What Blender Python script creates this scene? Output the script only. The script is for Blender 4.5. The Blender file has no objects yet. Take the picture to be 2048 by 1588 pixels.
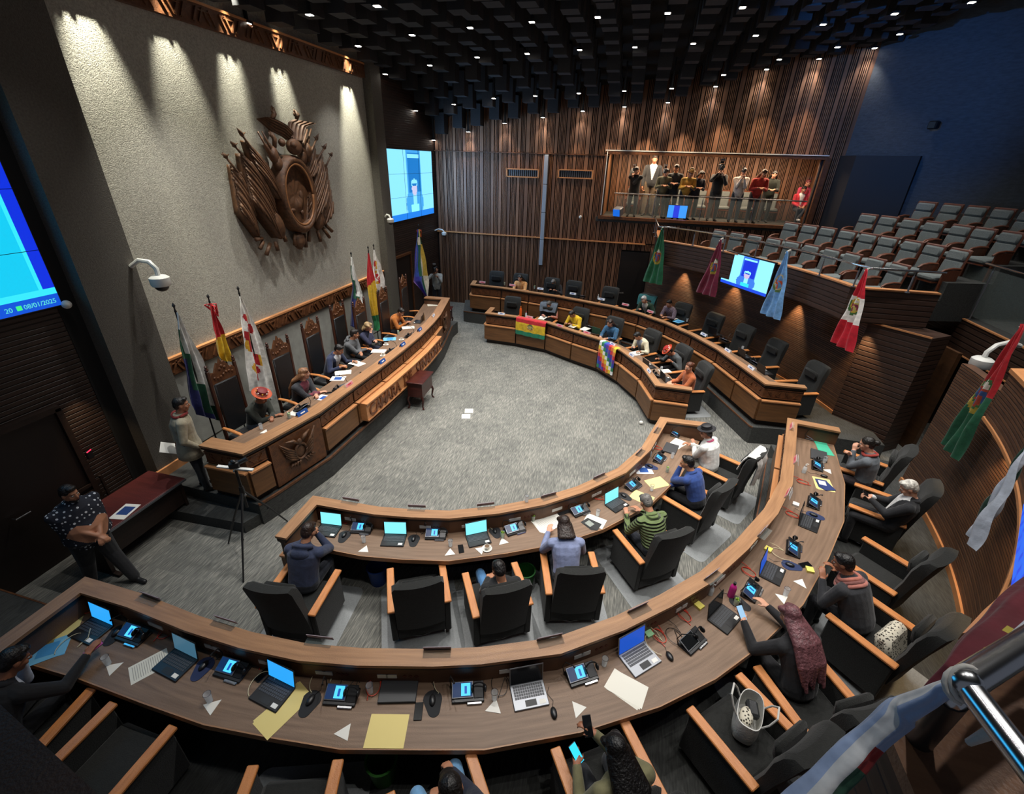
import bpy, bmesh, math, random
import numpy as np
from mathutils import Vector, Matrix, Quaternion
random.seed(7)
PI = math.pi
scn = bpy.context.scene
COL = scn.collection
V = Vector

# ---------------------------------------------------------------- camera
CAMR = np.array([[0.96963812, 0.13578559, -0.20338187],
                 [0.24295069, -0.44010041, 0.8644574],
                 [0.02787242, -0.88762261, -0.45972734]])   # world axes x image axes (right, down, forward)
FPX, CX, CY, EYE = 910.6, 1024.0, 794.0, 5.6
cam_data = bpy.data.cameras.new('camera'); cam = bpy.data.objects.new('camera', cam_data); COL.objects.link(cam)
cam_data.sensor_width = 36.0; cam_data.lens = 36.0 * FPX / 2048.0; cam_data.clip_start = 0.05; cam_data.clip_end = 100
mr = Matrix(((CAMR[0][0], -CAMR[0][1], -CAMR[0][2]), (CAMR[1][0], -CAMR[1][1], -CAMR[1][2]), (CAMR[2][0], -CAMR[2][1], -CAMR[2][2])))
cam.matrix_world = Matrix.Translation((0, 0, EYE)) @ mr.to_4x4()
scn.camera = cam

# ---------------------------------------------------------------- world and exposure
world = bpy.data.worlds.new('world'); scn.world = world; world.use_nodes = True
bg = world.node_tree.nodes['Background']; bg.inputs[0].default_value = (0.75, 0.82, 1.0, 1); bg.inputs[1].default_value = 0.035
scn.view_settings.view_transform = 'Standard'; scn.view_settings.look = 'None'
scn.view_settings.gamma = 1.0; scn.view_settings.use_curve_mapping = False
scn.view_settings.exposure = 1.65

# ---------------------------------------------------------------- measuring: a sight line through the survey photo met with a plane
def _ray(px, py):
    return CAMR @ np.array([px - CX, py - CY, FPX])
def G(px, py, z=0.0):
    r = _ray(px, py); t = (z - EYE) / r[2]; return V((t * r[0], t * r[1], z))
def WX(px, py, x):
    r = _ray(px, py); t = x / r[0]; return V((x, t * r[1], EYE + t * r[2]))
def WY(px, py, y):
    r = _ray(px, py); t = y / r[1]; return V((t * r[0], y, EYE + t * r[2]))
HALL = V((-3.55, 8.85, 0))       # centre of the round chamber

# ---------------------------------------------------------------- materials
MATS = {}
def mat(name, col, rough=0.6, metal=0.0, noise=0.0, nscale=8.0, stretch=(1, 1, 1), bump=0.0, bscale=60.0, emit=None, estr=0.0,
        alpha=None, trans=0.0, coord='Object', col2=None, spec=None, detail=4.0, sheen=0.0):
    if name in MATS: return MATS[name]
    m = bpy.data.materials.new(name); m.use_nodes = True; MATS[name] = m
    nt = m.node_tree; n = nt.nodes; L = nt.links; b = n['Principled BSDF']
    c4 = (col[0], col[1], col[2], 1)
    b.inputs['Base Color'].default_value = c4; b.inputs['Roughness'].default_value = rough; b.inputs['Metallic'].default_value = metal
    if spec is not None: b.inputs['Specular IOR Level'].default_value = spec
    if sheen: b.inputs['Sheen Weight'].default_value = sheen
    if trans: b.inputs['Transmission Weight'].default_value = trans; b.inputs['IOR'].default_value = 1.3
    if alpha is not None: b.inputs['Alpha'].default_value = alpha
    if emit is not None:
        b.inputs['Emission Color'].default_value = (emit[0], emit[1], emit[2], 1); b.inputs['Emission Strength'].default_value = estr
    tc = None
    if noise or bump:
        tc = n.new('ShaderNodeTexCoord')
    if noise:
        mp = n.new('ShaderNodeMapping'); mp.inputs['Scale'].default_value = stretch; L.new(tc.outputs[coord], mp.inputs['Vector'])
        nz = n.new('ShaderNodeTexNoise'); nz.inputs['Scale'].default_value = nscale; nz.inputs['Detail'].default_value = detail
        L.new(mp.outputs[0], nz.inputs['Vector'])
        rp = n.new('ShaderNodeValToRGB'); rp.color_ramp.elements[0].position = 0.3; rp.color_ramp.elements[1].position = 0.7
        d = col2 if col2 else tuple(max(0, x * (1 - noise)) for x in col)
        u = col if col2 else tuple(min(1, x * (1 + noise)) for x in col)
        rp.color_ramp.elements[0].color = (d[0], d[1], d[2], 1); rp.color_ramp.elements[1].color = (u[0], u[1], u[2], 1)
        L.new(nz.outputs[0], rp.inputs[0]); L.new(rp.outputs[0], b.inputs['Base Color'])
    if bump:
        n2 = n.new('ShaderNodeTexNoise'); n2.inputs['Scale'].default_value = bscale; n2.inputs['Detail'].default_value = 3
        L.new(tc.outputs[coord], n2.inputs['Vector'])
        bp = n.new('ShaderNodeBump'); bp.inputs['Strength'].default_value = bump; bp.inputs['Distance'].default_value = 0.02
        L.new(n2.outputs[0], bp.inputs['Height']); L.new(bp.outputs[0], b.inputs['Normal'])
    return m
def S(h):                                    # '#rrggbb' display colour -> linear
    h = h.lstrip('#'); o = []
    for i in (0, 2, 4):
        c = int(h[i:i + 2], 16) / 255.0
        o.append(c / 12.92 if c <= 0.04045 else ((c + 0.055) / 1.055) ** 2.4)
    return tuple(o)
def flat(h, rough=0.6, **k): return mat('c_' + h.lstrip('#') + '_%d' % int(rough * 100), S(h), rough, **k)
def cloth(h): return mat('cloth_' + h.lstrip('#'), S(h), 0.85, noise=0.18, nscale=14, bump=0.5, bscale=11, sheen=0.15)
def glow(h, s): return mat('glow_%s_%d' % (h.lstrip('#'), int(s * 100)), (0.01, 0.01, 0.01), 0.4, emit=S(h), estr=s * 0.36)

def wood(name, c1, c2, rough=0.45, sc=6.0, st=(1, 12, 12), coord='Object', bump=0.15):
    return mat(name, S(c1), rough, noise=0.5, nscale=sc, stretch=st, coord=coord, col2=S(c2), bump=bump, bscale=90, detail=6)
W_TOP = wood('oak_uv', '#a97e58', '#8b6444', 0.42, 3.0, (0.6, 9, 1), 'UV')
W_WORK = wood('walnut_worktop_uv', '#836954', '#69523f', 0.5, 3.0, (0.6, 9, 1), 'UV')
W_PANEL = wood('panel_wood_uv', '#79522f', '#5f3f24', 0.5, 2.2, (0.8, 8, 8), 'UV')
W_LEDGE = wood('ledge_wood_uv', '#cf9260', '#b5794c', 0.4, 3.0, (0.6, 9, 1), 'UV')
W_DARK = wood('dark_wood', '#2c1c14', '#1c110c', 0.5, 4.0, (1, 1, 8))
W_ARM = wood('armrest_wood', '#d08a50', '#b87440', 0.38, 5.0, (8, 1, 8))
W_CARVE = wood('carved_wood', '#6f4425', '#4c2c17', 0.45, 6.0, (2, 2, 2), bump=0.4)
W_CHAIR = wood('mahogany_chair', '#4f2a1b', '#341a10', 0.35, 6.0, (6, 6, 1))
W_RED = wood('red_brown_table', '#571f1c', '#471614', 0.5, 3.0, (1, 8, 1))
W_SEAT = wood('seat_shell_wood', '#6e3c26', '#55301f', 0.4, 5.0, (6, 6, 1))
W_PLANK = wood('plank_wood', '#7a5840', '#5a3c2a', 0.5, 2.0, (1, 14, 1))
M_BLACK = mat('black_upholstery', S('#1b1c1a'), 0.9, noise=0.25, nscale=30, bump=0.35, bscale=120, sheen=0.1)
M_BLACKP = mat('black_plastic', (0.012, 0.012, 0.013), 0.35)
M_LEATHER = mat('black_leather', (0.014, 0.015, 0.017), 0.33, bump=0.35, bscale=160)
M_GREYF = mat('grey_seat_fabric', S('#6f7675'), 0.95, noise=0.2, nscale=70, bump=0.3, bscale=200)
M_CHROME = mat('brushed_steel', (0.62, 0.63, 0.65), 0.22, 1.0)
M_GREYM = mat('grey_metal', (0.25, 0.26, 0.28), 0.4, 0.8)
M_GLASS = mat('clear_glass', (0.5, 0.6, 0.57), 0.03, alpha=0.07)
M_GLASS2 = mat('drinking_glass', (0.9, 0.95, 0.97), 0.08, alpha=0.35)
M_WHITE = mat('white_paper', S('#e4e2da'), 0.7)
M_WHITEP = mat('white_plastic', S('#dcdcd6'), 0.4)
M_SKIN = mat('skin', S('#b07a5c'), 0.55, noise=0.08, nscale=12)
M_SKIN2 = mat('skin_tan', S('#9a6448'), 0.55, noise=0.08, nscale=12)
M_SKIN3 = mat('skin_light', S('#c99478'), 0.55, noise=0.08, nscale=12)

def slatted(name, c1, c2, per, axis='Z', rough=0.55, depth=1.0, coord='Object'):
    """boards with shadow grooves: a wave that lowers the surface and a wood grain"""
    if name in MATS: return MATS[name]
    m = bpy.data.materials.new(name); m.use_nodes = True; MATS[name] = m
    nt = m.node_tree; n = nt.nodes; L = nt.links; b = n['Principled BSDF']; b.inputs['Roughness'].default_value = rough
    tc = n.new('ShaderNodeTexCoord'); sp = n.new('ShaderNodeSeparateXYZ'); L.new(tc.outputs[coord], sp.inputs[0])
    mu = n.new('ShaderNodeMath'); mu.operation = 'MULTIPLY'; mu.inputs[1].default_value = 1.0 / per; L.new(sp.outputs[axis], mu.inputs[0])
    fr = n.new('ShaderNodeMath'); fr.operation = 'FRACT'; L.new(mu.outputs[0], fr.inputs[0])
    fl = n.new('ShaderNodeMath'); fl.operation = 'FLOOR'; L.new(mu.outputs[0], fl.inputs[0])
    rp = n.new('ShaderNodeValToRGB'); L.new(fr.outputs[0], rp.inputs[0])
    e = rp.color_ramp.elements; e[0].position = 0.0; e[0].color = (0, 0, 0, 1); e[1].position = 0.22; e[1].color = (1, 1, 1, 1)
    e2 = rp.color_ramp.elements.new(0.9); e2.color = (1, 1, 1, 1); e3 = rp.color_ramp.elements.new(1.0); e3.color = (0.2, 0.2, 0.2, 1)
    bp = n.new('ShaderNodeBump'); bp.inputs['Strength'].default_value = depth; bp.inputs['Distance'].default_value = 0.02
    L.new(rp.outputs[0], bp.inputs['Height']); L.new(bp.outputs[0], b.inputs['Normal'])
    wn = n.new('ShaderNodeTexWhiteNoise'); wn.noise_dimensions = '1D'; L.new(fl.outputs[0], wn.inputs['W'])
    mp = n.new('ShaderNodeMapping'); mp.inputs['Scale'].default_value = (1.2, 1.2, 14) if axis == 'Z' else (1.5, 14, 1)
    L.new(tc.outputs[coord], mp.inputs[0])
    nz = n.new('ShaderNodeTexNoise'); nz.inputs['Scale'].default_value = 3; nz.inputs['Detail'].default_value = 6; L.new(mp.outputs[0], nz.inputs[0])
    ad = n.new('ShaderNodeMath'); ad.operation = 'MULTIPLY_ADD'; ad.inputs[1].default_value = 0.35; L.new(wn.outputs[0], ad.inputs[0]); L.new(nz.outputs[0], ad.inputs[2])
    r2 = n.new('ShaderNodeValToRGB'); L.new(ad.outputs[0], r2.inputs[0])
    a1 = S(c2); a2 = S(c1)
    r2.color_ramp.elements[0].position = 0.4; r2.color_ramp.elements[0].color = (*a1, 1); r2.color_ramp.elements[1].position = 0.9; r2.color_ramp.elements[1].color = (*a2, 1)
    mx = n.new('ShaderNodeMixRGB'); mx.blend_type = 'MULTIPLY'; mx.inputs[0].default_value = 0.75
    L.new(r2.outputs[0], mx.inputs[1]); L.new(rp.outputs[0], mx.inputs[2]); L.new(mx.outputs[0], b.inputs['Base Color'])
    return m
M_BOARD = slatted('horizontal_boards', '#6e4b33', '#4a3022', 0.045)
M_BOARD2 = slatted('wide_boards', '#4a3327', '#33221a', 0.11, depth=0.4)
M_BOARDD = slatted('dark_boards', '#3a2820', '#241812', 0.07, depth=0.6)

def carpet():
    m = bpy.data.materials.new('streaked_carpet'); m.use_nodes = True; nt = m.node_tree; n = nt.nodes; L = nt.links
    b = n['Principled BSDF']; b.inputs['Roughness'].default_value = 0.95
    tc = n.new('ShaderNodeTexCoord')
    def streak(sx, sy, sc):
        mp = n.new('ShaderNodeMapping'); mp.inputs['Scale'].default_value = (sx, sy, 1); L.new(tc.outputs['Object'], mp.inputs[0])
        z = n.new('ShaderNodeTexNoise'); z.inputs['Scale'].default_value = sc; z.inputs['Detail'].default_value = 3; L.new(mp.outputs[0], z.inputs[0]); return z
    a = streak(1, 0.09, 60); c = streak(1, 0.35, 3.0)
    br = n.new('ShaderNodeTexBrick'); br.inputs['Scale'].default_value = 1.0; br.inputs['Mortar Size'].default_value = 0.0
    br.inputs['Color1'].default_value = (0.35, 0.35, 0.35, 1); br.inputs['Color2'].default_value = (0.65, 0.65, 0.65, 1)
    br.inputs['Brick Width'].default_value = 0.5; br.inputs['Row Height'].default_value = 0.5; L.new(tc.outputs['Object'], br.inputs[0])
    m1 = n.new('ShaderNodeMath'); m1.operation = 'MULTIPLY_ADD'; m1.inputs[1].default_value = 0.3; L.new(br.outputs[0], m1.inputs[0]); L.new(a.outputs[0], m1.inputs[2])
    m2 = n.new('ShaderNodeMath'); m2.operation = 'MULTIPLY_ADD'; m2.inputs[1].default_value = 0.2; L.new(c.outputs[0], m2.inputs[0]); L.new(m1.outputs[0], m2.inputs[2])
    rp = n.new('ShaderNodeValToRGB'); L.new(m2.outputs[0], rp.inputs[0])
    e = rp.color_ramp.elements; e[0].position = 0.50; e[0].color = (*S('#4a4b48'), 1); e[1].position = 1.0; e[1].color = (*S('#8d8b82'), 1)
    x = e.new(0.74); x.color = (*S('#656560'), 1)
    L.new(rp.outputs[0], b.inputs['Base Color'])
    bp = n.new('ShaderNodeBump'); bp.inputs['Strength'].default_value = 0.3; bp.inputs['Distance'].default_value = 0.01
    L.new(a.outputs[0], bp.inputs['Height']); L.new(bp.outputs[0], b.inputs['Normal'])
    return m
M_CARPET = carpet()
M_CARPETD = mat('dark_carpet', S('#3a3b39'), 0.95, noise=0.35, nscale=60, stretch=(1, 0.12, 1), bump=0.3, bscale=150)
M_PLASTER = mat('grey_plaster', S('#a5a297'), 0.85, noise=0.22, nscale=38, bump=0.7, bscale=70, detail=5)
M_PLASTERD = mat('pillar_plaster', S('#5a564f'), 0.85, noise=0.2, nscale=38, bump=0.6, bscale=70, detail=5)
M_DARKWALL = mat('dark_grey_wall', S('#3f4347'), 0.9, noise=0.2, nscale=6, stretch=(1, 1, 4), bump=0.4, bscale=20)
M_CEIL = mat('black_ceiling', (0.008, 0.008, 0.009), 0.9)
M_BLOCK = mat('charcoal_ceiling_block', (0.02, 0.02, 0.023), 0.85, noise=0.2, nscale=30)

# ---------------------------------------------------------------- objects
def put(o, label=None, cat=None, group=None, kind=None):
    if label: o['label'] = label
    if cat: o['category'] = cat
    if group: o['group'] = group
    if kind: o['kind'] = kind
    return o
def thing(name, label, cat, loc=(0, 0, 0), rz=0.0, group=None, sc=1.0):
    o = bpy.data.objects.new(name, None); COL.objects.link(o); o.empty_display_size = 0.1
    o.location = loc; o.rotation_euler = (0, 0, rz)
    if sc != 1.0: o.scale = (sc, sc, sc)
    return put(o, label, cat, group)
def dup(o, loc=None, rz=None, label=None, parent=None, group=None):
    c = o.copy(); COL.objects.link(c); c.parent = parent
    for ch in list(o.children): dup(ch, parent=c)
    if loc is not None: c.location = loc
    if rz is not None: c.rotation_euler = (0, 0, rz)
    if label: c['label'] = label
    if group: c['group'] = group
    return c

class MB:
    """collects shapes, builds them as one mesh object"""
    def __init__(s): s.v = []; s.f = []; s.m = []; s.uv = []; s.ms = []; s.cur = 0; s.T = None
    def mat(s, m):
        if m not in s.ms: s.ms.append(m)
        s.cur = s.ms.index(m); return s
    def add(s, vs, fs, uvs=None):
        b = len(s.v)
        if s.T is not None: vs = [s.T @ V(p) for p in vs]
        s.v.extend([tuple(p) for p in vs])
        for i, f in enumerate(fs):
            s.f.append(tuple(b + k for k in f)); s.m.append(s.cur)
            s.uv.append(uvs[i] if uvs else None)
        return s
    def box(s, c, d, rz=0.0, R=None, bev=0.0, taper=1.0):
        x, y, z = d[0] / 2, d[1] / 2, d[2] / 2
        if bev > 0:
            bev = min(bev, x * .9, y * .9, z * .9)
            pts = []; 
            for (zz, k) in ((-z, 1), (-z + bev, 0), (z - bev, 0), (z, 1)):
                xi = x - bev if k else x; yi = y - bev if k else y
                t = taper if zz > 0 else 1
                q = bev * 0.0 if k else bev
                for (sx, sy) in ((-1, -1), (1, -1), (1, 1), (-1, 1)):
                    ax = (x - bev) * sx * t; ay = (y - bev) * sy * t
                    if k: pts += [(ax, ay, zz), (ax, ay, zz)]
                    else:
                        a = (ax + sx * bev, ay, zz); b2 = (ax, ay + sy * bev, zz)
                        pts += [b2, a] if sx * sy < 0 else [a, b2]
            # ring order per corner
            vs = [V(p) for p in pts]; fs = []
            for r in range(3):
                for i in range(8):
                    j = (i + 1) % 8; fs.append((r * 8 + i, r * 8 + j, (r + 1) * 8 + j, (r + 1) * 8 + i))
            fs.append(tuple(range(7, -1, -1))); fs.append(tuple(range(24, 32)))
        else:
            t = taper
            vs = [V(p) for p in ((-x, -y, -z), (x, -y, -z), (x, y, -z), (-x, y, -z), (-x * t, -y * t, z), (x * t, -y * t, z), (x * t, y * t, z), (-x * t, y * t, z))]
            fs = [(0, 3, 2, 1), (4, 5, 6, 7), (0, 1, 5, 4), (1, 2, 6, 5), (2, 3, 7, 6), (3, 0, 4, 7)]
        M = R.to_4x4() if R is not None else Matrix.Rotation(rz, 4, 'Z')
        M = Matrix.Translation(c) @ M
        return s.add([M @ p for p in vs], fs)
    def tube(s, pts, r, n=8, caps=True, flat_=None):
        pts = [V(p) for p in pts]; rs = r if isinstance(r, (list, tuple)) else [r] * len(pts)
        t0 = (pts[1] - pts[0]).normalized(); up = V((0, 0, 1)) if abs(t0.z) < 0.9 else V((1, 0, 0))
        vs = []; fs = []; a = None
        for i, p in enumerate(pts):
            t = (pts[min(i + 1, len(pts) - 1)] - pts[max(i - 1, 0)])
            if t.length < 1e-9: t = t0
            t.normalize()
            if a is None: a = t.cross(up).normalized()
            else:
                a = a - t * a.dot(t)
                a = a.normalized() if a.length > 1e-6 else t.cross(V((0, 1, 0.1))).normalized()
            b = t.cross(a)
            for k in range(n):
                g = 2 * PI * k / n; vs.append(p + (a * math.cos(g) + b * math.sin(g) * (flat_ or 1)) * rs[i])
        for i in range(len(pts) - 1):
            for k in range(n):
                k2 = (k + 1) % n; fs.append((i * n + k, i * n + k2, (i + 1) * n + k2, (i + 1) * n + k))
        if caps: fs.append(tuple(range(n - 1, -1, -1))); fs.append(tuple((len(pts) - 1) * n + k for k in range(n)))
        return s.add(vs, fs)
    def lathe(s, prof, c=(0, 0, 0), n=16, R=None, sx=1, sy=1):
        vs = []; fs = []; c = V(c)
        for (r, z) in prof:
            for k in range(n):
                g = 2 * PI * k / n; p = V((r * math.cos(g) * sx, r * math.sin(g) * sy, z))
                if R is not None: p = R @ p
                vs.append(c + p)
        for i in range(len(prof) - 1):
            for k in range(n):
                k2 = (k + 1) % n; fs.append((i * n + k, i * n + k2, (i + 1) * n + k2, (i + 1) * n + k))
        if prof[0][0] > 1e-5: fs.append(tuple(range(n - 1, -1, -1)))
        if prof[-1][0] > 1e-5: fs.append(tuple((len(prof) - 1) * n + k for k in range(n)))
        return s.add(vs, fs)
    def ball(s, c, r, n=12, m=8, R=None):
        rr = r if isinstance(r, (list, tuple)) else (r, r, r); vs = []; fs = []; c = V(c)
        for i in range(m + 1):
            th = PI * i / m
            for k in range(n):
                g = 2 * PI * k / n; p = V((rr[0] * math.sin(th) * math.cos(g), rr[1] * math.sin(th) * math.sin(g), -rr[2] * math.cos(th)))
                if R is not None: p = R @ p
                vs.append(c + p)
        for i in range(m):
            for k in range(n):
                k2 = (k + 1) % n; fs.append((i * n + k, i * n + k2, (i + 1) * n + k2, (i + 1) * n + k))
        return s.add(vs, fs)
    def prism(s, poly, z0, z1):
        n = len(poly); vs = [V((p[0], p[1], z0)) for p in poly] + [V((p[0], p[1], z1)) for p in poly]
        fs = [tuple(range(n - 1, -1, -1)), tuple(range(n, 2 * n))] + [(i, (i + 1) % n, n + (i + 1) % n, n + i) for i in range(n)]
        return s.add(vs, fs)
    def plate(s, poly3, nrm, th):
        """flat outline given in 3-D, thickened along nrm"""
        n = len(poly3); nrm = V(nrm).normalized() * th
        vs = [V(p) for p in poly3] + [V(p) + nrm for p in poly3]
        fs = [tuple(range(n - 1, -1, -1)), tuple(range(n, 2 * n))] + [(i, (i + 1) % n, n + (i + 1) % n, n + i) for i in range(n)]
        return s.add(vs, fs)
    def sweep(s, rings, closed_prof=True, caps=True, ulen=None):
        """rings: list of equal length point lists; UV: u = run length, v = profile length"""
        n = len(rings[0]); vs = [V(p) for r in rings for p in r]; fs = []; uv = []
        us = [0]
        for i in range(1, len(rings)): us.append(us[-1] + (V(rings[i][0]) - V(rings[i - 1][0])).length)
        vv = [0]
        for k in range(1, n + 1): vv.append(vv[-1] + (V(rings[0][k % n]) - V(rings[0][k - 1])).length)
        for i in range(len(rings) - 1):
            for k in range(n if closed_prof else n - 1):
                k2 = (k + 1) % n
                fs.append((i * n + k, (i + 1) * n + k, (i + 1) * n + k2, i * n + k2))
                uv.append([(us[i], vv[k]), (us[i + 1], vv[k]), (us[i + 1], vv[k + 1]), (us[i], vv[k + 1])])
        if caps and closed_prof:
            fs.append(tuple(range(n))); uv.append([(0, vv[k]) for k in range(n)])
            e = (len(rings) - 1) * n; fs.append(tuple(e + k for k in range(n - 1, -1, -1))); uv.append([(us[-1], vv[k]) for k in range(n - 1, -1, -1)])
        return s.add(vs, fs, uv)
    def grid(s, fn, nu, nv, mf=None):
        vs = [V(fn(i / nu, j / nv)) for j in range(nv + 1) for i in range(nu + 1)]
        b = len(s.v)
        if s.T is not None: vs = [s.T @ p for p in vs]
        s.v.extend(tuple(p) for p in vs)
        for j in range(nv):
            for i in range(nu):
                a = b + j * (nu + 1) + i
                if mf: s.mat(mf((i + .5) / nu, (j + .5) / nv))
                s.f.append((a, a + 1, a + nu + 2, a + nu + 1)); s.m.append(s.cur)
                s.uv.append([(i / nu, j / nv), ((i + 1) / nu, j / nv), ((i + 1) / nu, (j + 1) / nv), (i / nu, (j + 1) / nv)])
        return s
    def build(s, name, m=None, parent=None, smooth=False, fix=True):
        me = bpy.data.meshes.new(name); me.from_pydata(s.v, [], s.f)
        if m is not None and not s.ms: me.materials.append(m)
        for x in s.ms: me.materials.append(x)
        if s.ms: me.polygons.foreach_set('material_index', s.m)
        if any(u is not None for u in s.uv):
            ul = me.uv_layers.new(name='UVMap'); k = 0
            for f, u in zip(s.f, s.uv):
                for q in range(len(f)):
                    if u: ul.data[k + q].uv = u[q]
                k += len(f)
        if fix:
            bm = bmesh.new(); bm.from_mesh(me); bmesh.ops.remove_doubles(bm, verts=bm.verts, dist=1e-6)
            bmesh.ops.recalc_face_normals(bm, faces=bm.faces); bm.to_mesh(me); bm.free()
        if smooth:
            me.polygons.foreach_set('use_smooth', [True] * len(me.polygons))
            if smooth != 'all' and hasattr(me, 'set_sharp_from_angle'): me.set_sharp_from_angle(angle=math.radians(42))
        me.update()
        o = bpy.data.objects.new(name, me); COL.objects.link(o); o.parent = parent
        return o
def struct(name, mb, m=None, **k):
    return put(mb.build(name, m, None, **k), kind='structure')

def offset(path, d):
    """polyline moved sideways by d (positive = left of travel)"""
    out = []; P = [V((p[0], p[1])) for p in path]
    for i, p in enumerate(P):
        a = (P[i] - P[i - 1]).normalized() if i > 0 else None
        b = (P[i + 1] - P[i]).normalized() if i < len(P) - 1 else None
        if a is None: n = V((-b.y, b.x)); k = 1
        elif b is None: n = V((-a.y, a.x)); k = 1
        else:
            n1 = V((-a.y, a.x)); n2 = V((-b.y, b.x)); n = (n1 + n2).normalized(); k = 1 / max(0.5, n.dot(n1))
        out.append(p + n * d * k)
    return out
def area(name, loc, rot, size, power, col=(1, 1, 1), sy=None, spread=None):
    l = bpy.data.lights.new(name, 'AREA'); l.energy = power; l.color = col; l.size = size
    if sy: l.shape = 'RECTANGLE'; l.size_y = sy
    if spread: l.spread = spread
    o = bpy.data.objects.new(name, l); COL.objects.link(o); o.location = loc; o.rotation_euler = rot; return o
def spot(name, loc, target, power, deg=60, blend=0.6, col=(1, 1, 1), rad=0.04, parent=None):
    l = bpy.data.lights.new(name, 'SPOT'); l.energy = power; l.color = col; l.spot_size = math.radians(deg); l.spot_blend = blend; l.shadow_soft_size = rad
    o = bpy.data.objects.new(name, l); COL.objects.link(o); o.location = loc
    d = V(target) - V(loc); o.rotation_euler = d.to_track_quat('-Z', 'Y').to_euler(); return o

# ================================================================= LIGHTS OF THE HALL
def zceil(x, y):
    xs = [-8.0, -7.5, -5, -2, 0.6, 2, 3.4, 6.3, 9]
    ys = [-2, 9.5, 12, 14.5, 17, 18.6]
    T = [[7.8, 7.85, 8.0, 8.2, 8.3, 8.35, 8.45, 8.9, 9.2], [7.8, 7.85, 8.0, 8.2, 8.3, 8.35, 8.45, 8.9, 9.2], [7.75, 7.83, 8.15, 8.29, 8.34, 8.4, 8.57, 8.9, 9.2],
         [7.65, 7.73, 8.08, 8.21, 8.27, 8.39, 8.57, 8.89, 9.2], [7.0, 7.1, 7.42, 7.57, 7.68, 8.01, 8.36, 8.89, 9.2], [6.1, 6.2, 6.75, 7.2, 7.45, 7.9, 8.35, 8.85, 9.2]]
    return float(np.interp(y, ys, [np.interp(x, xs, r) for r in T]))
WHITE = (1.0, 0.97, 0.93); WARM = (1.0, 0.72, 0.42)
LAMPS = []
for j, y in enumerate((2.0, 4.5, 7.0, 9.5, 12.0, 14.5, 17.0, 18.45)):
    for i in range(11):
        x = -7.7 + 1.385 * i + (0.9 if j == 4 else 0.0) + (0.25 if j == 5 else 0.0)
        if x > 6.6 or (y < 4 and x > 3): continue
        LAMPS.append((x, y, zceil(x, y)))
for (x, y, z) in LAMPS:
    if x > 6.4 or x < -7.0: continue
    far_ = y > 16
    c = math.hypot(x + 2.2, y - 9.2)
    p = (140 if c < 5.2 else 56) * (0.30 if far_ else 1.0)
    if y < 3: p = 14 if x < .5 else 60
    if x < -5.5: p *= 1.15
    if y < 5 and x < -3: p *= 0.3
    if x > 3: p *= 1.5
    spot('downlight_beam', (x, y, z - 0.06), (x, y, 0), p, 84, 0.85, WHITE, 0.05)
for k in range(6):                                           # grazing washers above the plaster wall
    y = 6.25 + 1.32 * k
    spot('wall_washer_beam', (-7.42, y, 8.4), (-7.76, y + 0.05, 5.4), (430, 280, 320, 320, 340, 600)[k], 34, 0.9, (1.0, 0.97, 0.80), 0.03)
spot('pillar_beam', (-7.3, 14.0, 8.0), (-7.5, 14.0, 4.5), 70, 26, 0.9, (1.0, 0.95, 0.78), 0.03)
for k in range(9):                                           # washers along the slatted wall
    x = -4.6 + 1.18 * k
    spot('slat_washer_beam', (x, 17.9, zceil(x, 17.9) - 0.3), (x, 18.7, 4.9), (20, 28, 34, 50, 90, 110, 110, 100, 75)[k], 50, 0.9, (1.0, 0.74, 0.50), 0.03)
area('video_wall_spill', (-7.3, 16.7, 4.7), (0, math.radians(-84), math.radians(28)), 2.2, 52, (0.35, 0.62, 1.0), 3.2)
area('video_wall_spill', (-7.4, 2.9, 4.7), (0, math.radians(-90), 0), 2.0, 5, (0.1, 0.35, 1.0), 3.0)
spot('added_blue_wash', (0.5, 9.0, 8.0), (7.2, 17.6, 7.2), 620, 40, 0.9, (0.05, 0.30, 1.0), 0.05)  # added spot imitating the blue wash on the rear wall, no fixture behind it

# ================================================================= ROOM SHELL
m = MB(); m.prism([(-9, -2), (12, -2), (12, 22), (-9, 22)], -0.1, 0.0); struct('floor', m, M_CARPET)

def arc(c, r, a0, a1, n):
    return [V((c[0] + r * math.cos(math.radians(a0 + (a1 - a0) * i / n)), c[1] + r * math.sin(math.radians(a0 + (a1 - a0) * i / n)))) for i in range(n + 1)]
R_WALL = 9.2; CH = (-3.6, 8.85)
def wall_strip(name, path, z0, z1, th, m_, side=1):
    """wall along a plan path; UV free, thickness th to the outside"""
    b = MB(); o = offset(path, -th * side)
    for i in range(len(path) - 1):
        p, q, r_, s_ = path[i], path[i + 1], o[i + 1], o[i]
        b.prism([p, q, r_, s_] if side > 0 else [q, p, s_, r_], z0, z1)
    return struct(name, b, m_)
# the emblem wall and its pillars
b = MB(); b.box((-7.95, 9.72, 4.5), (0.4, 8.1, 9.2)); struct('wall_left', b, M_PLASTER)
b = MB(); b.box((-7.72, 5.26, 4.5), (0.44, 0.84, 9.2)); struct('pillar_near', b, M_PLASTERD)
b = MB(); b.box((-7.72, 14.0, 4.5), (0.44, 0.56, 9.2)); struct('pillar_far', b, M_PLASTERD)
b = MB(); b.box((-7.86, 4.72, 4.5), (0.2, 0.26, 9.2)); struct('recess_shade_strip', b, mat('recess_shade_black', (0.006, 0.006, 0.006), 0.9))  # shade of the recess beside the near pillar, drawn as a black strip
b = MB(); b.box((-7.92, 1.3, 4.5), (0.3, 6.6, 9.2)); struct('wall_left_near', b, M_BOARDD)
b = MB(); b.box((-7.92, 16.6, 4.5), (0.3, 4.7, 9.2)); struct('wall_left_far', b, M_BOARDD)
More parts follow.
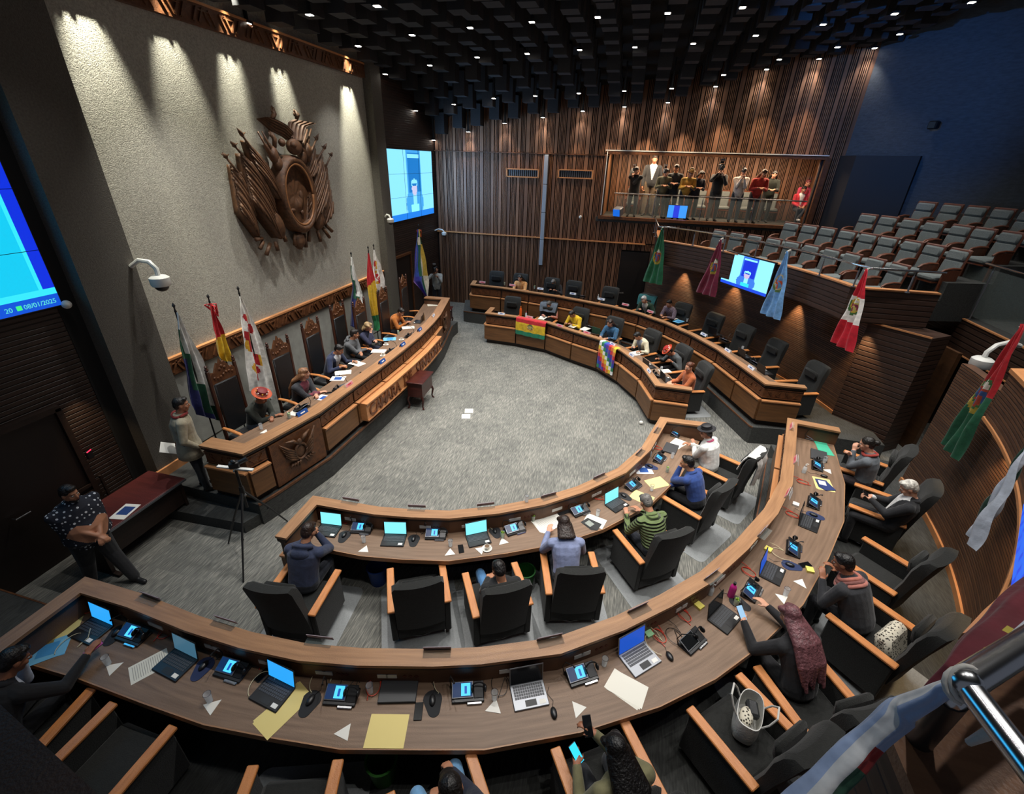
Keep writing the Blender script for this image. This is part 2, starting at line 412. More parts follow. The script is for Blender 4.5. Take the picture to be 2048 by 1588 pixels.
# carved bands on the emblem wall
def carved_band(name, y0, y1, z0, z1, x0, x1, step):
    b = MB(); b.mat(W_LEDGE); b.box(((x0 + x1) / 2, (y0 + y1) / 2, z1 - 0.02), (x1 - x0 + 0.03, y1 - y0, 0.04)); b.mat(W_CARVE)
    b.box(((x0 + x1) / 2, (y0 + y1) / 2, (z0 + z1) / 2 - 0.02), (x1 - x0, y1 - y0, z1 - z0 - 0.04))
    n = int((y1 - y0) / step); h = z1 - z0 - 0.1; zc = (z0 + z1) / 2 - 0.02
    for i in range(n):
        y = y0 + step * (i + .5)
        for q, (dy, sl) in enumerate(((-.3, 1), (-.1, 1), (.1, -1), (.3, -1))):
            b.box((x1 + 0.012, y + dy * step, zc), (0.03, 0.035, h), R=Matrix.Rotation(sl * 0.5 * (1 if i % 2 else -1), 3, 'X'))
        b.box((x1 + 0.01, y, zc + h * .3), (0.03, step * .5, 0.02))
    return struct(name, b)
carved_band('trim_2', 5.68, 13.74, 1.98, 2.30, -7.76, -7.68, 0.5)
carved_band('trim_3', 5.68, 13.74, 7.52, 7.86, -7.76, -7.66, 0.6)
b = MB(); b.box((-7.485, 5.2, 0.50), (0.05, 0.9, 0.17)); struct('baseboard_left', b, W_LEDGE)
b = MB(); b.box((-7.74, 9.7, 1.2), (0.02, 8.0, 1.5)); struct('wall_left_wainscot', b, mat('pale_stone', S('#9a9a93'), 0.5, noise=0.12, nscale=5, bump=0.1))
# doors
b = MB(); b.mat(mat('door_dark', S('#1d1410'), 0.5)); b.box((-7.75, 2.95, 1.1), (0.06, 2.05, 2.2)); b.mat(W_DARK); b.box((-7.73, 2.95, 2.24), (0.1, 2.2, 0.08)); b.box((-7.73, 4.02, 1.12), (0.1, 0.08, 2.24))
d = struct('door_1', b); h = MB(); h.tube([(-7.7, 3.0, 1.05), (-7.62, 3.0, 1.05)], 0.012).tube([(-7.62, 3.0, 1.05), (-7.62, 3.17, 1.05)], 0.012); h.build('door_handle', M_CHROME, d)
p0 = WX(790, 529, -7.74); p1 = WX(819, 516, -7.74)
b = MB(); b.mat(mat('door_dark', S('#1d1410'), 0.5)); b.box((-7.75, (p0.y + p1.y) / 2, 1.25), (0.06, p1.y - p0.y, 2.5)); b.mat(W_CARVE); b.box((-7.73, (p0.y + p1.y) / 2, 2.53), (0.1, p1.y - p0.y + .16, 0.07)); b.box((-7.73, p1.y + .04, 1.27), (0.1, 0.07, 2.5)); struct('door_2', b)

# ---- slatted far wall with the press gallery opening
GX0, GX1, GZ0, GZ1, YW = -1.12, 5.75, 3.86, 5.98, 18.7
def slat_mat(name, c1, c2):
    m = mat(name, S(c1), 0.5); n = m.node_tree.nodes; L = m.node_tree.links
    g = n.new('ShaderNodeNewGeometry'); tc = n.new('ShaderNodeTexCoord'); mp = n.new('ShaderNodeMapping'); mp.inputs['Scale'].default_value = (12, 12, 0.7); L.new(tc.outputs['Object'], mp.inputs[0])
    nz = n.new('ShaderNodeTexNoise'); nz.inputs['Scale'].default_value = 3; L.new(mp.outputs[0], nz.inputs[0])
    a = n.new('ShaderNodeMath'); a.operation = 'MULTIPLY_ADD'; a.inputs[1].default_value = 0.6; L.new(g.outputs['Random Per Island'], a.inputs[0]); L.new(nz.outputs[0], a.inputs[2])
    r = n.new('ShaderNodeValToRGB'); r.color_ramp.elements[0].position = 0.35; r.color_ramp.elements[1].position = 1.0
    r.color_ramp.elements[0].color = (*S(c2), 1); r.color_ramp.elements[1].color = (*S(c1), 1); L.new(a.outputs[0], r.inputs[0]); L.new(r.outputs[0], n['Principled BSDF'].inputs['Base Color']); return m
M_SLAT = slat_mat('slat_wood', '#8a6248', '#5d4030')
M_SLATB = mat('slat_backing', (0.012, 0.01, 0.009), 0.9)
def slats(name, segs, y, parent, sgn=-1, seed=1):
    rnd = random.Random(seed); b = MB(); b.mat(M_SLAT)
    x = -7.72; xs = []
    while x < 6.9:
        wide = 0.105 if rnd.random() < .8 else 0.14; xs.append((x, wide)); x += wide + 0.035
        k = rnd.choice((3, 4, 4, 5, 3))
        for q in range(k): xs.append((x, 0.026)); x += 0.052
        x += 0.01
    for (x, w) in xs:
        for (xa, xb, za, zb) in segs:
            if xa <= x + w / 2 <= xb: b.box((x + w / 2, y + sgn * 0.035, (za + zb) / 2), (w, 0.07 if w > .05 else .05, zb - za))
    return b.build(name, None, parent)
b = MB()
for (xa, xb, za, zb) in ((-7.8, GX0, 0, 9.4), (GX0, GX1, 0, GZ0 - .02), (GX0, GX1, GZ1, 9.4), (GX1, 6.35, 0, 9.4)):
    b.box(((xa + xb) / 2, YW + 0.06, (za + zb) / 2), (xb - xa, 0.12, zb - za))
wf = struct('wall_far', b, M_SLATB)
dr = (WY(1243, 505, YW), WY(1293, 505, YW))
segs = [(-7.75, GX0 - .08, 2.97, 5.86), (-7.75, GX0 - .08, 5.90, 9.3), (-7.75, dr[0].x, 0, 2.93), (GX0 - .08, GX1 + .1, 6.06, 9.3), (GX1 + .1, 6.35, 3, 9.3), (GX0 - .08, GX1 + .1, 2.97, GZ0 - .12), (dr[1].x + .1, 6.35, 0, 2.93), (dr[0].x, dr[1].x + .1, 2.7, 2.93)]
slats('wall_slats', segs, YW, wf)
b = MB(); b.box((-4.45, YW - .06, 5.88), (6.7, 0.1, 0.03)); struct('trim_4', b, W_CARVE)
b = MB(); b.box((-3.6, YW - .08, 2.95), (8.4, 0.14, 0.035)); struct('trim_5', b, W_LEDGE)
b = MB(); b.mat(mat('door_black', (0.012, 0.009, 0.008), 0.45)); b.box(((dr[0].x + dr[1].x) / 2 + .05, YW - .03, 1.32), (dr[1].x - dr[0].x + .12, 0.05, 2.64)); d = struct('door_3', b)
b = MB(); b.tube([(dr[0].x + .1, YW - .1, 1.05), (dr[0].x + .28, YW - .1, 1.05)], 0.012).tube([(dr[0].x + .1, YW - .05, 1.05), (dr[0].x + .1, YW - .1, 1.05)], 0.012); b.build('door_handle', M_CHROME, d)
# gallery room
M_GAL = wood('gallery_wood', '#8a5f3f', '#6d4a30', 0.5, 2.0, (6, 1, 1))
b = MB(); b.mat(M_GAL); b.box((GX0 - .05, 20.0, 4.95), (0.1, 2.5, 2.3)); struct('wall_gallery_left', b); b = MB(); b.mat(M_GAL); b.box((GX1 + .62, 20.0, 4.95), (0.1, 2.5, 2.3)); struct('wall_gallery_right', b)
b = MB(); b.box((2.3, 21.1, 5.0), (8.2, 0.1, 2.6)); wg = struct('wall_gallery_back', b, M_SLATB)
slats('gallery_slats', [(GX0, GX1 + .6, 3.8, 6.1)], 21.05, wg, -1, 5)
b = MB(); b.box((2.3, 19.9, GZ0 - .1), (7.3, 2.6, 0.16)); struct('floor_gallery', b, M_CARPETD)
b = MB(); b.box((2.3, 19.95, GZ1 + .12), (7.3, 2.4, 0.1)); struct('ceiling_gallery', b, M_GAL)
b = MB(); b.mat(M_WHITEP); b.box(((GX0 + GX1) / 2, YW - .12, GZ1 + .06), (GX1 - GX0 + .25, 0.03, 0.03)); b.box((GX0 - .05, YW - .12, 4.95), (0.025, 0.03, 2.1)); b.mat(W_CARVE)
b.box(((GX0 + GX1) / 2, YW - .05, GZ1), (GX1 - GX0 + .25, 0.14, 0.12)); b.box(((GX0 + GX1) / 2, YW - .06, GZ0 - .04), (GX1 - GX0 + .3, 0.2, 0.1)); b.box((GX0 - .08, YW - .05, 4.92), (0.09, 0.14, 2.1)); b.box((GX1 + .12, YW + .1, 4.92), (0.16, 0.5, 2.1))
struct('window_1', b)
area('gallery_ceiling_light', (2.3, 19.4, 5.93), (math.radians(12), 0, 0), 6.6, 70, (1.0, 0.74, 0.5), 0.5)
spot('gallery_lamp_beam', (0.0, 19.3, 5.9), (-.4, 20.9, 4.6), 30, 90, 1, WARM)

# ---- rear wall of the chamber behind the upper seats
wall_strip('wall_rear', arc(CH, 13.95, -8, 47, 26), 0, 9.6, 0.15, M_DARKWALL, 1)
zv = 6.05
b = MB(); b.prism([(6.2, 18.75), (6.4, 17.9), (7.65, 16.9), (8.3, 17.6)], 2.5, zv); struct('wall_rear_vestibule', b, mat('vestibule_dark', (0.014, 0.012, 0.012), 0.7))
# ---- curved back wall of the floor level
a_far1 = math.degrees(math.asin((YW - CH[1]) / R_WALL)) if (YW - CH[1]) < R_WALL else 90
p = G(1663, 829, .42); aL = math.degrees(math.atan2(p.y - CH[1], p.x - CH[0]))
wall_strip('wall_right_far', arc(CH, R_WALL, aL, 61.2, 40) + [V((.83, YW))], 0, 2.85, 0.15, M_BOARD)
b = MB(); pa = arc(CH, R_WALL - .03, aL, 61, 30); po = arc(CH, R_WALL, aL, 61, 30)
for i in range(30): b.prism([pa[i], po[i], po[i + 1], pa[i + 1]], .42, .5)
struct('baseboard_right_far', b, W_LEDGE)
p = G(1846, 1044, .42); aN = math.degrees(math.atan2(p.y - CH[1], p.x - CH[0])) + 7.5
wall_strip('wall_right_near', arc(CH, R_WALL, -82, aN, 50), 0, 2.85, 0.15, M_BOARD)
b = MB(); pa = arc(CH, R_WALL - .03, -70, aN, 40); po = arc(CH, R_WALL, -70, aN, 40)
for i in range(40): b.prism([pa[i], po[i], po[i + 1], pa[i + 1]], .42, .52)
struct('baseboard_right_near', b, W_LEDGE)
# block between wall and passage, with its bright edge
q0, q1 = G(1663, 829, .42), G(1771, 875, .42)
b = MB(); b.mat(M_BOARD2); b.prism([q0, q1, (q1.x + .5, q1.y + .35), (q0.x + .6, q0.y + .6)], 0, 2.72); b.mat(W_LEDGE); b.box(((q0.x + q1.x) / 2 - .01, (q0.y + q1.y) / 2 - .01, 2.73), ((q1 - q0).length, 0.03, 0.03), rz=math.atan2(q1.y - q0.y, q1.x - q0.x))
struct('wall_passage_block', b)
b = MB(); b.mat(mat('passage_panel', S('#4a2f1a'), 0.5, noise=0.3, nscale=3, stretch=(1, 1, 6))); b.box((6.75, 11.0, 1.2), (0.08, 0.9, 2.4), rz=0.15); b.mat(M_SLATB); b.box((8.1, 9.3, 1.2), (0.1, 6.0, 2.4)); b.box((7.4, 12.3, 1.2), (1.6, 0.1, 2.4)); b.box((7.0, 6.7, 1.2), (2.2, 0.1, 2.4)); struct('wall_passage', b)
# ---- platforms of the outer desks (0.42 high), the rostrum and its steps
OB = [(938, 563), (1055, 577), (1110, 588), (1167, 602), (1225, 622), (1277, 640), (1330, 660), (1395, 697), (1460, 735), (1535, 780)]
def gpath(l, z): return [G(x, y, z).xy for (x, y) in l]
PX_IA = [(626, 991), (678.5, 1000), (757.9, 1013), (826, 1018.5), (899.6, 1020.9), (993, 1011.5), (1079.3, 995.5), (1153, 972.7), (1235.2, 936), (1283.4, 893.5), (1320.2, 833.4)]
PX_OA = [(170, 1153), (285, 1187), (400, 1232), (505, 1264), (615, 1287), (725, 1296), (870, 1298), (960, 1294), (1110, 1275), (1230, 1232), (1320, 1189), (1400, 1143), (1470, 1082), (1530, 1015), (1560, 960), (1568, 900), (1575, 835.2)]
PX_IB = [(969.5, 626), (1033, 634), (1093, 645), (1146, 662.5), (1200, 679), (1243, 702), (1282.7, 732), (1310.6, 770.6)]
PX_OB = [(940.3, 569), (1002, 575.5), (1057, 584), (1111, 592), (1167, 602.5), (1223, 613), (1277, 627), (1329.6, 645.5), (1382, 669), (1434, 698), (1480.5, 731.5), (1531, 768)]
P_IA = gpath(PX_IA, 1.05); P_OA = gpath(PX_OA, 1.45); P_IB = gpath(PX_IB, 1.05)[::-1]; P_OB = gpath(PX_OB, 1.45)[::-1]
P_RO = gpath([(900, 595.5), (881.7, 628.5), (867.6, 645.5), (842, 671), (808, 699.4), (764, 733.4), (707.5, 774.5), (640, 824), (532, 884), (484.3, 908.4)], 1.42)
def strip(b, path, d0, d1, z0, z1):
    """closed box profile swept along a path between two side offsets"""
    a = offset(path, d0); c = offset(path, d1)
    b.sweep([[(p.x, p.y, z1), (q.x, q.y, z1), (q.x, q.y, z0), (p.x, p.y, z0)] for p, q in zip(a, c)])
def subpath(path, t0, t1):
    """piece of one straight segment"""
    p, q = path; return [p.lerp(q, t0), p.lerp(q, t1)]
def carve_zig(b, a, c, z0, z1, n):
    """zig-zag and diamond carving on a panel from a to c (plan points)"""
    d = (c - a); L = d.length; d = d / L; rz = math.atan2(d.y, d.x); k = max(2, int(L / 0.14)); h = (z1 - z0)
    for i in range(k):
        p = a + d * (L * (i + .5) / k)
        R = Matrix.Rotation(rz, 3, 'Z') @ Matrix.Rotation((0.65 if i % 2 else -0.65), 3, 'Y')
        b.box((p.x, p.y, (z0 + z1) / 2), (0.014, 0.022, h * 0.85), R=R)
        R2 = Matrix.Rotation(rz, 3, 'Z') @ Matrix.Rotation(PI / 4, 3, 'Y')
        b.box((p.x, p.y, (z0 + z1) / 2 + (h * .27 if i % 2 else -h * .27)), (0.035, 0.02, 0.035), R=R2)
def desk(label, path, ret0, ret1, z0, zr, rw=0.17, wd=0.64, zw=None, cat='desk', name='curved_desk', letters=False, full=(), near=None):
    """curved assembly desk; path = chamber-side edge of its raised rail, chamber on the left of travel"""
    zw = zw or zr - 0.30
    o = thing(name, label, cat, (path[len(path) // 2].x, path[len(path) // 2].y, z0)); M = Matrix.Translation(-o.location)
    ext = ([ret0] if ret0 is not None else []) + list(path) + ([ret1] if ret1 is not None else [])
    def new(): b = MB(); b.T = M; return b
    b = new(); strip(b, ext, 0.0, -rw, zr - 0.035, zr); b.build('rail_cap', W_TOP, o)
    b = new(); strip(b, ext, -0.02, -rw + 0.02, zr - 0.09, zr - 0.036); b.build('rail_moulding', W_DARK, o)
    b = new(); strip(b, ext, -rw + 0.055, -rw + 0.03, zw - 0.05, zr - 0.09); b.build('inner_upstand', wood('upstand_wood', '#6f4c34', '#553826', .5, 3, (1, 1, 1)), o)
    bk = offset(path, -rw + 0.03); fr = offset(path, -rw - wd)
    if near:                                 # the sitters' edge of the worktop, measured
        N_ = gpath(near, zw)
        for i, (q, f_) in enumerate(zip(bk, fr)):
            dr_ = (f_ - q).normalized(); best = None
            for s_, e_ in zip(N_[:-1], N_[1:]):
                v = e_ - s_; den = dr_.x * v.y - dr_.y * v.x
                if abs(den) < 1e-9: continue
                t = ((s_.x - q.x) * v.y - (s_.y - q.y) * v.x) / den; w_ = ((s_.x - q.x) * dr_.y - (s_.y - q.y) * dr_.x) / den
                if t > .3 and -.02 <= w_ <= 1.02 and (best is None or t < best): best = t
            fr[i] = q + dr_ * max(.5, min(1.0, best or wd + .03))
    def band(A_, B_, za, zb): b_ = new(); b_.sweep([[(p.x, p.y, zb), (q.x, q.y, zb), (q.x, q.y, za), (p.x, p.y, za)] for p, q in zip(A_, B_)]); return b_
    band(bk, fr, zw - .04, zw).build('worktop', W_WORK, o)
    band([q.lerp(f_, .999) for q, f_ in zip(bk, fr)], [f_ + (f_ - q).normalized() * .012 for q, f_ in zip(bk, fr)], zw - .07, zw - .001).build('worktop_edge', W_TOP, o)
    b = new(); strip(b, ext, -0.07, -0.11, z0 + 0.02, zr - 0.09); b.build('carcass', W_DARK, o)
    b = new(); strip(b, ext, -0.06, -0.10, z0, z0 + 0.12); b.build('plinth', W_DARK, o)
    zs = z0 + (zr - z0) * 0.60
    for i in range(len(path) - 1):
        p, q = path[i], path[i + 1]; L = (q - p).length; n = V((-(q - p).y, (q - p).x)).normalized(); rz = math.atan2((q - p).y, (q - p).x)
        if L < .5 or name != 'curved_desk': continue
        for f_ in (.30, .42):
            s_ = p.lerp(q, f_) - n * (rw - .026); b = new(); b.box((s_.x, s_.y, zw + .10), (.10, .008, .05), rz=rz); b.build('socket_plate', M_WHITEP, o)
        b = new()
        for f_ in (.6, .68, .76): s_ = p.lerp(q, f_) - n * (rw - .028); b.box((s_.x, s_.y, zw + .10), (.03, .006, .03), R=Matrix.Rotation(rz, 3, 'Z') @ Matrix.Rotation(PI / 4, 3, 'Y'))
        b.build('carved_motif', flat('#5a2a20'), o)
    for i in range(len(ext) - 1):
        p, q = ext[i], ext[i + 1]; L = (q - p).length
        if L < 0.25: continue
        g = 0.025 / L; pp, qq = p.lerp(q, g), p.lerp(q, 1 - g); n = V((-(q - p).y, (q - p).x)).normalized()
        if i in full:
            b = new(); strip(b, [pp, qq], -0.07, -0.005, z0 + 0.05, zr - 0.12); b.build('emblem_panel', W_CARVE, o); continue
        b = new(); strip(b, [pp, qq], -0.07, -0.04, zs + 0.07, zr - 0.12); b.mat(W_CARVE)
        strip(b, [pp, qq], -0.04, -0.028, zs + 0.07, zs + 0.085); strip(b, [pp, qq], -0.04, -0.028, zr - 0.135, zr - 0.12)
        a_ = pp - n * 0.036; c_ = qq - n * 0.036; carve_zig(b, a_.lerp(c_, .06), a_.lerp(c_, .94), zs + 0.10, zr - 0.15, 6); b.build('carved_panel', None, o)
        b = new(); strip(b, [pp, qq], -0.07, 0.02, z0 + 0.14, zs); b.build('lower_panel', W_PANEL, o)
        b = new(); strip(b, [pp, qq], -0.06, 0.045, zs, zs + 0.03); b.build('ledge', W_LEDGE, o)
    return o
D_IA = desk('inner curved oak desk nearest the camera side, with laptops and seven seats behind it', P_IA, G(549.6, 1072.4, 1.05).xy, G(1413.7, 844.8, 1.05).xy, 0, 1.05, near=[(540, 1070), (600, 1087), (653, 1097), (676, 1103.6), (755, 1116), (900, 1121), (1060, 1099), (1091, 1094.7), (1173, 1070.6), (1263.5, 1035), (1334, 984), (1357, 956), (1390, 900), (1412, 850), (1420, 820)])
D_OA = desk('outer curved oak desk across the foreground, raised on the dark platform', P_OA, G(-120, 1362, 1.45).xy, G(1678, 855, 1.45).xy, .42, 1.45, near=[(-150, 1270), (60, 1325), (169, 1358.6), (254, 1392.5), (403, 1446), (516, 1468.6), (676, 1496), (962.6, 1498), (1060, 1483), (1237, 1446), (1367, 1391), (1443, 1348.7), (1505, 1303.6), (1598.5, 1219), (1658, 1111.7), (1683.5, 1055), (1690.6, 1026.7), (1688, 942), (1672, 899), (1658, 875), (1640, 840)])
D_IB = desk('inner curved desk on the far side, draped with two flags', P_IB, G(1385, 780.4, 1.05).xy, G(981, 614, 1.05).xy, 0, 1.05)
D_OB = desk('outer curved desk on the far side, raised beside the slatted wall', P_OB, G(1615, 776.6, 1.45).xy, G(946, 560.6, 1.45).xy, .42, 1.45)
D_RO = desk('long bowed presidential desk with carved emblem panels under the wall emblem', P_RO, G(853, 591.7, 1.42).xy, G(396.6, 891, 1.42).xy, .42, 1.42, rw=0.26, wd=0.62, zw=1.20, name='presidential_desk', full=(1, 8))
# ---- platforms
def ring_fill(path_in, rad, extra=None):
    """plan polygon between a desk line and the round back wall"""
    out = []
    for p in path_in[::-1]:
        v = (p - V(CH)); out.append(V(CH) + v.normalized() * rad)
    return list(path_in) + out
def quadstrip(b, A, B, z0, z1):
    for i in range(len(A) - 1): b.prism([A[i], A[i + 1], B[i + 1], B[i]], z0, z1)
def platform(name, path, m_top):
    e = offset(path, 0.10); A = []; B = []
    for p in e:
        v = (p - V(CH)); r = R_WALL + 0.05; qv = V(CH) + v.normalized() * r
        if qv.y > YW: qv = V((qv.x, YW))
        A.append(p); B.append(qv)
    b = MB(); quadstrip(b, A, B, 0.0, 0.42); o = struct(name, b, m_top)
    b = MB(); strip(b, path, 0.105, 0.085, 0.395, 0.425); b.build('nosing_trim', W_CARVE, o)
    return o
ea = [P_OA[0] + (P_OA[0] - P_OA[1]).normalized() * 3.0] + P_OA + [P_OA[-1] + V((0.05, 0.12))]
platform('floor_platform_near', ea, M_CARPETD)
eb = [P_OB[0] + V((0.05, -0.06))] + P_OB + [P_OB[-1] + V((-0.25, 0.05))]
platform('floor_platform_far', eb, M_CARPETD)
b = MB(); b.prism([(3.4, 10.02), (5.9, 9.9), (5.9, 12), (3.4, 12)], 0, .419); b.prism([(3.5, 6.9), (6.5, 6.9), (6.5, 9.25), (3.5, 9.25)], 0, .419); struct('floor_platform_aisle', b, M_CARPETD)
# rostrum platform, one step in front of its near end
e = offset(P_RO, 0.05); y0 = G(380, 980, .42).y
poly = [V((-7.72, 14.9))] + [V((e[0].x, 14.9))] + e + [V((e[-1].x - .1, y0)), V((-7.72, y0 + .1))]
b = MB(); b.prism(poly[::-1], 0, 0.42); o = struct('floor_rostrum', b, M_CARPETD)
b = MB(); strip(b, P_RO, 0.06, 0.03, 0.40, 0.44); b.build('nosing_trim', W_CARVE, o)
s0, s1, s2 = G(330, 1018, .21), G(486, 1047, .21), G(517.6, 1029, .21)
b = MB(); b.prism([(s0.x, s0.y), (s1.x, s1.y), (s2.x, s2.y), (s2.x - .2, s2.y + .5), (s0.x, s0.y + .7)], 0, .21); o = struct('floor_rostrum_step', b, M_CARPETD)
# wooden lettering shelf
cur = [p for p in P_RO if 7.2 < p.y < 12]
def ro_at(y, off=0.0):
    for i in range(len(P_RO) - 1):
        a, c = P_RO[i], P_RO[i + 1]
        if c.y <= y <= a.y:
            t = (y - a.y) / (c.y - a.y); p = a.lerp(c, t); d = (c - a).normalized(); n = V((-d.y, d.x)); return p + n * off, math.atan2(d.y, d.x)
    return P_RO[-1], -PI / 2
shelf = [ro_at(11.75 - .31 * k)[0] for k in range(15)]
Mr = Matrix.Translation(-D_RO.location)
b = MB(); b.T = Mr; strip(b, shelf, 0.02, 0.20, .98, 1.01); strip(b, shelf, 0.02, 0.17, .62, .98); strip(b, shelf, 0.02, 0.19, .60, .63); b.build('lettering_shelf', W_LEDGE, D_RO)
TXT = 'CAMARA DE SENADORES'
W_LET = mat('letter_wood', S('#6e3f22'), 0.4)
for i, ch in enumerate(TXT):
    if ch == ' ': continue
    cu = bpy.data.curves.new('letter', 'FONT'); cu.body = ch; cu.size = 0.36; cu.extrude = 0.018; cu.align_x = 'CENTER'; cu.offset = 0.004
    t = bpy.data.objects.new('letter', cu); COL.objects.link(t)
    me = bpy.data.meshes.new_from_object(t.evaluated_get(bpy.context.evaluated_depsgraph_get())); bpy.data.objects.remove(t)
    bm = bmesh.new(); bm.from_mesh(me)                     # slab serifs on the feet and heads of the strokes
    xs = [v.co.x for v in bm.verts]; ys = [v.co.y for v in bm.verts]; x0, x1, yt = min(xs), max(xs), max(ys)
    def serif(cx, cy, w=0.075):
        r_ = bmesh.ops.create_cube(bm, size=1.0); bmesh.ops.scale(bm, vec=(w, 0.022, 0.036), verts=r_['verts']); bmesh.ops.translate(bm, vec=(cx, cy, 0), verts=r_['verts'])
    if ch in 'AMNR': serif(x0 + .02, .01); serif(x1 - .02, .01)
    if ch in 'MN': serif(x0 + .02, yt - .01); serif(x1 - .02 if ch == 'M' else x1 - .015, yt - .01)
    if ch in 'DER': serif(x0 + .01, .01, .06); serif(x0 + .01, yt - .01, .06)
    bm.to_mesh(me); bm.free(); me.materials.clear(); me.materials.append(W_LET)
    y = 7.62 + i * 0.222; p, a = ro_at(y, 0.175)
    lo = bpy.data.objects.new('letter', me); COL.objects.link(lo); lo.parent = D_RO
    R = Matrix(((0, 0, 1), (1, 0, 0), (0, 1, 0))).to_4x4()
    lo.matrix_local = Mr @ Matrix.Translation((p.x, p.y, 0.675)) @ Matrix.Rotation(a + PI / 2, 4, 'Z') @ R

# ---- upper balcony on the far right: tiers, parapet, handrail
B_R, T_D, T_H = 8.44, 0.95, 0.37
CB = (-3.5, 8.85)
def clipy(p):
    if p.y > YW - .02:
        k = (YW - .02 - CB[1]) / (p.y - CB[1]); return V((CB[0] + (p.x - CB[0]) * k, YW - .02))
    return p
def tier(b, r0, r1, a0, a1, z0, z1):
    A = [clipy(p) for p in arc(CB, r0, a0, a1, 24)]; B2 = [clipy(p) for p in arc(CB, r1, a0, a1, 24)]
    for i in range(24):
        if (A[i] - A[i + 1]).length + (B2[i] - B2[i + 1]).length > 0.05 and (A[i] - B2[i]).length > .02: b.prism([A[i], B2[i], B2[i + 1], A[i + 1]], z0, z1)
b = MB()
for k in range(6): tier(b, B_R + (0.1 if k == 0 else T_D * k + .05), B_R + T_D * (k + 1) + .05, 14.5, (57.5, 44.2, 36.4, 33.0, 31.0, 29.0)[k], 2.78, 2.86 + T_H * k)
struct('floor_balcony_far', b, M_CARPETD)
par = [G(1882, 588, 3.47).xy] + [G(1735, 577, 3.47).xy] + [p for p in arc(CB, B_R, 15.0, 58.4, 34)] + [V((.93, YW - .1))]
Wp = MB(); strip(Wp, par, 0.0, -0.10, 2.75, 3.45); struct('wall_balcony_far', Wp, M_BOARD2)
b = MB(); strip(b, par, 0.02, -0.14, 3.45, 3.48); struct('trim_6', b, W_LEDGE)
def railing(label, path, z, zb, every=1.0, r=0.022, posts=None, glass=None, name='handrail'):
    o = thing(name, label, 'railing', (path[0].x, path[0].y, zb)); M = Matrix.Translation(-o.location)
    b = MB(); b.T = M; b.tube([(p.x, p.y, z) for p in path], r, 8); b.build('top_rail', M_CHROME, o, smooth=True)
    acc = 0; L = 0; pts = posts
    if pts is None:
        pts = []; acc = every * .5
        for i in range(len(path) - 1):
            s_ = (path[i + 1] - path[i]).length
            while acc < s_: pts.append(path[i].lerp(path[i + 1], acc / s_)); acc += every
            acc -= s_
    for p in pts:
        b = MB(); b.T = M; b.tube([(p.x, p.y, zb), (p.x, p.y, z - .1)], 0.018, 8).tube([(p.x, p.y, z - .1), (p.x, p.y, z)], 0.007, 6).lathe([(0.045, 0), (0.045, 0.012)], (p.x, p.y, zb), 10); b.build('rail_post', M_GREYM, o, smooth=True)
    if glass:
        for (p, q) in glass:
            b = MB(); b.T = M; d = (q - p); rz = math.atan2(d.y, d.x); b.box(((p.x + q.x) / 2, (p.y + q.y) / 2, (zb + z) / 2), (d.length - .06, 0.012, z - zb - .16), rz=rz); b.build('glass_panel', M_GLASS, o)
    return o
rpath = [p for p in [G(1893, 546, 3.9).xy, G(1745, 537, 3.9).xy] + arc(CB, B_R - .02, 15, 56, 24)]
rpath = [p for p in rpath if p.y < 16.0] + [G(1318, 453, 3.9).xy, V((0.8, YW - .1))]
railing('long steel handrail above the far balcony parapet', rpath, 3.9, 3.47, 1.05)
# landing with glass rail and stair
b = MB(); b.box((7.9, 10.2, 2.53), (1.3, 7.0, 0.65)); struct('floor_landing', b, M_CARPETD)
b = MB(); b.box((7.235, 10.2, 2.51), (0.03, 7.0, 0.64)); b.mat(W_LEDGE); b.box((7.23, 10.2, 2.85), (0.06, 7.0, 0.025)); b.box((7.23, 10.2, 2.18), (0.06, 7.0, 0.025)); b.ms.insert(0, M_BOARD2) if False else None
bb = MB(); bb.mat(M_BOARD2); bb.box((7.235, 10.2, 2.51), (0.03, 7.0, 0.64)); bb.mat(W_LEDGE); bb.box((7.23, 10.2, 2.85), (0.06, 7.0, 0.025)); bb.box((7.23, 10.2, 2.18), (0.06, 7.0, 0.025)); struct('wall_landing_fascia', bb)
b = MB()
for k in range(8): b.box((8.5 + .42 * k + 1.5, 10.6, 2.84 + .1 * (k + 1)), (3.0, 3.4, .2 * (k + 1)))
struct('floor_stair', b, M_CARPETD)
pa_, pb_, pc_ = V((7.3, 13.2)), V((7.3, 10.9)), V((7.3, 8.6))
railing('glass railing with steel posts on the landing edge', [V((7.3, 13.6)), pb_, pc_], 3.98, 2.86, posts=[V((7.3, 13.4)), WX(1940, 635, 7.3).xy, V((7.3, 9.5))], glass=[(V((7.3, 13.4)), WX(1940, 635, 7.3).xy), (WX(1940, 635, 7.3).xy, V((7.3, 9.5)))])
o = thing('stair_handrail', 'sloping steel stair handrail rising to the right of the landing', 'railing', (7.3, 13.5, 2.86))
b = MB(); b.T = Matrix.Translation(-o.location); e0 = WX(1876, 503, 7.3); e1 = WX(2048, 470, 9.6); b.tube([e0, e1], 0.022, 8); b.build('top_rail', M_CHROME, o, smooth=True)
b = MB(); b.T = Matrix.Translation(-o.location); mid = e0.lerp(e1, .6)
for q in (e0, mid): b.tube([q, (q.x, q.y, 2.86)], 0.016, 8)
b.build('rail_post', M_GREYM, o, smooth=True)
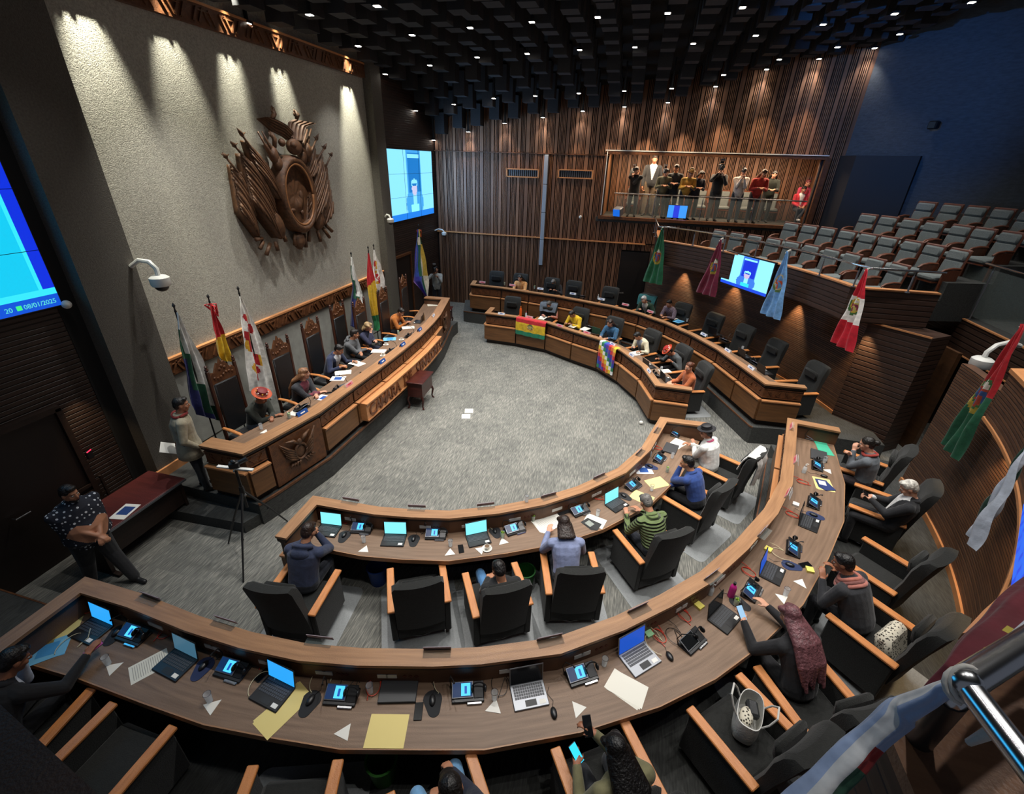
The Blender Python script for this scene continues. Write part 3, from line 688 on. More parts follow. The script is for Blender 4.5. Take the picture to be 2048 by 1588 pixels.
# ---- near balcony (camera side)
B_N = 8.9
cn = G(1785, 1445, 3.47).xy
npar = [V((6.2, 6.95))] + [p for p in arc(CH, 8.78, -15, -50, 26)] + [V((2.6, 2.2))]
npar = [p for i, p in enumerate(npar) if i == 0 or p.x < npar[0].x]
b = MB(); strip(b, npar, -0.02, 0.06, 2.75, 3.42); struct('wall_balcony_near', b, M_BOARD)
b = MB(); strip(b, npar, -0.04, 0.36, 3.42, 3.47); struct('trim_7', b, W_LEDGE)
b = MB(); strip(b, npar, -0.04, -0.02, 2.74, 2.78); struct('trim_8', b, W_LEDGE)
b = MB(); A = offset(npar, 0.1); 
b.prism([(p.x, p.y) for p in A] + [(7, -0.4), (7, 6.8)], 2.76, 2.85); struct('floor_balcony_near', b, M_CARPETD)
# raised corner of the camera-side gallery: wooden parapet, thick steel rail
ZP, ZR = 4.40, 4.83
g0, g1, g2 = G(2300, 1130, ZP).xy, G(2048, 1285, ZP).xy, G(1785, 1445, ZP).xy; g3 = V((g2.x - .02, -.9))
gpar = [g0, g1, g2, g3]
b = MB(); strip(b, gpar, 0.0, 0.04, 3.55, ZP - .04) ; struct('wall_gallery_near', b, M_BOARDD)
b = MB(); strip(b, gpar, -0.02, 0.22, ZP - .04, ZP); struct('trim_9', b, W_PLANK)
h0, h1, h2 = G(2300, 1135, ZR), G(1930, 1365, ZR), G(2048, 1520, ZR); h3 = h2 + (h2 - h1) * 2.5
t = thing('handrail', 'thick steel handrail corner very near the camera at the lower right', 'railing', (h1.x, h1.y, ZP)); M = Matrix.Translation(-t.location)
b = MB(); b.T = M; b.tube([h0, h1], .025, 16).tube([h1, h3], .020, 16).ball(h1, .026, 14, 10); b.build('top_rail', M_CHROME, t, smooth=True)
q = G(1838, 1480, ZP); b = MB(); b.T = M; b.tube([q, G(1905, 1395, ZP + .27)], .026, 16); b.build('rail_post', M_BLACKP, t, smooth=True); b = MB(); b.T = M; b.tube([G(1903, 1397, ZP + .26), h1], .008, 8).ball(G(1905, 1395, ZP + .27), .024, 12, 8); b.build('post_cap', M_CHROME, t, smooth=True)
# dark cabinet at the camera-side window corner, lower left
k0, k1 = G(-40, 1372, 4.0), G(198, 1590, 4.0); d = (k1 - k0).xy.normalized(); nn = V((-d.y, d.x)); nn = nn if nn.x < 0 else -nn
pp = [k0.xy - d * .6, k1.xy + d * .5, k1.xy + d * .5 + nn * .5, k0.xy - d * .6 + nn * .5]
o = thing('loudspeaker_cabinet', 'dark brown cabinet edge at the bottom left corner', 'cabinet', (k0.x, k0.y, 3.0)); b = MB(); b.T = Matrix.Translation(-o.location)
b.prism(pp, 3.0, 4.0); b.build('cabinet_body', W_DARK, o)

# ---- ceiling
b = MB(); b.box((1.5, 10, 9.7), (21, 25, 0.1)); struct('ceiling', b, M_CEIL)
b = MB(); b.grid(lambda u, v: V((-7.78 + 15.6 * u, -1.5 + 20.15 * v, zceil(-7.78 + 15.6 * u, -1.5 + 20.15 * v) + .72)), 30, 40); struct('ceiling_soffit', b, M_CEIL)
def ceiling_block():
    t = thing('ceiling_block', 'charcoal square block hanging from the black ceiling', 'ceiling panel', (0, 0, 0), group='hanging ceiling blocks')
    b = MB(); b.box((0, 0, 0.33), (0.36, 0.40, 0.66)); b.build('block_body', M_BLOCK, t)
    b = MB(); b.box((0, 0, .72), (0.05, 0.05, 0.2)); b.build('hanger', M_CEIL, t); return t
proto = ceiling_block(); used = False; nblk = 0
for j in range(13):
    y = 18.3 - 0.833 * j
    for i in range(21):
        x = -7.3 + 0.69 * i
        if x > 6.8: continue
        z = zceil(x, y) + 0.02 + (0.06 if (i + j) % 2 else 0)
        r_ = CAMR.T @ np.array([x, y, z - EYE]); 
        if r_[2] <= 0: continue
        if CY + FPX * r_[1] / r_[2] < -60 or not (-60 < CX + FPX * r_[0] / r_[2] < 2100): continue
        if not used: proto.location = (x, y, z); used = True
        else: dup(proto, (x, y, z))
        nblk += 1
print('blocks', nblk)
M_LENS = glow('#fff6e8', 30)
pd = None
for (x, y, z) in LAMPS:
    if y < 7: continue
    if pd is None:
        pd = thing('downlight', 'small bright square downlight set in the black ceiling', 'ceiling light', (x, y, z - .02), group='ceiling downlights')
        b = MB(); b.box((0, 0, 0.02), (0.15, 0.15, 0.04)); b.box((0, 0, .42), (.05, .05, .84)); b.build('housing', M_BLACKP, pd); b = MB(); b.box((0, 0, -0.004), (0.105, 0.105, 0.006)); b.build('lens', M_LENS, pd)
    else: dup(pd, (x, y, z - .02))
for (px, py) in [(1345, 538), (1443, 560), (1551, 596), (1652, 648)]:
    pw = G(px, py, 2.7).xy; v = (pw - V(CH)).normalized(); L = V(CH) + v * (R_WALL - .16); W = V(CH) + v * (R_WALL - .03)
    spot('wall_grazer_beam', (L.x, L.y, 2.70), (W.x, W.y, 1.2), 42, 62, 0.8, (1.0, 0.68, 0.36), 0.02)
for ang in (-15.5, -24, -33):
    v = V((math.cos(math.radians(ang)), math.sin(math.radians(ang)))); L = V(CH) + v * (R_WALL - .2); W = V(CH) + v * (R_WALL - .03)
    spot('wall_grazer_beam', (L.x, L.y, 2.68), (W.x, W.y, 1.2), 26, 62, 0.8, (1.0, 0.68, 0.36), 0.02)
L = WX(180, 800, -7.6); spot('wall_grazer_beam', (-7.45, 4.25, 2.6), (-7.74, 4.3, 1.2), 10, 60, 0.9, WARM, 0.02)

# ================================================================= SEATING
def face_rz(p, path):
    """turn that points local +Y over the desk towards the chamber"""
    best = None
    for i in range(len(path) - 1):
        a, c = path[i], path[i + 1]; d = c - a; t = max(0, min(1, (p - a).dot(d) / d.length_squared)); dist = (a + d * t - p).length
        if best is None or dist < best[0]:
            t2 = t; n = V((-d.y, d.x)).normalized()
            if t > .5 and i < len(path) - 2: d2 = path[i + 2] - c; n = n.lerp(V((-d2.y, d2.x)).normalized(), (t - .5))
            elif t <= .5 and i > 0: d2 = a - path[i - 1]; n = n.lerp(V((-d2.y, d2.x)).normalized(), (.5 - t))
            best = (dist, n)
    n = best[1]; return math.atan2(n.y, n.x) - PI / 2
def rotv(rz, x, y): return V((x * math.cos(rz) - y * math.sin(rz), x * math.sin(rz) + y * math.cos(rz)))

def armchair():
    t = thing('armchair', 'x', 'armchair')
    b = MB(); b.box((0, 0.02, 0.40), (0.58, 0.62, 0.13), bev=0.04); b.build('seat_cushion', M_BLACK, t, smooth=True)
    b = MB(); prof = [(-.30, .30, .0), (-.33, .52, .0), (-.385, .82, .0), (-.43, 1.02, .03), (-.46, 1.17, .02), (-.475, 1.225, -.015)]
    rings = []
    for (y, z, o_) in prof:
        w = .30 if z < 1.2 else .27; ring = []
        for k in range(13):
            u = -1 + 2 * k / 12; ring.append((u * w, y + .07 + o_ - 0.03 * (1 - abs(u) ** 2) + (.0 if abs(u) < .95 else -.03), z))
        for k in range(13):
            u = 1 - 2 * k / 12; ring.append((u * w, y - .05 - 0.04 * (1 - u * u), z + .01))
        rings.append(ring)
    b.sweep(rings); b.build('backrest', M_BLACK, t, smooth=True)
    b = MB(); b.box((0, -.315, .99), (0.40, 0.07, 0.2), bev=0.03, R=Matrix.Rotation(-.2, 3, 'X')); b.build('headrest_pad', M_BLACK, t, smooth=True)
    for s in (-1, 1):
        b = MB(); b.box((s * .34, -.01, .36), (0.075, 0.66, 0.54), bev=0.012); sp = b.build('side_panel', M_BLACK, t)
        b = MB(); b.box((s * .345, 0, .645), (0.095, 0.71, 0.035), bev=0.008); b.build('armrest', W_ARM, sp)
    b = MB(); b.box((0, -.30, .30), (0.60, 0.05, 0.42), bev=0.01); b.build('rear_panel', M_BLACK, t)
    b = MB(); b.lathe([(0.28, .0), (0.28, .02), (.24, .04), (.04, .06), (.04, .3)], (0, 0, 0), 20); sb_ = b.build('swivel_base', M_BLACKP, t, smooth=True)
    b = MB(); b.lathe([(0.283, .012), (0.287, .018), (.283, .024)], (0, 0, 0), 20); b.build('base_ring', M_CHROME, sb_, smooth=True)
    return t
CH0 = armchair(); ch_used = [False]
SEATS = {}
def add_chair(key, org, rz, label, group, z0):
    if not ch_used[0]: ch_used[0] = True; CH0.location = (org.x, org.y, z0); CH0.rotation_euler = (0, 0, rz); put(CH0, label, None, group); c = CH0
    else: c = dup(CH0, (org.x, org.y, z0), rz, label, group=group)
    SEATS[key] = (org.copy(), rz, z0); return c
def from_arms(lf, lr, rf, rr, z0):
    z = z0 + .66; D = []; F = []
    if lf: a, c = G(*lf, z).xy, G(*lr, z).xy; D.append((a - c).normalized() * (a - c).length); F.append((a, -1))
    if rf: a2, c2 = G(*rf, z).xy, G(*rr, z).xy; D.append((a2 - c2).normalized() * (a2 - c2).length); F.append((a2, 1))
    d = sum(D, V((0, 0))).normalized(); rt = V((d.y, -d.x))
    mids = [f - rt * (.345 * s) for f, s in F]; m_ = sum(mids, V((0, 0))) / len(mids)
    return m_ - d * 0.355, math.atan2(d.y, d.x) - PI / 2
A_ROW = [
 ('navy', 0, (576.5, 1122), (542.5, 1169), (681, 1142), (623, 1240), "black armchair under the navy hooded jacket at the inner desk's left end"),
 ('gap', 0, (774, 1123), (780, 1207), (890, 1130), (896, 1191), 'empty black armchair between the navy hooded jacket and the man in jeans'),
 ('jeans', 0, (928, 1143), (948, 1245), (1030, 1125), (1055, 1176), 'black armchair with the slumped man in black top and jeans, behind the inner desk'),
 ('lavender', 0, (1082, 1107), (1096, 1182), (1186, 1100), (1205, 1182), 'black armchair with raised headrest under the person in the lavender coat'),
 ('green', 0, (1229.5, 1058), (1283, 1123), None, None, 'black armchair under the man in the green quilted jacket'),
 ('blue', 0, (1324, 991), (1401, 1036), None, None, 'black armchair under the person in the bright blue suit jacket'),
 ('white', 0, (1391, 933), (1446, 956), (1433.6, 905), (1453, 916), 'black armchair with a white cloth over its back, under the black hatted person'),
 ('dark', .42, None, None, (183, 1375.5), (76, 1492.6), 'black armchair of the dark suited man at the far left foreground'),
 ('o2', .42, (237, 1392), (107, 1525), (337, 1464), (226, 1588), 'empty black armchair in the lower left, right of the dark-suited man'),
 ('o3', .42, (505, 1526), (484, 1588), (678, 1521), (661, 1588), 'black armchair at the bottom edge below the long folded yellow folder'),
 ('denim', .42, (774, 1578), (770, 1600), (944, 1510), (977, 1588), 'black armchair at the bottom edge holding the person in pale blue jeans'),
 ('olive', .42, (1097, 1484), (1135, 1580), (1262, 1450), (1319, 1566), 'black armchair under the long black haired woman in olive with two phones'),
 ('bag', .42, (1381, 1422), (1519, 1588), (1474, 1340), (1601, 1473), 'black armchair with a white handbag on its seat'),
 ('purple', .42, (1494, 1312), (1601, 1453), (1646, 1320), (1691, 1377), 'black armchair under the woman with purple-tinted hair'),
 ('scarf', .42, (1636, 1215), (1776, 1323), (1739, 1191), (1814, 1242), 'black armchair with a spotted cushion, under the person with the striped pink scarf'),
 ('empty', .42, (1715, 1134), (1769, 1174), (1686, 1052), (1777, 1103), 'empty black armchair between the white haired man and the striped scarf'),
 ('whitehair', .42, (1716, 1015), (1828, 1058), (1693, 961), (1739, 977), 'black armchair under the white-haired man in a black suit'),
 ('cardigan', .42, (1686, 936), (1764, 967), (1672, 896), (1692, 902), 'black armchair under the woman in the grey cardigan'),
]
for r_ in A_ROW:
    o_, rz = from_arms(*r_[2:6], r_[1]); add_chair(r_[0], o_, rz, r_[6], 'black armchairs with wooden arms, near rows', r_[1])
B_ROW = [
 ('b1', 0, (1027.4, 596.4), 'empty black armchair at the left end of the far inner desk, beside the orange bottle', P_IB),
 ('plaid', 0, (1106.5, 603), 'black armchair hung with a grey jacket, behind the red checked shirt', P_IB),
 ('yellow', 0, (1170, 618), 'black armchair with tall headrest, behind the person in the yellow sweater', P_IB),
 ('teal', 0, (1234, 638), 'black armchair behind the person in blue with the green laptop', P_IB),
 ('cream', 0, (1312, 664), 'black armchair behind the person in the cream jacket', P_IB),
 ('redhat', 0, (1375, 696), 'black armchair behind the person in the red and yellow hat at the far inner desk', P_IB),
 ('rust', 0, (1408.7, 733), 'black armchair ending the far inner desk, behind the woman in rust', P_IB),
 ('d1', .42, (994.4, 546), 'empty black armchair, leftmost against the slatted wall', P_OB),
 ('peach', .42, (1042.8, 551), 'black armchair behind the woman in peach by the slatted wall', P_OB),
 ('d3', .42, (1113.8, 555), 'black armchair behind the grey-haired person bent over a laptop by the slatted wall', P_OB),
 ('d4', .42, (1154.8, 563), 'empty black armchair by the slatted wall beside the pair of headphones', P_OB),
 ('d5', .42, (1232.4, 573), 'empty black armchair in front of the dark door in the slatted wall', P_OB),
 ('shawl', .42, (1305, 590), 'black armchair draped with a teal cloth, behind the white-haired person in dark green', P_OB),
 ('check', .42, (1372, 610), 'black armchair behind the dark-haired person in a checked purple-grey top', P_OB),
 ('d8', .42, (1433, 632), 'empty black armchair below the purple flag on the far right desk', P_OB),
 ('d9', .42, (1498, 656), 'empty black armchair below the wall television', P_OB),
 ('d10', .42, (1555, 686), 'empty black armchair below the pale blue flag', P_OB),
 ('d11', .42, (1634, 733), 'empty black armchair at the near end of the far outer desk', P_OB),
]
for (k, z0, px, lab, path) in B_ROW:
    bt = G(px[0], px[1], z0 + 1.17).xy; rz = face_rz(bt, path)
    near_ = min((path[i].lerp(path[i + 1], f_ / 20) for i in range(len(path) - 1) for f_ in range(21)), key=lambda q: (q - bt).length); gap_ = (bt - near_).length
    if gap_ > 1.62: bt = near_ + (bt - near_) * (1.62 / gap_); rz = face_rz(bt, path)
    add_chair(k, bt + rotv(rz, 0, .40), rz, lab, 'black armchairs with wooden arms, far rows', z0)

# clear plastic floor mats under the chairs
def floor_mat(key, label, w=1.05, l=1.25, z=0.0):
    org, rz, z0 = SEATS[key]; t = thing('chair_mat', label, 'floor mat', (org.x, org.y, z0 + .001), rz, 'pale chair mats')
    b = MB(); pts = []
    for (cx_, cy_, a0) in ((w / 2 - .1, l / 2 - .1, 0), (-w / 2 + .1, l / 2 - .1, 90), (-w / 2 + .1, -l / 2 + .1, 180), (w / 2 - .1, -l / 2 + .1, 270)):
        for k in range(5): a = math.radians(a0 + 22.5 * k); pts.append((cx_ + .1 * math.cos(a), cy_ + .1 * math.sin(a)))
    b.prism(pts, 0, 0.005); b.build('mat_sheet', M_MAT, t); return t
M_MAT = mat('translucent_chair_mat', S('#a9adae'), 0.35, alpha=0.55, noise=0.1, nscale=60)
for k, lab in (('navy', 'pale plastic floor mat under the chair of the navy hooded jacket'), ('gap', 'pale plastic floor mat under the empty armchair of the inner desk'), ('jeans', 'pale plastic floor mat under the chair of the man in jeans'),
               ('lavender', 'pale plastic floor mat under the chair of the lavender coat'), ('green', 'pale plastic floor mat under the chair of the green quilted jacket'), ('blue', 'pale plastic floor mat under the chair of the blue suit jacket'),
               ('white', 'pale plastic floor mat under the chair with the white cloth'), ('rust', 'pale plastic floor mat under the chair of the woman in rust orange'), ('o3', 'pale plastic floor mat under the bottom edge chair'), ('purple', 'pale plastic floor mat behind the woman with purple-tinted hair'),
               ('scarf', 'pale plastic floor mat under the chair with the spotted cushion')): floor_mat(k, lab)

# carved presidential chairs
def throne():
    t = thing('carved_chair', 'x', 'carved chair')
    for s in (-1, 1):
        b = MB(); b.box((s * .27, -.25, .95), (0.06, 0.05, 1.72), bev=.01); b.lathe([(.02, 0), (.035, .03), (.02, .06), (.028, .09), (.0, .12)], (s * .27, -.25, 1.81), 8); b.build('back_post', W_CHAIR, t)
        b = MB(); b.tube([(s * .30, -.22, .70), (s * .33, .0, .72), (s * .34, .2, .70), (s * .34, .30, .67)], [.03, .035, .035, .03], 8, flat_=.7); b.build('armrest', W_ARM, t, smooth=True)
        b = MB(); b.box((s * .31, .22, .35), (0.06, 0.06, 0.66)); b.build('front_leg', W_CHAIR, t)
    b = MB(); b.box((0, -.235, 1.05), (0.46, 0.05, 1.0), bev=.02); b.build('back_pad', M_LEATHER, t, smooth=True)
    b = MB(); b.box((0, 0.03, .46), (0.56, 0.54, 0.12), bev=.04); b.build('seat', M_LEATHER, t, smooth=True)
    b = MB(); b.box((0, -.25, 1.62), (0.50, 0.04, 0.16))
    pts = [(-.25, 1.70), (-.2, 1.76), (-.16, 1.74), (-.12, 1.82), (-.07, 1.90), (-.03, 1.88), (0, 1.96), (.03, 1.88), (.07, 1.90), (.12, 1.82), (.16, 1.74), (.2, 1.76), (.25, 1.70)]
    b.plate([(x, -.27, z) for x, z in pts], (0, 1, 0), .04)
    for k in range(7): b.lathe([(.035, -.012), (.02, .02), (.0, .026)], (-.18 + .06 * k, -.235, 1.66 + .03 * math.sin(k)), 8, R=Matrix.Rotation(-PI / 2, 3, 'X'))
    for k in range(3): b.ball((-.05 + .05 * k, -.23, 1.78 + (.04 if k == 1 else 0)), (.03, .015, .03), 8, 6)
    b.build('carved_crest', W_CARVE, t, smooth=True)
    return t
TH0 = throne(); ths = []
TH = [('hat', (438, 722), 'carved high-backed leather chair nearest the camera, behind the person in the red hat'), ('blonde', (553, 677), 'carved high backed leather chair behind the woman with long light brown hair'),
      ('suit', (618, 639), 'carved high-backed leather chair behind the man in the navy suit'), ('hoodie', (672, 605), 'carved high-backed leather chair behind the person in the grey hooded top'),
      ('navy2', (716, 599), 'carved high backed leather chair behind the checked flag of the far group'), ('orange', (763, 577), 'carved high-backed leather chair behind the small white flag of the far group'),
      ('end', (805, 552), 'carved high-backed leather chair at the far end of the presidential desk')]
for i, (k, px, lab) in enumerate(TH):
    p = G(px[0], px[1], 2.33); rz = -PI / 2 + (-.10, -.06, -.02, 0, .02, .05, .1)[i]; org = p.xy + rotv(rz, 0, .25)
    if i == 0: TH0.location = (org.x, org.y, .42); TH0.rotation_euler = (0, 0, rz); put(TH0, lab, None, 'carved chairs of the presidential desk')
    else: dup(TH0, (org.x, org.y, .42), rz, lab, group='carved chairs of the presidential desk')
    SEATS[k] = (org, rz, .42)

# auditorium seats
def hall_seat():
    t = thing('auditorium_seat', 'x', 'auditorium seat')
    b = MB(); b.box((0, -.24, .62), (0.50, 0.045, 0.76), bev=.02, R=Matrix.Rotation(.16, 3, 'X')); b.build('back_shell', W_SEAT, t)
    b = MB(); b.box((0, -.20, .545), (0.44, 0.08, 0.44), bev=.035, R=Matrix.Rotation(.16, 3, 'X')); b.build('back_cushion', M_GREYF, t, smooth=True)
    b = MB(); b.box((0, -.245, .855), (0.44, 0.09, 0.2), bev=.035, R=Matrix.Rotation(.16, 3, 'X')); b.build('head_cushion', M_GREYF, t, smooth=True)
    b = MB(); b.box((0, .06, .40), (0.44, 0.46, 0.12), bev=.04); b.build('seat_cushion', M_GREYF, t, smooth=True)
    b = MB(); b.box((0, .06, .325), (0.42, 0.44, 0.03)); b.build('seat_pan', W_SEAT, t)
    for s in (-1, 1):
        b = MB(); b.tube([(s * .275, -.18, .62), (s * .275, .0, .63), (s * .275, .16, .60), (s * .275, .24, .54)], [.03, .03, .03, .022], 8, flat_=.8); b.build('armrest', W_SEAT, t, smooth=True)
        b = MB(); b.box((s * .275, .0, .30), (0.04, 0.34, 0.6)); b.build('side_frame', W_SEAT, t)
    return t
HS0 = hall_seat(); first = True
ORD = ['first', 'second', 'third', 'fourth', 'fifth', 'sixth', 'seventh', 'eighth', 'ninth', 'tenth', 'eleventh', 'twelfth']
ROWS = [('front', .62, [50.4, 46.95, 43.5, 39.9, 36.5, 33.0, 29.4, 25.9, 22.1, 18.4]), ('second', 1.57, [41.2, 38.2, 35.3, 32.2, 29.1, 26.2, 22.9, 20.0, 16.9]),
        ('third', 2.52, [33.6, 30.9, 28.0, 25.2, 22.1, 19.6, 16.8]), ('fourth', 3.47, [30.2, 27.4, 24.8, 22.2, 19.6, 17])]
for ri, (rn_, dr_, angs) in enumerate(ROWS):
    for k, a in enumerate(angs):
        R_ = B_R + dr_ + .62; p = V((CB[0] + R_ * math.cos(math.radians(a)), CB[1] + R_ * math.sin(math.radians(a)))); rz = math.radians(a) + PI / 2
        lab = 'grey upholstered auditorium seat, %s from the left in the %s row of the upper balcony' % (ORD[k], rn_); z = 2.86 + T_H * ri
        p2 = p + rotv(rz, 0, .12)
        if first: HS0.location = (p2.x, p2.y, z); HS0.rotation_euler = (0, 0, rz); put(HS0, lab, None, 'auditorium seats of the upper balcony'); first = False
        else: dup(HS0, (p2.x, p2.y, z), rz, lab, group='auditorium seats of the upper balcony')
for k, x in enumerate((-.1, .75, 1.6, 2.45, 3.3, 4.15, 5.0)):
    dup(HS0, (x, 20.45, GZ0 - .02), PI, 'grey seat in the press gallery window, %s from the left' % ORD[k], group='press gallery seats')
HS_CLEAR = True

# ================================================================= FLAGS
def fpat(kind):
    if kind == 'greenwhite': C_ = ['#e8e8e4', '#14583a', '#e8e8e4', '#14583a', '#17205e', '#14583a', '#17205e']; return lambda u, v: None
def wiphala(cols, n=7, shift=0):
    def f(u, v): i = int(u * n); j = int((1 - v) * n); return cols[(j - i + shift) % len(cols)]
    return f
def bands(cols, emb=None, vertical=False):
    def f(u, v):
        t = u if vertical else 1 - v; c = cols[min(len(cols) - 1, int(t * len(cols)))]
        if emb:
            x, y = (u - emb[0]) / emb[2], (v - emb[1]) / emb[3]; r = x * x + y * y
            if r < 1:
                pal = emb[4]; a = math.atan2(y, x)
                if r > .62: return pal[0] if y < .3 else c
                if r > .45: return pal[1]
                if y > .25: return pal[2]
                return pal[3] if math.sin(a * 5 + r * 9) > 0 else pal[4]
        return c
    return f
def drape(t, name, top, wdir, L, w0, w1, pat, folds=4, amp=.05, skew=0.0, gather=.12, nu=28, nv=56, sag=0.0, nrm=None, pw=.9, mapf=None):
    """cloth hung from one point of a pole: narrow at the top, wider and folded below"""
    wdir = V(wdir).normalized(); nrm = V(nrm) if nrm is not None else V((-wdir.y, wdir.x, 0)); b = MB(); top = V(top)
    def fn(u, v):
        s = 1 - v; w = w0 + (w1 - w0) * (s ** pw); x = (u - .0) * w + skew * s; z = -L * s + sag * u * s * s * (1 if s > .15 else s * 5)
        a = amp * min(1, .35 + s) * math.sin(2 * PI * folds * u + 2.0 * s) + .35 * amp * math.sin(9 * u + 13 * s)
        return top + wdir * x + nrm * a + V((0, 0, z))
    def mf(u, v):
        if mapf: u, v = mapf(u, v)
        return cloth(pat(min(.999, max(0, u)), min(.999, max(0, v))))
    b.grid(fn, nu, nv, mf); return b.build(name, None, t, smooth='all', fix=False)
def pole_flag(label, x, px, zb, wdir, L, w0, w1, pat, group, **k):
    tp = WX(px[0], px[1], x); t = thing('flag_on_pole', label, 'flag', (tp.x, tp.y, zb), group=group); M = Matrix.Translation(-t.location)
    b = MB(); b.T = M; b.tube([(tp.x, tp.y, zb), (tp.x, tp.y, tp.z - .1)], .014, 8); b.build('pole', M_BLACKP, t, smooth=True)
    b = MB(); b.T = M; b.lathe([(.012, -.1), (.02, -.09), (.012, -.07), (.012, -.03), (.024, -.01), (.018, .02), (0, .05)], tp, 8); b.build('finial', M_BLACKP, t, smooth=True)
    b = MB(); b.T = M; b.lathe([(.13, 0), (.13, .02), (.05, .05), (.02, .08)], (tp.x, tp.y, zb), 12); b.build('stand', M_BLACKP, t, smooth=True)
    loc = V((tp.x, tp.y, tp.z - .14)) - t.location
    drape(t, 'flag_cloth', loc, wdir, L, w0, w1, pat, **k); return t
WP_A = ['#e6e6e2', '#155a3c', '#18205c', '#18205c', '#155a3c', '#e6e6e2', '#e6e6e2']
WPC = ['#e9e6dc', '#d9b52e', '#c8571e', '#b3202a', '#5b2a7a', '#1f2f9a', '#14613f']
def pat_patuju(u, v):
    c = '#e6e4de'
    for k in range(6):
        cx_ = .42 + .16 * math.sin(k * 1.9); cy_ = .74 - .095 * k; dx = (u - cx_) / .16; dy = (v - cy_) / .05
        if dx * dx + dy * dy < 1: c = '#b01f26' if dx * (-1) ** k < .2 else '#d9a52c'
    if abs(u - .40 - .08 * math.sin(v * 9)) < .02 and .15 < v < .8: c = '#b01f26'
    return c
BOL = bands(['#c01f28', '#d9b227', '#17703f'])
def flag_out(label, x, top, zb, org, sc_, left, right, pat, amp=.05, folds=3, bow=None):
    """flag on its pole; the hanging cloth's two edges are measured on the upright plane at depth x, folds come out of it"""
    tp = WX(top[0], top[1], x); t = thing('flag_on_pole', label, 'flag', (tp.x, tp.y, zb), group='flags behind the presidential desk'); M = Matrix.Translation(-t.location)
    b = MB(); b.T = M; b.tube([(tp.x, tp.y, zb), (tp.x, tp.y, tp.z - .1)], .014, 8); b.build('pole', M_BLACKP, t, smooth=True)
    b = MB(); b.T = M; b.lathe([(.012, -.12), (.02, -.10), (.012, -.07), (.012, -.03), (.026, -.01), (.018, .02), (0, .05)], tp, 8); b.build('finial', M_BLACKP, t, smooth=True)
    b = MB(); b.T = M; b.lathe([(.13, 0), (.13, .02), (.05, .05), (.02, .08)], (tp.x, tp.y, zb), 12); b.build('stand', M_BLACKP, t, smooth=True)
    Lp = [WX(org[0] + q[0] / sc_, org[1] + q[1] / sc_, x + .03) for q in left]; Rp = [WX(org[0] + q[0] / sc_, org[1] + q[1] / sc_, x + .03) for q in right]
    def samp(P_, v): k = v * (len(P_) - 1); i = min(len(P_) - 2, int(k)); return P_[i].lerp(P_[i + 1], k - i)
    def fn(u, s): q = samp(Lp, s).lerp(samp(Rp, s), u); return q + V((amp * min(1, .3 + s) * math.sin(2 * PI * folds * u + 2.5 * s) + .3 * amp * math.sin(8 * u + 15 * s), 0, 0)) - t.location
    b = MB(); b.grid(lambda u, v: fn(u, 1 - v), 40, 64, lambda u, v: cloth(pat(u, v))); b.build('flag_cloth', None, t, smooth='all', fix=False)
    if bow:
        b = MB(); b.T = M
        for k in range(5): b.tube([(tp.x, tp.y, tp.z - .14), (tp.x + .09 * math.cos(k), tp.y + .09 * math.sin(k), tp.z - .18 + .04 * math.sin(k * 2)), (tp.x + .05, tp.y + .06, tp.z - .30 - .02 * k)], .014, 5)
        b.build('ribbon_bow', flat(bow), t, smooth=True)
    return t
def wip(u, v):
    i = int(u * 4); j = (1 - v) * 7.4 + (u * 4 - i) * .0
    if j < 1 + 1.67 * i: return '#dcdcd8'
    return '#17205c' if j >= 3 + 1.9 * i else '#155038'
def rainbow(u, v):
    i = int(u * 5); j = int((1 - v) * 9); d_ = i * 1.0 - (j - 4) * .18
    return ['#6a2a9a', '#2f2f9e', '#2c4db0', '#155c40', '#e4e0cc', '#d8b848', '#155c40'][max(0, min(6, int(d_ + 1 + (j % 2) * .5)))]
C1 = ((330, 570), 3.293); C2 = ((400, 450), 3.529)
flag_out('green, white and blue checked flag on a pole nearest the camera by the plaster wall', -6.98, (347, 611), .42, *C1, [(75, 180), (88, 340), (110, 480), (140, 650), (165, 790), (200, 850)], [(82, 180), (160, 330), (235, 480), (295, 660), (345, 790), (382, 900)], wip)
flag_out('red and yellow flag on a pole beside the near checked flag', -7.25, (416, 593), .42, *C1, [(293, 120), (312, 250), (330, 360), (350, 470), (372, 500)], [(303, 120), (345, 215), (385, 320), (412, 420), (440, 505)], bands(['#b81c26', '#d8b022']), .04, 2, '#b01f28')
flag_out('white flag with red flowers on a pole, near group', -7.12, (476, 577), .42, *C1, [(488, 75), (496, 200), (505, 350), (525, 540), (545, 690)], [(497, 75), (575, 220), (640, 400), (700, 600), (752, 770)], pat_patuju, .04)
flag_out('green, white and blue checked flag on a pole in the far group', -7.1, (702, 507), .42, *C2, [(1064, 225), (1063, 330), (1070, 440), (1062, 560), (1066, 710)], [(1071, 225), (1100, 350), (1140, 490), (1140, 560), (1108, 735)], wip, .04)
flag_out('red, yellow and green flag on a pole in the far group', -7.1, (736, 495), .42, *C2, [(1184, 200), (1175, 380), (1190, 560), (1222, 680), (1228, 745)], [(1191, 200), (1222, 330), (1250, 520), (1272, 680), (1256, 745)], BOL, .04)
flag_out('white flag with red flowers on a pole in the far group', -7.12, (747, 491), .42, *C2, [(1224, 175), (1220, 330), (1232, 420), (1250, 475)], [(1230, 175), (1262, 260), (1285, 340), (1302, 435)], pat_patuju, .04, 2)
flag_out('tall rainbow checked flag on a pole near the corner of the slatted wall', -7.0, (837, 451), .0, *C2, [(1534, 30), (1520, 160), (1505, 300), (1500, 400), (1590, 500)], [(1546, 30), (1570, 150), (1592, 280), (1607, 390), (1602, 502)], rainbow, .05, 2, '#c0552a')
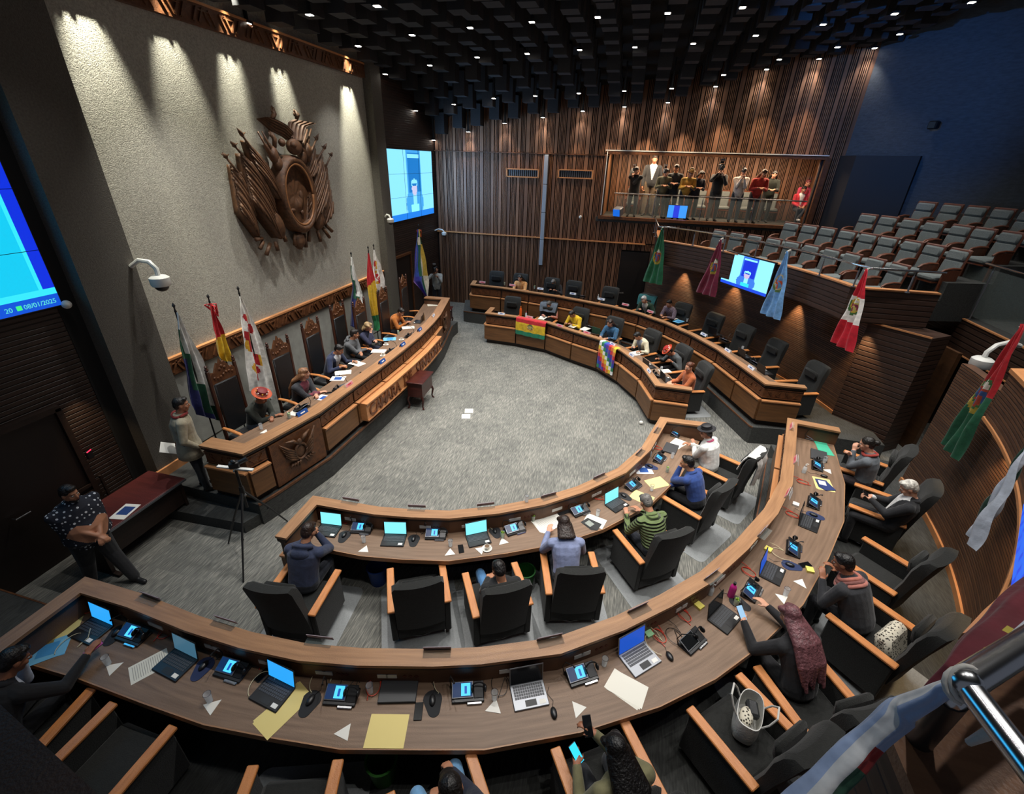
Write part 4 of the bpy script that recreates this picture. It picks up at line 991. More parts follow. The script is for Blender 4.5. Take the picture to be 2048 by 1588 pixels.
# flags tied to the balcony handrail
EMB = ('#b39a35', '#3f6f3a', '#c9c4b8', '#2f4f8a', '#a8402c')
def rail_flag(label, px_top, px_bot, w1, pat, wd=None, pw=.8, zt=3.88, radial=B_R - .05, **k):
    tp = G(px_top[0], px_top[1], zt); v = (tp.xy - V(CB)).normalized(); tang = V((v.y, -v.x, 0)) if wd is None else V(wd)
    bt = None; r_ = _ray(*px_bot); best = None
    for s in range(1, 400):                       # where the sight line meets the vertical plane of the flag
        q = V((0, 0, EYE)) + V(r_) * (s * .02 / 10 * 1.0) * 1.0
    pl = V((v.x, v.y, 0)); dd = pl.dot(tp - V((0, 0, EYE))) / pl.dot(V(r_)); q = V((0, 0, EYE)) + V(r_) * dd
    L = tp.z - q.z; sk = (q - tp).dot(tang) - w1 / 2
    t = thing('hanging_flag', label, 'flag', tp, group='flags hanging from the balcony rail')
    drape(t, 'flag_cloth', (-v.x * .12, -v.y * .12, 0), tang, L, .04, w1, pat, skew=sk, pw=pw, amp=k.pop('amp', .04), folds=k.pop('folds', 3), **k)
    b = MB(); b.tube([(0, 0, .02), (-v.x * .06, -v.y * .06, 0), (-v.x * .12, -v.y * .12, -.06)], .022, 6); b.build('tie_cord', flat('#b9b4a8'), t, smooth=True); return t
rail_flag('green flag with a shield emblem hanging at the left end of the balcony rail', (1327, 455), (1307, 565), .72, bands(['#12613f'], (.5, .52, .3, .17, EMB)))
rail_flag('dark crimson flag with a shield emblem hanging on the balcony rail left of the television', (1446, 478), (1415, 588), .72, bands(['#6a1233'], (.55, .55, .3, .16, EMB)))
rail_flag('pale blue flag with a round emblem hanging on the balcony rail right of the television', (1581, 502), (1545, 632), .72, bands(['#6fa3d8'], (.5, .55, .36, .16, ('#5d7f4a', '#c9b98a', '#5f93c8', '#c04a2a', '#5f93c8'))))
rail_flag('red and white flag with a shield emblem hanging at the balcony corner', (1743, 538), (1690, 693), .78, bands(['#c8142c', '#ece8e2', '#c8142c'][:2] if False else ['#c8142c', '#ece8e2', '#c8142c'], (.5, .56, .32, .13, ('#3f6f3a', '#c9a93a', '#d8d4c8', '#8a2a4a', '#c8b860'))))

# ================================================================= PEOPLE
def capsule(b, p0, p1, r0, r1=None, n=10):
    r1 = r0 if r1 is None else r1; p0, p1 = V(p0), V(p1); d = p1 - p0; L = d.length
    if L < 1e-5: return b.ball(p0, r0, n, 6)
    d = d / L; pts = []; rs = []
    for a in (-1, -.92, -.7, -.38): pts.append(p0 + d * (a * r0)); rs.append(max(.0008, r0 * math.sqrt(max(0, 1 - a * a))))
    pts.append(p0); rs.append(r0); pts.append(p1); rs.append(r1)
    for a in (.38, .7, .92, 1): pts.append(p1 + d * (a * r1)); rs.append(max(.0008, r1 * math.sqrt(max(0, 1 - a * a))))
    return b.tube(pts, rs, n)
def remesh(b, name, vox, parent, smooth_it=4, fac=.55):
    o = b.build(name, None, None, fix=False)
    md = o.modifiers.new('r', 'REMESH'); md.mode = 'VOXEL'; md.voxel_size = vox; md.use_smooth_shade = True
    ms = o.modifiers.new('s', 'SMOOTH'); ms.factor = fac; ms.iterations = smooth_it
    me = bpy.data.meshes.new_from_object(o.evaluated_get(bpy.context.evaluated_depsgraph_get()))
    old = o.data; o.modifiers.clear(); o.data = me; bpy.data.meshes.remove(old); me.name = name; o.parent = parent
    me.materials.clear(); return o
def ik(S_, T_, a, c, pole):
    d = T_ - S_; L = min(d.length, (a + c) * .985); d = d.normalized(); x = (a * a - c * c + L * L) / (2 * L); h = math.sqrt(max(0, a * a - x * x))
    p = (V(pole) - d * V(pole).dot(d)); p = p.normalized() if p.length > 1e-4 else V((0, 0, -1)); return S_ + d * x + p * h, S_ + d * L
def hand(b, seg, W, d, nrm, side, curl=.45, k=1.0):
    """palm, four fingers of unequal length and a thumb from the side of the palm"""
    d = d.normalized(); nrm = (nrm - d * nrm.dot(d)); nrm = nrm.normalized() if nrm.length > 1e-4 else V((0, 0, -1)); ac = d.cross(nrm).normalized() * side   # ac: towards the thumb
    for i in range(4):
        off = ac * (.028 - .0185 * i); kn = W + d * (.088 - .004 * abs(i - 1)) + off; capsule(b, W + d * .015 + off * .7, kn, .0125 * k, .0115 * k, 8)
        q = kn; ang = curl * .5 + .05 * i; L = (.040, .045, .041, .031)[i]
        for j in range(3):
            dd = (d * math.cos(ang) + nrm * math.sin(ang) + ac * (.06 - .05 * i)).normalized(); q2 = q + dd * (L * (1, .72, .58)[j]); capsule(b, q, q2, (.0098 - .0009 * j) * k, (.009 - .0009 * j) * k, 8); q = q2; ang += curl
    t0 = W + d * .028 + ac * .026; t1 = t0 + (d * .6 + ac * .75 + nrm * .25).normalized() * .038; t2 = t1 + (d * .9 + ac * .25 + nrm * .3).normalized() * .032
    capsule(b, W + d * .01 + ac * .012, t0, .014 * k, .013 * k, 8); capsule(b, t0, t1, .0125 * k, .011 * k, 8); capsule(b, t1, t2, .0105 * k, .009 * k, 8)
    seg.append((W, W + d * .16, .04, .045, 0))
HAIRM = {}
def hairmat(h):
    if h not in HAIRM: HAIRM[h] = mat('hair_' + h.lstrip('#'), S(h), 0.45, noise=.45, nscale=30, stretch=(1, 1, .12), bump=.6, bscale=45)
    return HAIRM[h]
def person(label, place, pose='sit', top='#2a2c30', bottom='#15161a', skin=M_SKIN, hair='#15110f', style='short', lean=18, yaw=0, roll=0, lh=(-.17, .50, .80), rh=(.17, .50, .80),
           head=(0, 20, 0), hipy=0.0, bulk=1.0, sc=1.0, vox=.0095, at=None, skirt=None, short=False, shirt=None, shoe='#0f0f10', topmat=None, legs=None, hat=None, collar=None, hood=None, scarf=None, curl=.45, brows=True, group=None, name='person', beard=False, eyes=True, seatz=.0, elbow=None):
    x, y, z0, rz = place
    root = thing(name, label, 'person', (x, y, z0), rz, group, sc)
    b = MB(); seg = []                       # seg: (p0, p1, r0, r1, material slot) 0 skin 1 top 2 bottom 3 shoe 4 shirt
    sit = pose == 'sit'
    hz = (.555 + seatz) if sit else .93
    Hc = V((0, hipy, hz)); T = Matrix.Rotation(math.radians(yaw), 3, 'Z') @ Matrix.Rotation(math.radians(roll), 3, 'Y') @ Matrix.Rotation(-math.radians(lean), 3, 'X')
    def tp(v): return Hc + T @ V(v)
    # trunk: elliptical rings from the pelvis to the neck
    prof = [(-.10, .125, .10), (-.06, .170, .13), (.02, .190, .145), (.12, .182, .142), (.22, .185, .142), (.32, .200, .148), (.42, .205, .142), (.48, .175, .118), (.525, .105, .085), (.56, .062, .062)]
    rings = []
    for (z, rx, ry) in prof:
        k = bulk if z < .45 else 1 + (bulk - 1) * .4; kk = bulk ** 1.6 if .0 < z < .3 else bulk
        bow = .02 * math.sin(max(0, z) / .56 * PI)
        rings.append([tp((rx * k * math.cos(2 * PI * q / 18), ry * kk * math.sin(2 * PI * q / 18) - bow + (.03 * (kk - 1) * 3 if z < .35 else 0), z)) for q in range(18)])
    b.sweep(rings)
    seg += [(tp((0, 0, -.06)), tp((0, 0, .02)), .15, .15, 2), (tp((0, 0, .08)), tp((0, 0, .42)), .145 * bulk, .15 * bulk, 1), (tp((-.13, 0, .44)), tp((.13, 0, .44)), .075, .075, 1)]
    if not sit: seg[0] = (tp((0, 0, -.12)), tp((0, 0, -.04)), .13, .13, 2); seg.append((tp((0, 0, -.02)), tp((0, 0, .1)), .16 * bulk, .15 * bulk, 1))
    # legs
    if legs is None:
        legs = [((-.13, .42, .53), (-.13, .40, .09)), ((.13, .42, .53), (.13, .42, .09))] if sit else [((-.11, .03, .50), (-.12, .0, .09)), ((.11, .03, .50), (.12, .05, .09))]
    for s, (kn, an) in zip((-1, 1), legs):
        hp = Hc + V((s * .095, 0, -.02)); kn = V(kn) + V((0, hipy if sit else 0, seatz)); an = V(an) + V((0, hipy if sit else 0, 0))
        lk = (1 + (bulk - 1) * .7) * (1.0 if sit else 1.14); capsule(b, hp, kn, .092 * lk, .066 * lk, 12); capsule(b, kn, an, .064 * lk, .048 * lk, 12); seg += [(hp, kn, .088 * lk, .065 * lk, 2), (kn, an, .062 * lk, .05 * lk, 2)]
        f = V((0, 1, 0)) if legs is None or True else 0; toe = an + V((s * .02, .17, -.055)); heel = an + V((0, -.03, -.055))
        capsule(b, heel, toe, .036, .034, 10); capsule(b, an, an + V((0, .03, -.04)), .04, .04, 8); seg.append((heel, toe, .045, .045, 3))
    # arms
    HW = []
    for s, tgt, el in ((-1, lh, elbow and elbow[0]), (1, rh, elbow and elbow[1])):
        Sj = tp((s * .192 * (1 + (bulk - 1) * .5), -.005, .448)); tgt = V(tgt)
        pole = V(el) if el else (V((s * .55, -.25, -1)) if sit else V((s * .5, -.6, -.6)))
        E, W = ik(Sj, tgt, .285, .255, pole); j = .004 if short else .018
        capsule(b, Sj, E, (.056 + j) * (1 + (bulk - 1) * .5), .043 + j, 12); capsule(b, E, W, .042 + j, .029 + j * .6, 12); capsule(b, tp((s * .06, -.01, .47)), Sj, .065, .058 + j, 10)
        fd = (W - E).normalized(); seg += [(Sj, E, .062 + j, .05 + j, 1), (E, W - fd * .01, .046 + j, .034 + j, 1)]
        if short: seg[-1] = (E, W, .05, .04, 0); seg[-2] = (Sj, Sj.lerp(E, .75), .07, .07, 1); seg.append((Sj.lerp(E, .9), E, .055, .05, 0))
        nr = V((0, 0, -1)) if abs(fd.z) < .8 else V((-s, 0, 0)); hand(b, seg, W + fd * .012, fd, nr, s, curl, 1.0 if vox < .011 else 1.25); capsule(b, W - fd * .03, W + fd * .02, .027, .024, 8); seg.append((W + fd * .0, W + fd * .03, .03, .03, 0)); HW.append(W + fd * .09)
    # neck and head
    hy, hp_, hr = head; N = tp((0, 0, .54)); Rh = Matrix.Rotation(math.radians(yaw + hy), 3, 'Z') @ Matrix.Rotation(-math.radians(hp_), 3, 'X') @ Matrix.Rotation(math.radians(hr), 3, 'Y')
    nd = (T @ V((0, .25, 1))).normalized().lerp((Rh @ V((0, .1, 1))).normalized(), .5).normalized(); Hd = N + nd * .075 + Rh @ V((0, .025, .085))
    def hp(v): return Hd + Rh @ V(v)
    capsule(b, tp((0, -.005, .48)), hp((0, -.015, -.06)), .066, .060, 12); seg.append((tp((0, 0, .56)), hp((0, -.01, -.07)), .056, .056, 0))
    b.ball(hp((0, -.008, .028)), (.077, .094, .090), 16, 10, Rh); b.ball(hp((0, .020, -.028)), (.063, .076, .090), 14, 10, Rh); b.ball(hp((0, .050, -.088)), (.040, .042, .032), 12, 8, Rh)
    capsule(b, hp((0, .094, .012)), hp((0, .112, -.022)), .010, .0155, 8); capsule(b, hp((-.035, .082, .030)), hp((.035, .082, .030)), .012, .012, 8); capsule(b, hp((-.014, .090, -.055)), hp((.014, .090, -.055)), .011, .011, 8)
    for s in (-1, 1): b.ball(hp((s * .079, -.004, -.006)), (.011, .024, .032), 8, 8, Rh); b.ball(hp((s * .042, .066, -.025)), (.024, .024, .026), 8, 6, Rh)
    seg += [(hp((0, -.01, .03)), hp((0, .02, -.03)), .095, .09, 0), (hp((0, .05, -.085)), hp((0, .05, -.08)), .05, .05, 0)]
    o = remesh(b, 'body', vox, root)
    me = o.data; mats = [skin, topmat if isinstance(topmat, bpy.types.Material) else cloth(top), cloth(bottom), flat(shoe, .5), cloth(shirt or top)]
    for m_ in mats: me.materials.append(m_)
    n = len(me.polygons); c = np.empty(n * 3); me.polygons.foreach_get('center', c); c = c.reshape(-1, 3); best = np.full(n, 9.); idx = np.zeros(n, int)
    for (p0, p1, r0, r1, mi) in seg:
        p0 = np.array(p0); p1 = np.array(p1); d = p1 - p0; t = np.clip(((c - p0) @ d) / max(1e-9, d @ d), 0, 1); q = np.linalg.norm(c - p0 - t[:, None] * d, axis=1) - (r0 + (r1 - r0) * t)
        w = q < best; best[w] = q[w]; idx[w] = mi
    if shirt:
        Ti = np.array(T.transposed()); loc = (c - np.array(Hc)) @ Ti.T; w = (idx == 1) & (loc[:, 1] > .03) & (np.abs(loc[:, 0]) < .012 + .10 * np.clip((loc[:, 2] - .12) / .40, 0, 1)) & (loc[:, 2] > .12); idx[w] = 4
    me.polygons.foreach_set('material_index', idx.astype(np.int32)); me.update()
    # hair
    if style != 'bald':
        h = MB(); hv = .010 if vox < .011 else .013
        h.ball(hp((0, -.020, .043)), (.086, .098, .088), 16, 10, Rh); h.ball(hp((0, -.055, .005)), (.079, .060, .088), 14, 8, Rh)
        if style in ('short', 'sides'): h.ball(hp((0, .045, .098)), (.058, .045, .030), 12, 8, Rh)
        dn = V((0, 0, -1)); back = T @ V((0, -1, 0))
        if style in ('long', 'bob', 'wavy'):
            L = {'long': .42, 'wavy': .24, 'bob': .12}[style]
            for q in range(9):
                a = -PI * .93 + q * (PI * .86) / 8; st = hp((.074 * math.cos(a), .07 * math.sin(a) - .01, -.01)); cx_ = math.cos(a)
                m1 = tp((.115 * cx_, -.118 - .035 * abs(math.sin(a)), .505)); m2 = tp((.135 * cx_ + .01 * math.sin(q * 2.3), -.165 - .03 * abs(math.sin(a)), .505 - L * .45)); m3 = tp((.12 * cx_ + .012 * math.sin(q * 3.1), -.175 - .015 * math.sin(q), .505 - L * (.9 + .15 * math.sin(q * 2.1))))
                if L < .2: capsule(h, st, st.lerp(m1, .75), .038, .026, 8); continue
                capsule(h, st, m1, .038, .044, 8); capsule(h, m1, m2, .042, .036, 8)
                if L > .3: capsule(h, m2, m3, .036, .018, 8)
            h.ball(hp((-.05, .03, .075)), (.04, .06, .035), 10, 6, Rh); h.ball(hp((.05, .03, .075)), (.04, .06, .035), 10, 6, Rh)
        if style == 'bun': h.ball(hp((0, -.135, .02)), .045, 10, 8)
        if style == 'braid': capsule(h, hp((0, -.09, -.03)), hp((0, -.10, -.06)) + dn * .25, .03, .015, 8)
        ho = remesh(h, 'hair', hv, root, 2, .4); ho.data.materials.append(hairmat(hair))
    if beard:
        h = MB(); h.ball(hp((0, .035, -.078)), (.058, .055, .045), 12, 8, Rh); bo = remesh(h, 'beard', .01, root, 2); bo.data.materials.append(hairmat(hair)); bo.location = Rh @ V((0, .004, -.006))
    if eyes:
        for s in (-1, 1):
            h = MB(); h.mat(flat('#e8e4dc', .3)); h.ball(hp((s * .030, .0815, .008)), (.0135, .0115, .0095), 10, 8, Rh); h.mat(flat('#1a100a', .2)); h.ball(hp((s * .030, .0895, .008)), (.006, .005, .006), 8, 6, Rh); h.build('eye', None, root, smooth='all')
            h = MB(); capsule(h, hp((s * .016, .094, .033)), hp((s * .046, .083, .034)), .004, .003, 6); h.build('eyebrow', hairmat(hair if style != 'bald' else '#3a3028'), root, smooth='all')
        h = MB(); h.ball(hp((0, .0985, -.055)), (.022, .006, .0075), 12, 6, Rh); h.build('lips', flat('#8a4638', .5), root, smooth='all')
    if collar:
        h = MB(); pts = [tp((.082 * math.cos(a), .070 * math.sin(a) - .008, .505 + .028 * (1 - math.sin(a)) * .6)) for a in [PI * .5 + .35 + (2 * PI - .7) * q / 16 for q in range(17)]]
        h.tube(pts, [.012] + [.021] * 15 + [.012], 8, flat_=1.2); h.build('collar', cloth(collar), root, smooth='all')
    if hood:
        h = MB(); h.ball(tp((0, -.115, .45)), (.135, .065, .085), 14, 8, T); h.tube([tp((.12 * math.cos(a), .10 * math.sin(a) - .02, .50 + .03 * (1 - math.sin(a)))) for a in [PI + .1 + (PI - .2) * q / 10 for q in range(11)]], .034, 8); ho = remesh(h, 'hood', .012, root, 4); ho.data.materials.append(cloth(hood))
    if scarf:
        for q, cc in enumerate(scarf):
            h = MB(); rr = .10 + .022 * q; pts = [tp((rr * 1.12 * math.cos(a), rr * .95 * math.sin(a) - .005, .535 - .032 * q + .015 * math.sin(2 * a))) for a in [2 * PI * k / 20 for k in range(21)]]; h.tube(pts, .024, 8); h.build('scarf_band', cloth(cc), root, smooth='all')
    if hat:
        kind, c1, c2 = hat; h = MB(); o_ = hp((0, -.012, .075)); Rt = Rh
        prof = {'wide': [(.001, .108), (.05, .106), (.085, .090), (.096, .05), (.100, .012), (.105, .006), (.150, .0), (.168, .012), (.172, .020), (.165, .016), (.148, .006), (.10, .0)],
                'flat': [(.001, .085), (.075, .083), (.092, .07), (.097, .01), (.14, .0), (.165, .004), (.165, -.004), (.10, -.006)],
                'bowler': [(.001, .12), (.045, .115), (.08, .09), (.092, .05), (.094, .01), (.13, .0), (.14, .014), (.138, .02), (.13, .006), (.09, .0)]}[kind]
        h.mat(flat(c1, .6)); h.lathe(prof[:5], o_, 22, Rt); h.mat(flat(c2, .6)); h.lathe(prof[4:], o_, 22, Rt); h.mat(flat('#d9cfc0' if kind == 'wide' else c2)); h.lathe([(.1015, .012), (.1015, .03), (.099, .03)], o_, 22, Rt)
        ht = h.build('hat', None, root, smooth=True)
        if kind == 'wide':
            for k in range(8):
                a = 2 * PI * k / 8; h = MB(); h.ball(o_ + Rt @ V((.093 * math.cos(a), .093 * math.sin(a), .055)), .016, 8, 6); h.build('hat_ornament', flat(('#e6ddcf', '#d9a52c', '#e6ddcf')[k % 3]), ht, smooth='all')
    if skirt:
        h = MB(); h.sweep([[tp((r_ * 1.12 * bulk * math.cos(2 * PI * k / 24), r_ * .92 * bulk * math.sin(2 * PI * k / 24), z_)) for k in range(24)] for (r_, z_) in ((.15, .10), (.185, -.02), (.20, -.12), (.205, -.22), (.19, -.225), (.17, -.1))], caps=False); h.build('jacket_skirt', cloth(skirt), root, smooth='all')
    Mw = Matrix.Translation((x, y, z0)) @ Matrix.Rotation(rz, 4, 'Z') @ Matrix.Scale(sc, 4)
    if at and z0 < 3:                       # the head stands where it was measured
        w = Mw @ Hd; g_ = G(at[0], at[1], w.z); x += g_.x - w.x; y += g_.y - w.y; root.location = (x, y, z0); Mw = Matrix.Translation((x, y, z0)) @ Matrix.Rotation(rz, 4, 'Z') @ Matrix.Scale(sc, 4)
    elif at:
        w = Mw @ Hd; q = WY(at[0], at[1], w.y); k = max(.86, min(1.16, (q.z - z0) / (w.z - z0))); sc *= k; root.scale = (sc, sc, sc); w2 = Matrix.Translation((x, y, z0)) @ Matrix.Rotation(rz, 4, 'Z') @ Matrix.Scale(sc, 4) @ Hd; x += WY(at[0], at[1], w2.y).x - w2.x; root.location = (x, y, z0); Mw = Matrix.Translation((x, y, z0)) @ Matrix.Rotation(rz, 4, 'Z') @ Matrix.Scale(sc, 4)
    return root, [Mw @ p for p in HW], Mw @ Hd
def seat(k, dy=0.0, dx=0.0, dz=0.0, dr=0.0):
    o_, rz, z0 = SEATS[k]; q = o_ + rotv(rz, dx, dy); return (q.x, q.y, z0 + dz, rz + math.radians(dr))
def dots_mat():
    m = mat('dotted_shirt', S('#1b1e2a'), 0.85); n = m.node_tree.nodes; L = m.node_tree.links; tc = n.new('ShaderNodeTexCoord'); v = n.new('ShaderNodeTexVoronoi'); v.inputs['Scale'].default_value = 19; v.inputs['Randomness'].default_value = .35
    L.new(tc.outputs['Object'], v.inputs['Vector']); c = n.new('ShaderNodeMath'); c.operation = 'LESS_THAN'; c.inputs[1].default_value = .27; L.new(v.outputs['Distance'], c.inputs[0]); mx = n.new('ShaderNodeMixRGB'); mx.inputs[1].default_value = (*S('#1b1e2a'), 1); mx.inputs[2].default_value = (*S('#c9ccd2'), 1); L.new(c.outputs[0], mx.inputs[0]); L.new(mx.outputs[0], n['Principled BSDF'].inputs['Base Color']); return m
def check_mat(nm, c1, c2, sc):
    m = mat(nm, S(c1), .85); n = m.node_tree.nodes; L = m.node_tree.links; tc = n.new('ShaderNodeTexCoord'); v = n.new('ShaderNodeTexChecker'); v.inputs['Scale'].default_value = sc; v.inputs[1].default_value = (*S(c1), 1); v.inputs[2].default_value = (*S(c2), 1)
    L.new(tc.outputs['Object'], v.inputs['Vector']); L.new(v.outputs[0], n['Principled BSDF'].inputs['Base Color']); return m
def quilt_mat():
    m = cloth('#5f7040').copy(); m.name = 'quilted_green'; n = m.node_tree.nodes; L = m.node_tree.links; w = n.new('ShaderNodeTexWave'); w.wave_type = 'BANDS'; w.bands_direction = 'Z'; w.inputs['Scale'].default_value = 7; w.inputs['Distortion'].default_value = 1.2
    tc = n.new('ShaderNodeTexCoord'); L.new(tc.outputs['Object'], w.inputs[0]); bp = n.new('ShaderNodeBump'); bp.inputs['Strength'].default_value = 1; bp.inputs['Distance'].default_value = .06; L.new(w.outputs[1], bp.inputs['Height']); L.new(bp.outputs[0], n['Principled BSDF'].inputs['Normal']); return m
NEAR = .0085; MID = .0105; FAR = .0125
PEOPLE = {}
def P(key, *a, **k): PEOPLE[key] = person(*a, **k)
# --- inner near desk
P('navy', 'man in a navy hooded jacket leaning on the inner desk, hands raised to his mouth', seat('navy', .08), top='#27304a', bottom='#20242e', style='short', hair='#2b1d16', lean=22, lh=(-.06, .42, 1.03), rh=(.05, .43, 1.02), head=(-8, 32, 0), hood='#27304a', vox=NEAR, curl=.7, elbow=((-.6, .2, -1), (.6, .2, -1)), bulk=1.08, at=(617, 1063))
P('jeans', 'man in a black top and blue jeans slumped low in the third armchair, looking down', seat('jeans', .12, dz=-.10), top='#17181a', bottom='#4f7fae', hair='#141110', lean=-26, hipy=.12, lh=(-.08, .30, .66), rh=(.06, .32, .66), head=(6, 48, 0), collar='#1c1d20', vox=NEAR, curl=.7, at=(998, 1140))
P('lavender', 'person with short dark hair in a pale lavender coat reading a large book', seat('lavender', .16), top='#7d87a8', bottom='#20242e', hair='#2b1f1a', style='bob', skin=M_SKIN3, lean=30, lh=(-.20, .56, .80), rh=(.14, .50, .82), head=(10, 36, 0), collar='#7d87a8', vox=NEAR, at=(1128, 1048))
qm = quilt_mat()
P('green', 'grey-haired man in a green quilted jacket bent over the inner desk', seat('green', .14), top='#5f7040', topmat=qm, bottom='#20242e', hair='#6b6864', lean=26, lh=(-.18, .52, .80), rh=(.10, .52, .80), head=(0, 42, 0), collar='#5f7040', vox=NEAR, bulk=1.08, at=(1292, 1004))
P('blue', 'dark-haired person in a bright blue suit jacket resting chin on hand', seat('blue', .14), top='#23407f', bottom='#15161a', hair='#120f0e', lean=24, lh=(-.04, .40, 1.05), rh=(-.18, .42, .72), head=(12, 16, 0), collar='#23407f', vox=NEAR, curl=.7, at=(1375.5, 925))
P('white', 'person in a white patterned shawl and black brimmed hat with arms folded on the desk', seat('white', .10), top='#dcdcd8', topmat=None, bottom='#a8a49a', hair='#15110f', style='braid', lean=16, lh=(.02, .40, .84), rh=(-.06, .42, .86), head=(18, 12, 0), hat=('flat', '#1b1b1f', '#1b1b1f'), vox=NEAR, bulk=1.16, curl=.6, collar='#c8567a', at=(1412, 864))
# --- outer near desk
P('dark', 'man in a dark suit at the far left holding a phone over the desk', seat('dark', .12), top='#15161a', bottom='#111216', skin=M_SKIN2, hair='#15110f', lean=30, lh=(-.02, .42, 1.0), rh=(.32, .64, .84), head=(-22, 30, 0), shirt='#c8ccd4', collar='#15161a', vox=NEAR, curl=.5, at=(28, 1320))
P('denim', 'person in pale blue jeans and a dark navy sweater at the bottom edge, head bowed', seat('denim', .12), top='#1d2233', bottom='#6f9fc8', hair='#15110f', lean=0, lh=(-.12, .30, .68), rh=(.10, .42, .72), head=(0, 45, 0), vox=NEAR, legs=[((-.20, .46, .55), (-.16, .40, .09)), ((.14, .52, .55), (.16, .46, .09))], curl=.7, at=(902, 1582))
P('olive', 'woman with long black hair in an olive outfit holding a bright phone in each hand', seat('olive', .06), top='#6f6b4c', bottom='#23252b', skin=M_SKIN2, hair='#0c0a0a', style='long', lean=12, lh=(-.24, .36, .80), rh=(-.04, .46, .98), head=(8, 40, 0), vox=NEAR, curl=.75, bulk=1.05, at=(1232, 1500))
P('purple', 'woman with long purple-tinted brown hair in black, reaching over the desk with a phone', seat('purple', .12), top='#141418', bottom='#141418', skin=M_SKIN3, hair='#6b4448', style='long', lean=26, lh=(-.30, .56, .86), rh=(.10, .66, .86), head=(8, 30, 0), vox=NEAR, curl=.5, at=(1581, 1232))
P('scarf', 'dark-haired person in charcoal knit with a striped pink scarf leaning on the desk', seat('scarf', .14), top='#25262a', bottom='#1b1c22', skin=M_SKIN2, hair='#0e0c0c', lean=30, lh=(-.12, .44, .84), rh=(.16, .44, .86), head=(18, 20, 0), scarf=('#b06a5a', '#7a4a44', '#a8685c'), vox=NEAR, bulk=1.1, at=(1687, 1126))
P('whitehair', 'white-haired man with glasses in a black suit and white shirt looking at his phone', seat('whitehair', .02), top='#191a1e', bottom='#191a1e', skin=M_SKIN3, hair='#cfcac0', lean=-12, lh=(-.06, .30, .84), rh=(.05, .30, .84), head=(10, 34, 0), shirt='#dcdcda', collar='#191a1e', vox=NEAR, curl=.8, bulk=1.05, at=(1818, 976))
P('cardigan', 'woman with dark tied hair in a grey cardigan and red scarf, arms folded', seat('cardigan', .10), top='#5a6066', bottom='#2a2024', skin=M_SKIN3, hair='#17130f', style='bun', lean=8, lh=(.0, .28, 1.02), rh=(-.02, .30, .95), head=(8, 20, 0), scarf=('#9a3228',), vox=NEAR, curl=.7, at=(1734, 888))
# --- presidential desk
def th(k, dy=.12, **q): return seat(k, dy, **q)
P('hat', 'person in a red decorated brimmed hat and dark green jacket with clasped hands', th('hat', .42), top='#2f332c', bottom='#5a6068', skin=M_SKIN2, hair='#15110f', style='short', lean=22, lh=(.02, .47, .80), rh=(-.03, .48, .80), head=(4, 26, 0), hat=('wide', '#7a1b20', '#b8502e'), collar='#4a4a40', vox=MID, curl=.8, at=(523, 794))
P('blonde', 'woman with long light brown hair in a dark grey blazer at the presidential desk', th('blonde', .40), top='#2c2e33', bottom='#17181c', skin=M_SKIN3, hair='#8a6142', style='long', lean=18, lh=(.04, .48, .82), rh=(-.08, .46, .80), head=(48, 6, 0), shirt='#6a2a38', vox=MID, curl=.7, at=(608, 747))
P('suit', 'man in a navy suit and open white shirt sorting papers at the presidential desk', th('suit', .40), top='#252f4d', bottom='#1a2034', hair='#15110f', lean=24, lh=(-.24, .48, .80), rh=(.26, .46, .84), head=(4, 30, 0), shirt='#d8d8dc', collar='#252f4d', vox=MID, at=(678, 699))
P('hoodie', 'young man in a grey hooded top turned to the blonde woman', th('hoodie', .40), top='#55575a', bottom='#26282c', hair='#1b1512', lean=18, lh=(.12, .44, .80), rh=(-.1, .46, .80), head=(34, 14, 0), hood='#55575a', vox=MID, at=(709, 668))
P('navy2', 'person with wavy fair hair in a navy jacket leaning her cheek on one hand', th('navy2', .38), top='#2b2e48', bottom='#1a2034', skin=M_SKIN3, hair='#a58a62', style='wavy', lean=20, lh=(.06, .44, .82), rh=(.10, .36, 1.02), head=(-8, 22, 14), vox=MID, curl=.7, at=(736, 653))
P('orange', 'person in an orange jacket typing on a small laptop at the presidential desk', th('orange', .38), top='#b56a28', bottom='#26282c', hair='#15110f', style='short', lean=28, lh=(-.08, .52, .82), rh=(.10, .52, .82), head=(-10, 38, 0), vox=MID, at=(802, 624))
# --- far inner desk
P('plaid', 'grey-haired man in a red checked shirt writing at the far inner desk', seat('plaid', .12), topmat=check_mat('red_check', '#b5503c', '#d6a490', 34), top='#b5503c', hair='#4a4642', lean=24, lh=(-.18, .52, .80), rh=(.12, .52, .80), head=(-10, 34, 0), vox=MID, at=(1098, 609))
P('yellow', 'person in a bright yellow sweater bent over papers at the far inner desk', seat('yellow', .16), top='#e0b81c', hair='#1b1512', skin=M_SKIN2, lean=30, lh=(-.10, .50, .80), rh=(.16, .52, .80), head=(-14, 42, 0), vox=MID, at=(1144, 628))
P('teal', 'person in a blue denim jacket behind a green laptop', seat('teal', .12), top='#2f5d80', hair='#2b1d16', style='bob', skin=M_SKIN3, lean=16, lh=(-.14, .50, .80), rh=(.12, .52, .80), head=(-8, 24, 0), collar='#2f5d80', vox=MID, at=(1220, 646))
P('cream', 'dark-haired person in a cream jacket reaching across the far inner desk', seat('cream', .16), top='#d8ceb0', hair='#15110f', lean=26, lh=(-.34, .50, .80), rh=(.0, .48, .82), head=(-16, 44, 0), shirt='#8a8f9c', vox=MID, at=(1275, 672))
